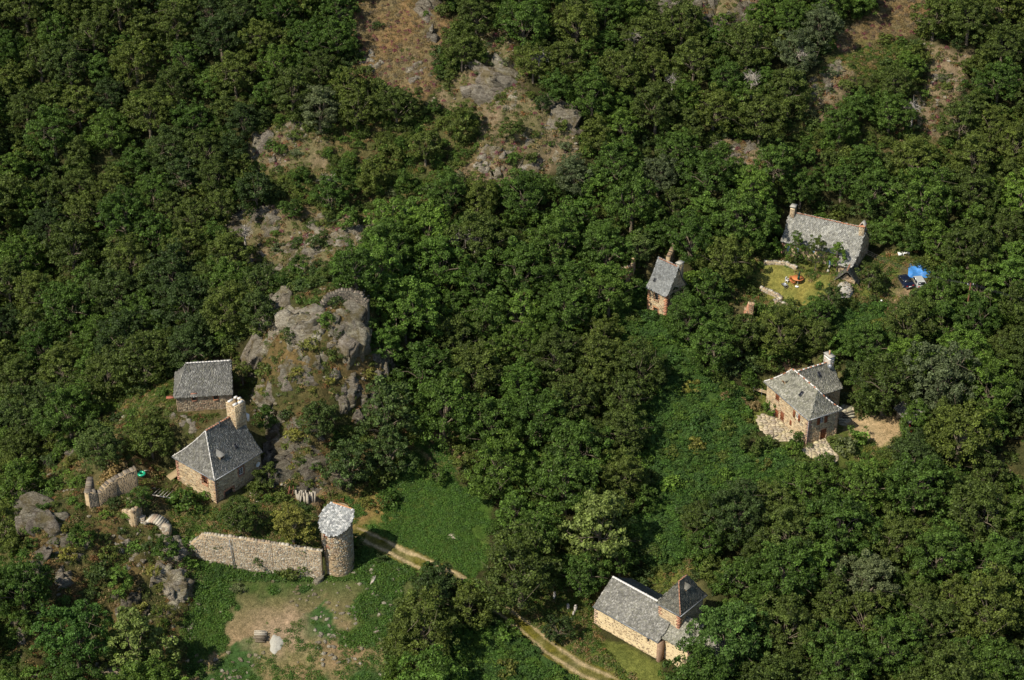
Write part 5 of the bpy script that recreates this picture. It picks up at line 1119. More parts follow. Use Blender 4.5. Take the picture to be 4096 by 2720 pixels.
for px, py, r in ((2900,1590,22), (2985,1625,20), (3020,1625,24), (2975,1610,16)): sbush(px, py, r, 'tan', {2900: "tallest pampas grass clump with silver plumes on the bramble slope", 2985: "middle pampas grass clump with silver plumes", 3020: "pampas grass clump beside the upper paving", 2975: "small silver pampas tuft between larger ones"}[px], 1.3, "pampas_grass", "grass clump")

# ---- random wood
def clear_ok(x, y, z, rad, hc, rzz):
    c, s = rad * .85, rzz * .8; P = np.array([(x, y, z + hc), (x - c, y, z + hc), (x + c, y, z + hc), (x, y, z + hc + s), (x, y - c * .6, z + hc - s), (x - c * .7, y, z + hc - s), (x + c * .7, y, z + hc - s), (x, y - .5, z + .5)])
    px, py, _ = proj(P[:, 0], P[:, 1], P[:, 2]); return px, py, cats(px, py)
FOOT = []
for k, f in FR.items():
    c = f.M @ Vector((f.V / 2, f.U / 2 if k != 'chapel' else f.U / 2 - 3, 0)); FOOT.append((c.x, c.y, max(f.U, f.V) * .62 + (3 if k in ('chapel', 'D') else 0)))
FOOT.append((TWR[0], TWR[1], 3)); BUILT_Y = {}
ALLOW = {T_: 1.0, SC: 1.0, MX: .5, OR: .5, LU: .3, HE: .05}
SPACE = {T_: 1.06, SC: 1.75, MX: 2.7, OR: 2.9, LU: 4.0, HE: 7.0}
grid = {}
def gput(x, y, r): grid.setdefault((int(x // 5), int(y // 5)), []).append((x, y, r))
for q in TREES: gput(*q)
def near(x, y, r, k):
    i, j = int(x // 5), int(y // 5)
    for a in range(i - 2, i + 3):
        for b in range(j - 2, j + 3):
            for (u, v, w) in grid.get((a, b), ()):
                if (u - x) ** 2 + (v - y) ** 2 < (k * (r + w)) ** 2: return True
    return False
CAND = []
def tone_for(px, py, kind):
    u = rng.random(); n = float(fbm(np.array([px / 26.]), np.array([py / 26.]), 9.0, 201, 3)[0])
    if px < 1100 and py < 1700: w = dict(dark=.34, olive=.30, mid=.24, grey=.04, yellow=.03, bright=.05)
    elif py < 700: w = dict(dark=.18, olive=.30, mid=.27, grey=.15, bright=.06, brown=.02, yellow=.02)
    elif 900 < px < 1900 and py < 1400: w = dict(dark=.10, olive=.20, mid=.34, bright=.26, grey=.06, yellow=.04)
    elif py < 1300: w = dict(dark=.10, olive=.22, mid=.34, bright=.24, grey=.04, yellow=.06)
    elif px > 2900: w = dict(dark=.22, olive=.30, mid=.26, bright=.10, yellow=.06, herb=.06)
    else: w = dict(dark=.16, olive=.28, mid=.26, bright=.16, yellow=.06, herb=.08)
    u = (u * .6 + (n + .5) * .4) ; s = 0; tot = sum(w.values())
    for k, v in w.items():
        s += v / tot
        if u < s: return k
    return 'mid'
for kind, tries in (('large', 9000), ('medium', 26000), ('tall', 6000), ('open', 8000), ('small', 34000)):
    X = rng.uniform(-98, 98, tries); Y = rng.uniform(172, 352, tries); Z = H(X, Y); me, tm, r, rz, hc = CRN[kind][0]; S = rng.uniform(.78, 1.15, tries)
    if kind == 'large': S *= np.where(Y > 270, .86, 1)
    px, py, _ = proj(X, Y, Z + hc * S); cc = cats(px, py); gc = cats(*proj(X, Y, Z)[:2])
    for i in range(tries):
        if not (-350 < px[i] < 4450 and -350 < py[i] < 3000): continue
        a = ALLOW.get(int(cc[i]), 0)
        if kind in ('large', 'tall') and cc[i] != T_: continue
        if kind in ('medium', 'open') and cc[i] in (MX, OR, HE, LU): continue
        if kind == 'medium' and cc[i] == SC: a *= .6
        if a == 0 or rng.random() > a: continue
        if int(gc[i]) in (ME, FI, LA, SA, DI, GR) : continue
        x, y, s = X[i], Y[i], S[i]
        if near(x, y, r * s, {'large': .72, 'medium': .70, 'tall': .7, 'open': .7, 'small': .68}[kind] * SPACE[int(cc[i])]): continue
        if any((x - u) ** 2 + (y - v) ** 2 < (w + r * s * .7) ** 2 for u, v, w in FOOT): continue
        qx, qy, qc = clear_ok(x, y, Z[i], r * s, hc * s, rz * s)
        if np.isin(qc, [ME, FI, LA, SA, DI, GR]).sum() > 0: continue
        if cc[i] == T_ and ((qc == LU).sum() > 2 or (qc == OR).sum() > 2): continue
        if (qc == HE).sum() > 1 or ((qc == MX).sum() > 1 and cc[i] == T_) : continue
        if (qc == BU).any():
            # may stand behind a building, never in front of it
            cx, cy = qx[0], qy[0]; nb = min(FR.values(), key=lambda f: (proj(f.F[0], f.F[1], f.ze)[0] - cx) ** 2 + (proj(f.F[0], f.F[1], f.ze)[1] - cy) ** 2)
            if y < nb.F[1] + 8 or abs(nb.F[1] - y) > 45: continue
        gput(x, y, r * s); CAND.append((x, y, kind, s, float(px[i]), float(py[i]), r * s))
def inframe(px, py, m=0): return -m < px < 4096 + m and -m < py < 2720 + m
CAND.sort(key=lambda c: -(c[6] / proj(c[0], c[1], float(H(c[0], c[1])))[2]) if inframe(c[4], c[5]) else 1)
nmax = 299 - len(TREES); rest = []
for i, (x, y, kind, s, px, py, r) in enumerate(CAND):
    tone = tone_for(px, py, kind)
    if i < nmax: add_tree(x, y, kind, tone, s)
    else: rest.append((x, y, kind, s, tone))
print("T trees %d + %d  %.1f" % (min(nmax, len(CAND)), len(rest), time.time() - T0))

# ---- one object of instanced pieces for what nobody could count
def scatter(name, label, pts, rots, scs, vi, sources):
    me = bpy.data.meshes.new(name); pts = np.asarray(pts, np.float32); me.vertices.add(len(pts)); me.vertices.foreach_set("co", pts.ravel())
    a = me.attributes.new("rot", 'FLOAT_VECTOR', 'POINT'); a.data.foreach_set("vector", np.asarray(rots, np.float32).ravel()); a = me.attributes.new("scl", 'FLOAT_VECTOR', 'POINT'); a.data.foreach_set("vector", np.asarray(scs, np.float32).ravel())
    a = me.attributes.new("vi", 'INT', 'POINT'); a.data.foreach_set("value", np.asarray(vi, np.int32)); o = link(name, me, kind='stuff', label=label)
    ng = bpy.data.node_groups.new(name, 'GeometryNodeTree'); ng.interface.new_socket("Geometry", in_out='INPUT', socket_type='NodeSocketGeometry'); ng.interface.new_socket("Geometry", in_out='OUTPUT', socket_type='NodeSocketGeometry')
    N = ng.nodes; Lk = ng.links.new; gi = N.new("NodeGroupInput"); go = N.new("NodeGroupOutput"); ip = N.new("GeometryNodeInstanceOnPoints"); j = N.new("GeometryNodeJoinGeometry")
    for sme in sources[::-1]:
        so = bpy.data.objects.new(name + "_source", sme); oi = N.new("GeometryNodeObjectInfo"); oi.inputs[0].default_value = so; oi.inputs["As Instance"].default_value = True; Lk(oi.outputs["Geometry"], j.inputs[0])
    def na(t, nm): n = N.new("GeometryNodeInputNamedAttribute"); n.data_type = t; n.inputs[0].default_value = nm; return n.outputs[0]
    Lk(gi.outputs[0], ip.inputs["Points"]); Lk(j.outputs[0], ip.inputs["Instance"]); ip.inputs["Pick Instance"].default_value = True; Lk(na('INT', 'vi'), ip.inputs["Instance Index"])
    er = N.new("FunctionNodeEulerToRotation"); Lk(na('FLOAT_VECTOR', 'rot'), er.inputs[0]); Lk(er.outputs[0], ip.inputs["Rotation"]); Lk(na('FLOAT_VECTOR', 'scl'), ip.inputs["Scale"]); Lk(ip.outputs[0], go.inputs[0])
    md = o.modifiers.new("scatter", 'NODES'); md.node_group = ng; return o
def tmesh(me, tone): m = me.copy(); m.materials.clear(); m.materials.append(LEAF[tone]); return m
SRC = []; SIDX = {}
for kind in ('large', 'medium', 'small', 'tall', 'open'):
    for tone in ('dark', 'olive', 'mid', 'bright', 'yellow'):
        me, tm, r, rz, hc = CRN[kind][len(SRC) % len(CRN[kind])]; SIDX[(kind, tone)] = len(SRC); SRC.append(tmesh(me, tone))
tm_ = {'grey': 'olive', 'herb': 'mid', 'brown': 'olive'}
if rest: scatter("distant_wood", "mass of smaller broadleaf trees filling the gaps of the wooded hillside", [(x, y, float(H(x, y))) for x, y, *_ in rest], [(0, 0, R3(0, 6.28)) for _ in rest], [(s, s, s * R3(.9, 1.1)) for _, _, _, s, _ in rest], [SIDX[(k, tm_.get(t, t))] for _, _, k, _, t in rest], SRC)
# dead trees
for i, (px, py, s, lb) in enumerate([(3215,235,.9,"dead bare tree with grey limbs in the wood uphill of the narrow rock ridge"), (2540,160,.8,"pale dead tree beside the small rock knob"), (2160,240,.9,"bleached dead branches among dark oaks above the big crag"), (1310,740,.8,"fallen bleached branches in the scrub above the cliff band"), (1900,960,1.0,"leafless grey tree beside the bright ash wood"), (1830,960,.9,"smaller leafless tree next to the leafless grey tree"), (700,1050,.9,"pale bare stems standing in the western wood"), (980,940,.8,"bare branched tree at the west end of the cliff band"), (3960,2060,.8,"bare stems over the dark hollow in the lower wood"), (1620,880,.7,"bare twigs poking from the oak above the bright wood"), (3650,450,.8,"bleached dead crown in the eastern heather clearing"), (2690,330,.8,"white dead stems in the middle of the upper wood"), (3010,330,.9,"dead white branches above the brown crag"), (420,1500,.8,"dead grey branches in the wood uphill of the ridge edge")]):
    x, y = find_ground(px, py, 4.2 * s); o = thing("dead_tree", lb, "dead tree", None, None, DEAD[i % 3]); o.location = (x, y, float(H(x, y)) + 1.0); o.scale = (s, s, s); o.rotation_euler = (0, 0, i * 1.3)
# bushes one can count
nb = 0; BX = rng.uniform(-90, 90, 30000); BY = rng.uniform(176, 340, 30000); BZ = H(BX, BY); bpx, bpy_, _ = proj(BX, BY, BZ); bc = cats(bpx, bpy_)
bprob = {OR: .26, MX: .10, SC: .08, GR: .012, HE: .01, LU: .10, FI: .002, ME: .002}
for i in range(30000):
    if nb >= 262: break
    if not inframe(bpx[i], bpy_[i]): continue
    if rng.random() > bprob.get(int(bc[i]), 0): continue
    r = R3(.6, 1.5) if bc[i] != LU else R3(1.0, 1.9); x, y = BX[i], BY[i]
    if any((x - u) ** 2 + (y - v) ** 2 < (w + r) ** 2 for u, v, w in FOOT) or near(x, y, r, .7): continue
    gput(x, y, r); cc_ = int(bc[i]); tn_ = rng.choice(['mid','bright','herb','yellow','olive'] if cc_ == LU else ['mid','olive','dark','yellow','bright','olive'] if cc_ == OR else ['dark','olive','mid','olive','grey']); add_bush(x, y, r, str(tn_), asym=.8); nb += 1
# undergrowth, brambles, herbs, heather: stuff
def tuft_mesh(name, r, h, n, leaf, seed, tone, up=.6):
    g = np.random.default_rng(seed); a = g.uniform(0, 6.28, n); q = np.sqrt(g.uniform(0, 1, n)) * r; z = h * (1 - (q / r) ** 2) * g.uniform(.3, 1, n); P = np.stack([q * np.cos(a), q * np.sin(a), z], 1); Nn = np.stack([np.cos(a) * q / r, np.sin(a) * q / r, np.full(n, up)], 1)
    V, F, c = leaves(P, Nn, leaf, g, .25, .6); return newmesh(name, V, F, LEAF[tone], c)
def spread(name, label, catset, dens, srcs, smin, smax, weights=None, seed=1, msk=None, zs=(.7, 1.2), lim=(-60, 4160, -60, 2800), zo=0.0):
    g = np.random.default_rng(seed); n = int(200 * 175 * dens); X = g.uniform(-100, 100, n); Y = g.uniform(174, 349, n); Z = H(X, Y); px, py, _ = proj(X, Y, Z); jx = fbm(X, Y, 2.2, 3, 5) * 90; jy = fbm(X, Y, 2.2, 10, 5) * 90
    ok = (px > lim[0]) & (px < lim[1]) & (py > lim[2]) & (py < lim[3]) & np.isin(cats(px + jx, py + jy), catset)
    if msk is not None: ok &= msk(X, Y, px, py, g)
    for u, v, w in FOOT: ok &= (X - u) ** 2 + (Y - v) ** 2 > (w * .8) ** 2
    X, Y, Z = X[ok], Y[ok], Z[ok]; m = len(X); s = g.uniform(smin, smax, m); z2 = s * g.uniform(*zs, m)
    w = np.array(weights or [1] * len(srcs), float); w /= w.sum()
    nz = fbm(X, Y, 5.0, seed + 40, 3) + .5; u = np.clip(g.random(m) * .55 + nz * .45, 0, .999); cw = np.cumsum(w); vi = np.searchsorted(cw, u)
    print("  ", name, m); return scatter(name, label, np.stack([X, Y, Z + zo], 1), np.stack([np.zeros(m), np.zeros(m), g.uniform(0, 6.28, m)], 1), np.stack([s, s, z2], 1), np.minimum(vi, len(srcs) - 1), srcs)
paths = [[(1400,2118),(1450,2140),(1530,2178),(1620,2222),(1720,2270),(1850,2335),(1960,2410),(2065,2485),(2150,2555),(2250,2630),(2330,2680),(2420,2722),(2520,2780)]]
PW = []
for P in paths:
    q = [G(*p) for p in P]; out = []
    for a, b in zip(q[:-1], q[1:]):
        n = max(2, int((b - a).length / .4))
        for k in range(n): out.append((a.x + (b.x - a.x) * k / n, a.y + (b.y - a.y) * k / n))
    PW.append(np.array(out))
PWs = [np.stack([np.convolve(np.pad(p[:, i], 6, 'edge'), np.ones(13) / 13, 'valid') for i in range(2)], 1) for p in PW]
def offpath(X, Y, w=1.6):
    ok = np.ones(len(X), bool)
    for p in PWs:
        for i in range(0, len(p), 2): ok &= (X - p[i, 0]) ** 2 + (Y - p[i, 1]) ** 2 > w * w
    return ok
ug = [tmesh(BSH[0], 'dark'), tmesh(BSH[1], 'olive'), tmesh(BSH[2], 'mid'), tmesh(BSH[3], 'ivy')]
spread("undergrowth", "dark leafy undergrowth covering the woodland floor", [T_], .35, ug, .6, 1.25, [3, 2, 2, 3], 11, lambda X, Y, px, py, g: offpath(X, Y, 2.4))
spread("scrub_growth", "low scrubby growth on the rocky spurs", [SC], 0.66, ug, .35, .9, [1, 3, 2, 1], 12)
lb_ = [tmesh(BSH[0], 'mid'), tmesh(BSH[1], 'herb'), tmesh(BSH[2], 'fresh'), tmesh(BSH[3], 'bright'), tmesh(BSH[0], 'yellow')]
spread("bramble_thicket", "lush bramble and nettle thicket on the open slope", [LU], 2.42, lb_, .35, .85, [3, 3, 2, 2, 1], 13, lambda X, Y, px, py, g: offpath(X, Y, 1.9), zs=(.5, .9))
hb = [tuft_mesh("herb_tuft", .5, .22, 60, .13, 1, 'herb'), tuft_mesh("herb_tuft", .5, .25, 60, .13, 2, 'fresh'), tuft_mesh("herb_tuft", .45, .2, 50, .13, 3, 'mid'), tuft_mesh("herb_tuft", .4, .3, 40, .14, 4, 'yellow')]
spread("meadow_herbs", "short green meadow herbs", [ME], 10.8, hb, .6, 1.3, [4, 4, 2, 1], 14, lambda X, Y, px, py, g: offpath(X, Y, 1.5) & (fbm(X, Y, 4.0, 5, 4) < .16))
spread("field_weeds", "dark green weeds growing over the stony field", [FI], 9.1, hb, .7, 1.6, [3, 2, 4, 1], 15, lambda X, Y, px, py, g: offpath(X, Y, 1.5) & ((fbm(X, Y, 6.0, 91, 5) < .04) | (py < 2320)))
spread("sparse_weeds", "scattered weed tufts on the bare earth", [DI], 3.6, hb, .5, 1.2, [3, 2, 3, 1], 16, lambda X, Y, px, py, g: (fbm(X, Y, 3.0, 95, 5) > .0))
gs = [tuft_mesh("grass_tuft", .5, .3, 60, .15, 5, 'yellow', .9), tuft_mesh("grass_tuft", .5, .3, 60, .15, 6, 'mid', .9), tuft_mesh("grass_tuft", .5, .35, 50, .15, 7, 'tan', .9), tuft_mesh("grass_tuft", .5, .3, 60, .15, 8, 'fresh', .9)]
spread("rough_grass", "rough yellow-green grass", [GR], 5.0, gs, .6, 1.3, [3, 3, 1.5, 2], 17, lambda X, Y, px, py, g: offpath(X, Y, 1.5) & ~((px > 3030) & (py > 1560) & (py < 1880) & (px < 3420)))
oc = [tuft_mesh("dry_tuft", .55, .35, 60, .16, 9, 'tan', .8), tuft_mesh("dry_tuft", .5, .4, 60, .16, 10, 'olive', .8), tuft_mesh("dry_tuft", .5, .3, 50, .15, 11, 'rust', .8), tuft_mesh("dry_tuft", .5, .3, 50, .15, 12, 'yellow', .8)]
spread("dry_scrub", "ochre dry grass and low herbs on the rocky ground", [OR, MX, SC, GR], 2.08, oc, .5, 1.3, [3, 3, 1, 2], 18, lambda X, Y, px, py, g: offpath(X, Y, 1.5) & ~((px > 3000) & (py > 1500)))
he = [tuft_mesh("heather_cushion", .5, .45, 80, .13, 13, 'heath', .7), tuft_mesh("heather_cushion", .45, .45, 80, .13, 14, 'purple', .7), tuft_mesh("heather_cushion", .5, .4, 70, .13, 15, 'tan', .7), tuft_mesh("heather_cushion", .4, .4, 70, .13, 16, 'olive', .7)]
spread("heather", "cushions of grey, ochre and purple flowering heather", [HE], 3.9, he, .5, 1.1, [5, .9, 4, 1.8], 19)
spread("heather_patches", "purple heather dotted over the crags", [MX], 0.25, he, .6, 1.2, [2, 3, 2, 1], 20, lambda X, Y, px, py, g: py < 1000)
# loose stones
sm = []
for i in range(4):
    mb = MB(); chunk(mb, (0, 0, 0), .3, 900 + i, (1.2, 1, .7), None, 1.4 if i % 2 else 1.1); sm.append(mb.mesh("loose_stone", M_rock))
spread("loose_stones", "small loose stones strewn over the rocky ground and bare field", [MX, DI, OR, FI], 0.75, sm, .35, 1.5, None, 21, lambda X, Y, px, py, g: offpath(X, Y, 1.8) & (fbm(X, Y, 5.0, 66, 4) > .0), zs=(.7, 1.1))
print("T stuff %.1f" % (time.time() - T0))

# ------------------------------------------------------------------ track and paving
def vstrip(name, label, P2, offs, colf, lift=.06, seed=0):
    P = np.array(P2); T = np.gradient(P, axis=0); T /= np.linalg.norm(T, axis=1)[:, None]; Nn = np.stack([-T[:, 1], T[:, 0]], 1); n = len(P); m = len(offs)
    wob = fbm(P[:, 0], P[:, 1], 6.0, 300 + seed, 2) * .5
    X = P[:, 0][:, None] + Nn[:, 0][:, None] * (offs[None] + wob[:, None]); Y = P[:, 1][:, None] + Nn[:, 1][:, None] * (offs[None] + wob[:, None]); Z = H(X, Y) + lift; Z[:, 0] -= .25; Z[:, -1] -= .25
    C_ = colf(X, Y, np.broadcast_to(offs[None], X.shape)); i = np.arange(n * m).reshape(n, m); F = np.stack([i[:-1, :-1], i[:-1, 1:], i[1:, 1:], i[1:, :-1]], -1).reshape(-1, 4)
    link(name, newmesh(name, np.stack([X, Y, Z], -1).reshape(-1, 3), F, gb.m, C_.reshape(-1, 3), True), kind='structure', label=label)
def trackcol(X, Y, o):
    nz = fbm(X, Y, 1.2, 400, 4); rut = np.clip(1.25 - np.abs(np.abs(o + nz * .25) - .75) / .30 + nz * 1.4, 0, 1)[..., None]; return np.array([.38,.31,.18]) * rut + (np.array([.13,.125,.036]) + nz[..., None] * .08) * (1 - rut)
vstrip("track", "narrow two-rut dirt track with grass between the ruts", PWs[0], np.arange(-1.5, 1.51, .15), trackcol)
q = [G(*p) for p in ((3680,1150),(3640,1168),(3600,1205),(3570,1245),(3556,1290),(3560,1340),(3575,1380))]; dp = []
for a, b in zip(q[:-1], q[1:]):
    for k in range(6): dp.append((a.x + (b.x - a.x) * k / 6, a.y + (b.y - a.y) * k / 6))
vstrip("driveway", "bare earth drive running down from the parked cars", dp, np.arange(-1.4, 1.41, .2), lambda X, Y, o: np.array([.27,.20,.12]) * (1 - np.clip(np.abs(o) - .9 + fbm(X, Y, 1.5, 9, 4) * 1.6, 0, 1)[..., None]) + np.array([.12,.12,.035]) * np.clip(np.abs(o) - .9 + fbm(X, Y, 1.5, 9, 4) * 1.6, 0, 1)[..., None], .05, 2)
# flagstones: irregular cells from a jittered grid, every stone its own piece
M_flag = tinted("flagstone", .9, 3.0, .25, .3, .2, .02, .12)
def paving(name, label, poly, cell, colour, seed):
    g = np.random.default_rng(seed); poly = np.array(poly, float); W = [G(*p) for p in poly]; wx = np.array([w.x for w in W]); wy = np.array([w.y for w in W]); wp_ = np.stack([wx, wy], 1)
    x0, x1, y0, y1 = wx.min() - 1, wx.max() + 1, wy.min() - 1, wy.max() + 1; nx_, ny_ = int((x1 - x0) / cell) + 2, int((y1 - y0) / cell) + 2
    J = g.uniform(-.34, .34, (ny_, nx_, 2)) * cell; GXn = x0 + np.arange(nx_)[None] * cell + (np.arange(ny_)[:, None] % 2) * cell * .5 + J[..., 0]; GYn = y0 + np.arange(ny_)[:, None] * cell * .9 + J[..., 1]
    # bed
    n2 = 60; bx, by = np.meshgrid(np.linspace(x0, x1, n2), np.linspace(y0, y1, n2)); bz = H(bx, by) + .045; i = np.arange(n2 * n2).reshape(n2, n2); F = np.stack([i[:-1, :-1], i[:-1, 1:], i[1:, 1:], i[1:, :-1]], -1).reshape(-1, 4)
    cx = bx.ravel()[F].mean(1); cy = by.ravel()[F].mean(1); F = F[in_poly(cx, cy, wp_)]
    o = link(name, newmesh(name, np.stack([bx, by, bz], -1).reshape(-1, 3), F, M_bed, None), kind='structure', label=label); k = 0
    for r in range(ny_ - 1):
        for c in range(nx_ - 1):
            if (r + c) % 2 == 0: tris = [[(r, c), (r, c + 1), (r + 1, c + 1), (r + 1, c)]]
            else: tris = [[(r, c), (r, c + 1), (r + 1, c + 1)], [(r, c), (r + 1, c + 1), (r + 1, c)]] if g.random() < .5 else [[(r, c), (r, c + 1), (r + 1, c + 1), (r + 1, c)]]
            for tq in tris:
                P = np.array([(GXn[a], GYn[a]) for a in tq]); cc_ = P.mean(0)
                if not in_poly(np.array([cc_[0]]), np.array([cc_[1]]), wp_)[0]: continue
                P = cc_ + (P - cc_) * (1 - .055 / cell * 1.5); Q = []
                for a in range(len(P)):    # cut the corners
                    p, nx1, pv = P[a], P[(a + 1) % len(P)], P[a - 1]; Q += [p + (pv - p) * .16, p + (nx1 - p) * .16]
                Q = np.array(Q); zt = H(Q[:, 0], Q[:, 1]) + .10 + g.uniform(0, .02); n = len(Q); V = np.concatenate([np.column_stack([Q - cc_, zt]), np.column_stack([Q - cc_, zt - .08])]); z0 = float(zt.mean()); V[:, 2] -= z0
                mb = MB(); V = np.vstack([V, [0, 0, 0.004]]); mb.add(V, [(2 * n, a, (a + 1) % n, (a + 1) % n) for a in range(n)] + [(a, n + a, n + (a + 1) % n, (a + 1) % n) for a in range(n)], np.array(colour) * g.uniform(.72, 1.25) * np.array([1, g.uniform(.95, 1.03), g.uniform(.85, 1.05)]))
                f = mb.build("flagstone", M_flag, o); f.location = (cc_[0], cc_[1], z0); k += 1
    print("  paving", k)
M_bed = simple("pale_joint_mortar", (.42,.35,.24), .95, .15, 3, .2)
paving("upper_paving", "pale crazy paving terrace along the lit side of the terraced house", [(3022,1680),(3050,1655),(3100,1672),(3160,1712),(3222,1768),(3190,1768),(3140,1765),(3095,1768),(3068,1745),(3040,1715)], .62, (.40,.34,.245), 1)
paving("lower_paving", "pale crazy paving apron below the corner of the terraced house", [(3205,1800),(3240,1782),(3300,1752),(3310,1770),(3330,1800),(3355,1830),(3345,1850),(3310,1868),(3270,1845),(3230,1822)], .60, (.40,.345,.25), 2)
paving("rear_paving", "grey flagged yard in the angle behind the terraced house", [(3345,1632),(3380,1618),(3412,1630),(3420,1660),(3400,1690),(3370,1700),(3350,1672)], .85, (.36,.34,.26), 3)

# ------------------------------------------------------------------ vehicles and garden things
def car(name, label, px, py, yaw, paint, L, W_, Hh, glass_c=None):
    b = G(px, py); t = thing(name, label, "car", Matrix.Translation(b + Vector((0, 0, .03))) @ Matrix.Rotation(yaw, 4, 'Z'))   # +y is forward, origin at the tail
    w = W_ / 2; prof = [(0, .35), (.02, .62), (.10, .88), (L * .16, .93), (L * .27, Hh - .04), (L * .38, Hh), (L * .60, Hh - .03), (L * .74, .97), (L * .95, .82), (L, .60), (L, .35)] if L > 4 else [(0, .35), (.0, .70), (.06, .92), (L * .12, Hh - .08), (L * .22, Hh), (L * .62, Hh - .04), (L * .77, .95), (L * .96, .78), (L, .58), (L, .35)]
    n = len(prof); zc = .93; V = []
    for s in (-1, 1):
        for y, z in prof: ins = 0 if z <= zc else (z - zc) / (Hh - zc) * .17 * W_ * .8; V.append((s * (w - ins - (.06 if y in (0, L) else 0)), y, z))
    F = [(i, i + 1, n + i + 1, n + i) for i in range(n - 1)] + [(n - 1, 0, n, 2 * n - 1)]
    bm = bmesh.new(); vs = [bm.verts.new(v) for v in V]
    for f in F: bm.faces.new([vs[i] for i in f])
    bm.faces.new([vs[i] for i in range(n)][::-1]); bm.faces.new([vs[n + i] for i in range(n)]); bmesh.ops.recalc_face_normals(bm, faces=bm.faces[:]); bmesh.ops.bevel(bm, geom=bm.edges[:], offset=.035, segments=2, affect='EDGES', clamp_overlap=True)
    me = bpy.data.meshes.new("body"); bm.to_mesh(me); bm.free(); me.materials.append(paint); link("body", me, t)
    def pane(nm, i, j, m0, m1, y0f, y1f):   # window on a profile segment
        (ya, za), (yb, zb_) = prof[i], prof[j]; P = []
        for f_, sgn in ((y0f, -1), (y0f, 1), (y1f, 1), (y1f, -1)): y = ya + (yb - ya) * f_; z = za + (zb_ - za) * f_; ins = max(0, (z - zc) / (Hh - zc)) * .17 * W_ * .8; P.append((sgn * (w - ins - .12), y, z))
        d = Vector((0, -(zb_ - za), yb - ya)).normalized() * .02; d = d if d.z > 0 else -d; q = MB(); q.add([tuple(Vector(p) + d) for p in P] + [tuple(Vector(p) - d) for p in P], [(0,1,2,3),(4,7,6,5),(0,4,5,1),(1,5,6,2),(2,6,7,3),(3,7,4,0)]); q.build(nm, M_glass, t)
    if L > 4: pane("rear_window", 3, 4, 0, 0, .1, .92); pane("windscreen", 6, 7, 0, 0, .08, .92); ys = (L * .24, L * .66)
    else: pane("rear_window", 2, 3, 0, 0, .1, .92); pane("windscreen", 5, 6, 0, 0, .08, .92); ys = (L * .12, L * .68)
    for s in (-1, 1):
        z0, z1 = .98, Hh - .1; i0 = (z0 - zc) / (Hh - zc) * .17 * W_ * .8; i1 = (z1 - zc) / (Hh - zc) * .17 * W_ * .8
        for a_, b_ in ((0.02, .47), (.53, .98)):
            ya, yb = ys[0] + (ys[1] - ys[0]) * a_, ys[0] + (ys[1] - ys[0]) * b_; sh = .18; P = [(s * (w - i0), ya, z0), (s * (w - i0), yb + (sh * .7 if a_ > .5 else 0), z0), (s * (w - i1), yb - (sh if a_ > .5 else 0), z1), (s * (w - i1), ya + (sh if a_ < .5 else 0), z1)]
            q = MB(); q.add([(p[0] + s * .015, p[1], p[2]) for p in P] + [(p[0] - s * .01, p[1], p[2]) for p in P], [(0,1,2,3),(4,7,6,5),(0,4,5,1),(1,5,6,2),(2,6,7,3),(3,7,4,0)]); q.build("side_window", M_glass, t)
        for y in (L * .19, L * .80):
            q = MB(); q.cyl((s * (w - .19), y, .31), (s * (w + .01), y, .31), .31, .31, 14); wh = q.build("wheel", M_tyre, t); q = MB(); q.cyl((s * (w - .05), y, .31), (s * (w + .03), y, .31), .17, .15, 10); q.build("rim", M_zinc, wh)
        q = MB(); q.box((s * (w - .32) - .14, -.02, .64), (s * (w - .32) + .14, .03, .80)); q.build("tail_light", M_tail, t); q = MB(); q.box((s * (w - .35) - .15, L - .06, .58), (s * (w - .35) + .15, L + .02, .72)); q.build("headlight", M_white, t)
    q = MB(); q.box((-w + .04, -.07, .36), (w - .04, .02, .52)); q.build("rear_bumper", M_dgrey, t); q = MB(); q.box((-.26, -.085, .55), (.26, -.005, .66)); q.build("number_plate", M_white, t); q = MB(); q.box((-w + .04, L - .02, .36), (w - .04, L + .07, .52)); q.build("front_bumper", M_dgrey, t)
M_tyre = simple("tyre_rubber", (.02,.02,.02), .9, .1, 5); M_tail = simple("tail_light_red", (.45,.02,.015), .3, .1, 5, 0, .5)
def paintmat(n, c): m = simple(n, c, .28, .04, 2, 0, .6); m.node_tree.nodes["Principled BSDF"].inputs["Coat Weight"].default_value = .6; return m
car("parked_car", "dark navy blue saloon car parked in front of the blue tarpaulin", 3640, 1160, .32, paintmat("dark_blue_paint", (.008,.013,.035)), 4.3, 1.7, 1.38); car("parked_car", "pale silver small hatchback parked beside the dark saloon", 3686, 1163, .12, paintmat("silver_paint", (.42,.43,.41)), 3.7, 1.6, 1.40)
M_tarp = simple("blue_tarpaulin", (.04,.19,.48), .5, .35, 1.2, .3, .5)
b = G(3658, 1112); n = 22; V = []; g = np.random.default_rng(4)
for j in range(n):
    for i in range(n):
        u, v = i / (n - 1), j / (n - 1); x, y = (u - .3) * 3.6 + v * .5, v * 2.4; e = min(u, 1 - u, v, 1 - v) * 5; V.append((x, y, float(H(b.x + x, b.y + y)) - b.z + .08 + min(1, e) * (.35 + .15 * math.sin(u * 9 + v * 4)) + g.normal() * .035))
i_ = np.arange(n * n).reshape(n, n); F = np.stack([i_[:-1, :-1], i_[:-1, 1:], i_[1:, 1:], i_[1:, :-1]], -1).reshape(-1, 4)
thing("tarpaulin", "crumpled bright blue tarpaulin over a low heap behind the parked cars", "tarpaulin", Matrix.Translation(b), None, newmesh("tarpaulin", V, F, M_tarp, None, False))
M_or = simple("orange_stained_wood", (.48,.17,.055), .6, .15, 6)
gtp = G(3196, 1130); t = thing("garden_table", "round orange wooden table on the dry lawn beside the closed parasol", "table", Matrix.Translation(gtp + Vector((-.2, .2, 0))))
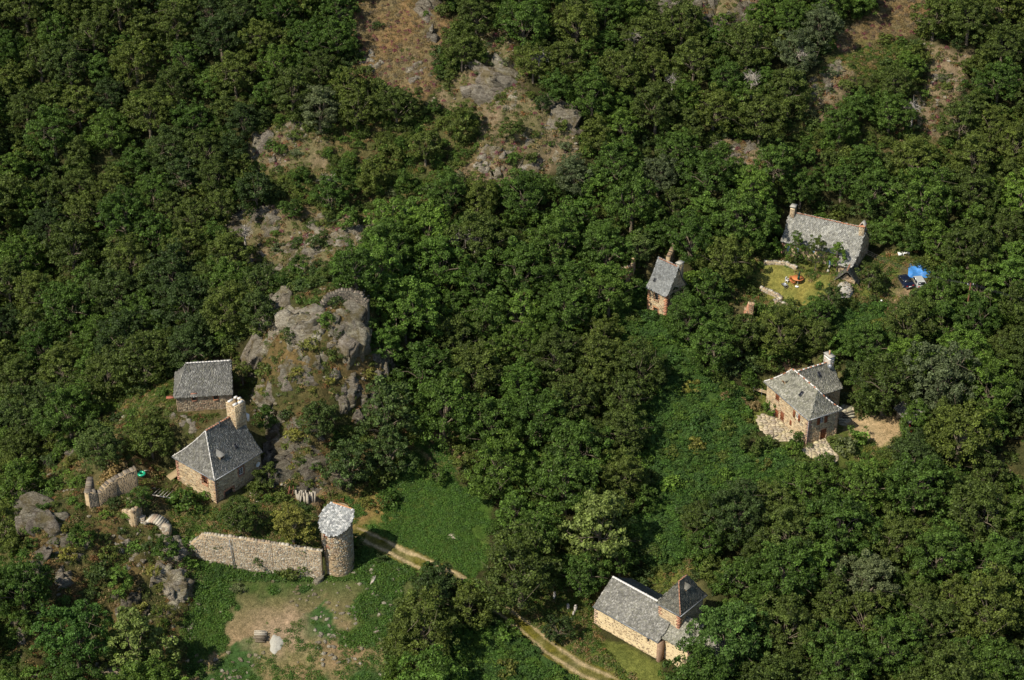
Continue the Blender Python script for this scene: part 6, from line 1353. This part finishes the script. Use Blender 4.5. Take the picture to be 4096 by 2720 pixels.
m = MB(); m.cyl((0, 0, .70), (0, 0, .76), .95, .95, 24); m.build("tabletop", M_or, t)
for a in range(4): m = MB(); m.cyl((math.cos(a * 1.57 + .8) * .65, math.sin(a * 1.57 + .8) * .65, 0), (math.cos(a * 1.57 + .8) * .5, math.sin(a * 1.57 + .8) * .5, .7), .035, .035, 6); m.build("leg", M_or, t)
pb = G(3188, 1146); t = thing("parasol", "closed dark green parasol on a white pole and white base by the round table", "parasol", Matrix.Translation(pb)); m = MB(); m.cyl((0, 0, 0), (0, 0, .10), .32, .28, 16); m.build("base", M_white, t); m = MB(); m.cyl((0, 0, .1), (.22, 0, 2.7), .035, .03, 8); m.build("pole", M_white, t)
m = MB(); m.cyl((.12, 0, 1.35), (.17, 0, 2.0), .20, .17, 9); m.cyl((.17, 0, 2.0), (.23, 0, 2.75), .17, .04, 9); m.build("canopy", simple("dark_green_cloth", (.012,.05,.03), .8, .2, 4), t)
def chair(label, px, py, yaw, mat, back=.95):
    p = G(px, py); t = thing("garden_chair", label, "chair", Matrix.Translation(p) @ Matrix.Rotation(yaw, 4, 'Z')); m = MB(); m.box((-.25, -.25, .40), (.25, .25, .45)); m.build("seat", mat, t); m = MB()
    for k in range(4): m = MB(); m.box((-.24 + k * .13, .21, .45), (-.14 + k * .13, .25, back)); m.build("back_slat", mat, t)
    for sx in (-.22, .22):
        for sy in (-.22, .22): m = MB(); m.cyl((sx, sy, 0), (sx, sy, .42), .025, .025, 5); m.build("leg", mat, t)
        m = MB(); m.box((sx - .03, -.25, .62), (sx + .03, .25, .66)); m.build("armrest", mat, t)
chair("high-backed orange wooden chair west of the round table", 3164, 1130, .3, M_or, 1.1); chair("small low orange wooden chair in front of the round table", 3172, 1139, 2.6, M_or, .7); chair("white bent-metal garden chair farthest from the parasol", 3148, 1130, .9, M_white)
p = G(3138, 1152); t = thing("wheelbarrow", "old grey wheelbarrow standing on the dry lawn", "wheelbarrow", Matrix.Translation(p) @ Matrix.Rotation(.5, 4, 'Z')); m = MB(); V = [(-.22, -.3, .35), (.22, -.3, .35), (.22, .3, .35), (-.22, .3, .35), (-.36, -.45, .65), (.36, -.45, .65), (.36, .5, .65), (-.36, .5, .65)]; m.add(V, [(0, 3, 2, 1), (0, 1, 5, 4), (1, 2, 6, 5), (2, 3, 7, 6), (3, 0, 4, 7)]); m.build("tray", M_zinc, t)
for s in (-.25, .25): m = MB(); m.cyl((s, -1.1, .6), (s * .4, .7, .25), .03, .03, 5); m.build("handle", M_bark, t); m = MB(); m.cyl((s, -.3, .4), (s, -.4, 0), .03, .03, 5); m.build("leg", M_dgrey, t)
m = MB(); m.cyl((-.05, .72, .22), (.05, .72, .22), .22, .22, 12); m.build("wheel", M_tyre, t)
# statue-like stone
p = G(3314, 1090); t = thing("stone_statue", "small grey stone figure standing at the blue door of the long farmhouse", "statue", Matrix.Translation(p)); m = MB(); chunk(m, (0, 0, .35), .42, 5, (.8, .7, 1.1)); m.build("lower_stone", M_stone2, t); m = MB(); chunk(m, (.05, 0, 1.0), .3, 6, (.7, .7, 1.4)); m.build("upper_stone", M_stone2, t)
# bread oven: little gabled roof, gable wall and a separate domed body
p = G(3378, 1172); t = thing("bread_oven", "little gabled bread oven with red ridge tiles and a rounded slab-covered body in front", "oven", Matrix.Translation(p + Vector((0, .4, 0))) @ Matrix.Rotation(-.35, 4, 'Z'))
m = MB(); m.box((-1.3, 1.4, -.8), (1.3, 4.4, 1.5)); m.build("wall", M_mortd, t); m = MB(); stones(m, (-1.3, 1.4, 0), (1, 0, 0), (0, -1, 0), 2.6, -.6, 2.2, [], 'tan', lambda x: 1.5 + 1.3 - abs(x - 1.3)); m.build("gable_stones", M_stone, t, kind='stuff')
ro = Roof(-1.5, 1.5, 1.2, 4.5, 1.6, 1.7, 'y', None, None, .1, .35, .3); ro.base(t); ro.slates(t, 'dark'); ro.ridge_tiles(t, (0, .95), (0, 4.7), M_terra, size=.1, step=.35)
m = MB(); NN = 14; rings = [(1.45, -.4), (1.4, .3), (1.15, .9), (.7, 1.35), (.2, 1.6)]; V = []; [V.extend([(r * math.cos(2 * math.pi * i / NN), .1 + r * .95 * math.sin(2 * math.pi * i / NN), z) for i in range(NN)]) for r, z in rings]; F = [(a * NN + i, a * NN + (i + 1) % NN, (a + 1) * NN + (i + 1) % NN, (a + 1) * NN + i) for a in range(4) for i in range(NN)]; m.add(V, F, (.36, .33, .27)); dome = m.build("oven_dome", M_stone2, t)
m = MB(); g = np.random.default_rng(8)
for a in range(4):
    for i in range(22):
        f_ = g.uniform(0, 1); r = rings[a][0] + (rings[a + 1][0] - rings[a][0]) * f_; z = rings[a][1] + (rings[a + 1][1] - rings[a][1]) * f_; th_ = g.uniform(0, 6.28); chunk(m, (r * math.cos(th_), .1 + r * .95 * math.sin(th_), z), .2, int(g.integers(1e8)), (1.1, 1.1, .35), None, 2.0)
m.build("cover_slabs", M_rock, dome, kind='stuff')
# slate shelter under the chestnut
p = G(3648, 1738); t = thing("slate_shelter", "dark slate lean-to shelter on a red post at the edge of the sandy yard", "shelter", Matrix.Translation(p) @ Matrix.Rotation(.35, 4, 'Z')); ro = Roof(-.6, 3.6, .0, 4.0, 2.5, 1.2, 'y', None, None, .05, .3, .2); ro.base(t); ro.slates(t, 'dark')
m = MB(); m.box((-.7, -.1, -.3), (-.5, .1, 2.3)); m.build("red_post", simple("dark_red_paint", (.28,.025,.03), .6, .15, 5), t); m = MB(); m.box((3.3, -.1, -.3), (3.5, .1, 2.3)); m.build("post", M_bark, t); m = MB(); m.box((-.5, 3.6, -.6), (3.5, 3.9, 2.3)); m.build("back_wall", M_mortd, t); m = MB(); m.box((0, .4, .05), (.5, .9, .6)); m.build("orange_crate", M_or, t)
# three dark bars and a round stone in the yard
for k, (a, b_) in enumerate((((3373,1659),(3415,1648)), ((3372,1667),(3419,1660)), ((3371,1676),(3425,1672)))):
    A, B = G(*a), G(*b_); m = MB(); q = thing("timber_beam", ["dark timber beam across the flagged yard, uppermost of three", "dark timber beam across the flagged yard, middle of three", "dark timber beam across the flagged yard, lowest of three"][k], "beam", Matrix.Translation(A), "dark timber beams in the flagged yard"); m.cyl(Vector((0, 0, .2)), B - A + Vector((0, 0, .2)), .10, .10, 6); m.build("beam", M_under, q)
p = G(3364, 1670); m = MB(); chunk(m, (0, 0, .35), .45, 12, (.8, .8, 1.2), None, 1.3); thing("standing_stone", "pinkish rounded standing stone at the end of the dark timber beams", "stone", Matrix.Translation(p), None, m.mesh("stone", M_rock))
# posts, poles and lamps
def post(name, label, cat, px, py, h, r, mat, top=None):
    p = G(px, py); t = thing(name, label, cat, Matrix.Translation(p)); m = MB(); m.cyl((0, 0, -.3), (0, 0, h), r, r * .85, 8); m.build("shaft", mat, t)
    if top: top(t, h)
    return p, t
post("bollard", "dark wooden post standing on the upper paving", "post", 3092, 1752, 1.1, .09, M_bark)
def lamp(t, h): m = MB(); m.cyl((0, 0, h), (0, 0, h + .12), .2, .08, 10); m.cyl((0, 0, h - .12), (0, 0, h), .1, .1, 8); m.build("lamp_head", M_white, t)
post("garden_lamp", "short white garden lamp beside the earth drive", "lamp", 3524, 1222, .9, .04, M_white, lamp); post("garden_lamp", "taller white garden lamp in the bushes below the dry lawn", "lamp", 3221, 1302, 1.6, .04, M_white, lamp)
def xarm(t, h):
    m = MB(); m.box((-.5, -.05, h - .35), (.5, .05, h - .25)); m.build("crossarm", M_dgrey, t)
    for s in (-.42, 0, .42): m = MB(); m.cyl((s, 0, h - .25), (s, 0, h - .05), .05, .04, 6); m.build("insulator", M_white, t)
pA, tA = post("utility_pole", "tall brown wooden power pole with white insulators in the wood east of the cars", "pole", 3858, 1300, 7.5, .13, simple("brown_creosoted_wood", (.15,.065,.04), .9, .2, 5), xarm)
pB, tB = post("utility_pole", "dark wooden power pole half buried in the wood near the meadow", "pole", 2192, 2040, 7.0, .12, M_bark, xarm)
def wire(a, b, label, sag=1.0):
    a, b = Vector(a), Vector(b); m = MB(); n = 14; P = [a.lerp(b, i / n) - Vector((0, 0, sag * 4 * (i / n) * (1 - i / n))) for i in range(n + 1)]
    for u, v in zip(P[:-1], P[1:]): m.cyl(u - a, v - a, .009, .009, 4, cap=False)
    return thing("power_line", label, "cable", Matrix.Translation(a), "thin power lines over the hamlet", m.mesh("wire", M_dgrey))
fc_ = FR['farm'].M @ Vector((.5, 0, FR['farm'].h + 1.2))
for s in (-.42, 0, .42): wire(pA + Vector((s, 0, 7.4)), (fc_.x + s * .5, fc_.y, fc_.z + s * .5), "thin grey power line strung from the brown pole to the long farmhouse"); wire(pA + Vector((s, 0, 7.4)), (pA.x + 38 + s, pA.y - 14, pA.z + 5), "thin grey power line running east from the brown pole")
# board walk at the west end of the terraced house
p = G(3040, 1590); t = thing("plank_platform", "raised grey plank gangway with thin rails at the west end of the terraced house", "platform", Matrix.Translation(p + Vector((.5, 0, .5))) @ Matrix.Rotation(-.5, 4, 'Z'))
for i in range(3): m = MB(); m.box((-1.6, -.25 + i * .26, .5), (1.2, -.02 + i * .26, .56)); m.build("plank", M_plank, t)
for sx in (-1.5, -.2, 1.0): m = MB(); m.cyl((sx, -.3, -1.5), (sx, -.3, 1.3), .03, .03, 5); m.build("rail_post", M_zinc, t)
# things in the courtyard
p = G(567, 1900); t = thing("inflatable_ring", "shiny green inflatable ring lying in the grass of the courtyard", "swim ring", Matrix.Translation(p + Vector((0, 0, .22)))); bm = bmesh.new(); n, k_ = 20, 10
V = [((.42 + .19 * math.cos(2 * math.pi * j / k_)) * math.cos(2 * math.pi * i / n), (.42 + .19 * math.cos(2 * math.pi * j / k_)) * math.sin(2 * math.pi * i / n), .19 * math.sin(2 * math.pi * j / k_)) for i in range(n) for j in range(k_)]; bm.free()
m = MB(); m.add(V, [(i * k_ + j, ((i + 1) % n) * k_ + j, ((i + 1) % n) * k_ + (j + 1) % k_, i * k_ + (j + 1) % k_) for i in range(n) for j in range(k_)]); m.build("ring", simple("green_vinyl", (.02,.36,.19), .2, .05, 3, 0, .6), t, smooth=True)
A, B = G(578, 1888), G(600, 1888); m = MB(); m.cyl((0, 0, .25), B - A + Vector((0, 0, .3)), .06, .05, 6); thing("wooden_pole", "short pale wooden pole beside the green ring", "pole", Matrix.Translation(A), None, m.mesh("pole", M_dead))
p = G(665, 1906); t = thing("wooden_ramp", "plank ramp leading up to the side of the tall stone house", "ramp", Matrix.Translation(p)); e = G(712, 1888)
A = Vector((0, 0, .1)); B = e - p + Vector((0, 0, .75)); X = (B - A); W_ = Vector((.75, -.95, 0)).normalized() * 1.35
for i in range(11):
    a0 = A + X * (i / 11.); a1 = A + X * ((i + .93) / 11.); m = MB(); dz = Vector((0, 0, -.05)); P = [a0, a1, a1 + W_, a0 + W_]; m.add([tuple(q) for q in P] + [tuple(q + dz) for q in P], [(0,1,2,3),(4,7,6,5),(0,4,5,1),(1,5,6,2),(2,6,7,3),(3,7,4,0)]); m.build("plank", M_plank, t)
p = G(612, 1982); q2 = G(640, 1960); t = thing("pallet", "grey slatted wooden pallet lying over a hollow in the courtyard", "pallet", Matrix.Translation(p)); X = q2 - p; X.z += .15
for i in range(5): s_ = Vector((.42, -.12, .02)) * i * 1.2; m = MB(); m.cyl(s_ + Vector((0, 0, .15)), s_ + X + Vector((0, 0, .15)), .05, .05, 5); m.build("slat", M_dead, t)
m = MB(); m.cyl((-.2, 0, .12), Vector((2.6, -.8, .15)), .08, .08, 6); m.build("bearer", M_dead, t)
m = MB(); p = G(815, 2152); m.cyl((0, -.2, .3), (-.35, -.5, .0), .07, .07, 6); thing("drain_spout", "short white drain spout at the west end of the retaining wall", "pipe", Matrix.Translation(p + Vector((0, 0, .2))), None, m.mesh("spout", M_white))
# upright split logs against the rock
g = np.random.default_rng(3); M_log = simple("split_log_pale", (.36,.32,.25), .9, .3, 7, .4); lognames = ["tallest", "thick", "thin", "short", "leaning", "pale", "grey", "knotted", "split", "bent"]
for i in range(24):
    px = 1190 + i * 3.1 + g.uniform(-2, 2); py = 2006 + g.uniform(-9, 9) + (i > 12) * 2; p = G(px, py); h = g.uniform(.8, 1.6); r = g.uniform(.09, .17); m = MB(); m.cyl((0, 0, -.05), (g.uniform(-.15, .15), .45, h), r, r * .85, 7)
    thing("log", "pale split log leaning upright in the row below the dark rock", "log", Matrix.Translation(p), "split logs leaning against the rock", m.mesh("log", M_log))
for i in range(7):
    p = G(1150 + i * 3.5, 1985 + g.uniform(-4, 4)); m = MB(); m.cyl((0, 0, 0), (g.uniform(-.3, .5), .5, g.uniform(1.0, 1.8)), .05, .03, 5); thing("branch", "reddish brown branch leaning on the rock beside the log row", "branch", Matrix.Translation(p), "reddish branches beside the log row", m.mesh("branch", simple("red_brown_wood", (.26,.11,.065), .9, .2, 6) if i == 0 else bpy.data.materials["red_brown_wood"]))
for i in range(30):
    row, cI = divmod(i, 6); p = G(1058, 2568); m = MB(); L_ = g.uniform(.9, 1.25); x = g.uniform(-.25, .1); y = row * .33 + g.uniform(-.05, .05); z = .15 + min(cI, 3) * .2 if row < 4 else .15 + cI * .12; r = g.uniform(.08, .12); m.cyl((x - L_, y, z), (x + .25, y + g.uniform(-.1, .1), z + g.uniform(-.05, .05)), r, r, 7)
    thing("log", "cut log in the square stack beside the white sand heap", "log", Matrix.Translation(p), "cut logs stacked beside the white sand", m.mesh("log", M_log if row > 1 else bpy.data.materials["bark"]))
def heap(name, label, cat, px, py, rx, ry, h, mat, seed):
    p = G(px, py); n, k_ = 28, 9; g = np.random.default_rng(seed); V = [(0, 0, h)]; 
    for j in range(1, k_):
        for i in range(n): a = 2 * math.pi * i / n; q = j / (k_ - 1); w = 1 + .12 * math.sin(3 * a + seed) + .07 * math.sin(7 * a); x, y = rx * q * w * math.cos(a), ry * q * w * math.sin(a); V.append((x, y, float(H(p.x + x, p.y + y)) - p.z + h * (1 - q * q) ** 1.2 * g.uniform(.85, 1.1) - (.06 if j == k_ - 1 else -.01)))
    F = [(0, 1 + i, 1 + (i + 1) % n, 1 + (i + 1) % n) for i in range(n)] + [(1 + j * n + i, 1 + (j + 1) * n + i, 1 + (j + 1) * n + (i + 1) % n, 1 + j * n + (i + 1) % n) for j in range(k_ - 2) for i in range(n)]; m = MB(); m.add(V, F); return thing(name, label, cat, Matrix.Translation(p), None, m.mesh(name, mat))
heap("sand_heap", "bright white sand heap on the bare field beside the log stack", "sand heap", 1104, 2576, .95, 1.6, .25, simple("white_sand", (.36,.345,.29), .95, .18, 3, .5), 1); heap("ash_heap", "small pale ash patch in the middle of the green meadow", "ash heap", 1810, 2146, .85, .62, .12, simple("pale_ash", (.52,.42,.34), .95, .35, 3, .5), 2)
for i in range(7):
    A = G(1483 + i * 1.6, 2341 - i * 1.2); B = G(1492 + i * 2.2, 2310 - i * .6); m = MB(); m.cyl((0, 0, .15 + .1 * (i % 2)), B - A + Vector((0, 0, .2)), .09, .06, 6); thing("peeled_pole", "peeled white pole lying in the bundle on the weedy bank", "pole", Matrix.Translation(A), "bundle of peeled white poles on the bank", m.mesh("pole", M_dead if i % 3 == 2 else M_log))
for i, (px, py, h, w, lb) in enumerate(((2272,2437,.95,.32,"small grey headstone standing alone beside the chapel path"), (2302,2447,1.2,.42,"tallest grey headstone beside the chapel tree"), (2218,2396,1.25,.42,"weathered tall headstone in the shade farthest from the chapel"), (2294,2455,.35,.45,"squat stone block at the foot of the tallest headstone"))):
    p = G(px, py); m = MB(); m.box((-w / 2, -.12, -.2), (w / 2, .12, h * .8), (.42,.38,.33)); m.add([(-w / 2, -.12, h * .8), (w / 2, -.12, h * .8), (w / 2 * .5, -.1, h), (-w / 2 * .6, -.1, h), (-w / 2, .12, h * .8), (w / 2, .12, h * .8), (w / 2 * .5, .1, h), (-w / 2 * .6, .1, h)], [(0,1,2,3),(4,7,6,5),(0,4,5,1),(1,5,6,2),(2,6,7,3),(3,7,4,0)], (.42,.38,.33)); thing("headstone", lb, "gravestone", Matrix.Translation(p) @ Matrix.Rotation(.5 + i * .3, 4, 'Z'), None, m.mesh("headstone", M_stone))
for i, (px, py, lb) in enumerate(((3599,1022,"small white plastic crate beside the wood above the blue tarpaulin"), (3622,1020,"white plastic garden table beside the crate at the wood edge"))):
    p = G(px, py); t = thing("white_table" if i else "white_crate", lb, "table" if i else "crate", Matrix.Translation(p) @ Matrix.Rotation(.2, 4, 'Z')); m = MB(); m.box((-.55 if i else -.3, -.3, .45 if i else .05), (.55 if i else .3, .3, .52 if i else .5)); m.build("top" if i else "box", M_white, t)
    for sx in (-1, 1):
        for sy in (-1, 1): m = MB(); m.box((sx * (.45 if i else .25) - .05, sy * .22 - .05, 0), (sx * (.45 if i else .25) + .05, sy * .22 + .05, .45 if i else .06)); m.build("leg", M_white, t)
print("T all %.1f" % (time.time() - T0))
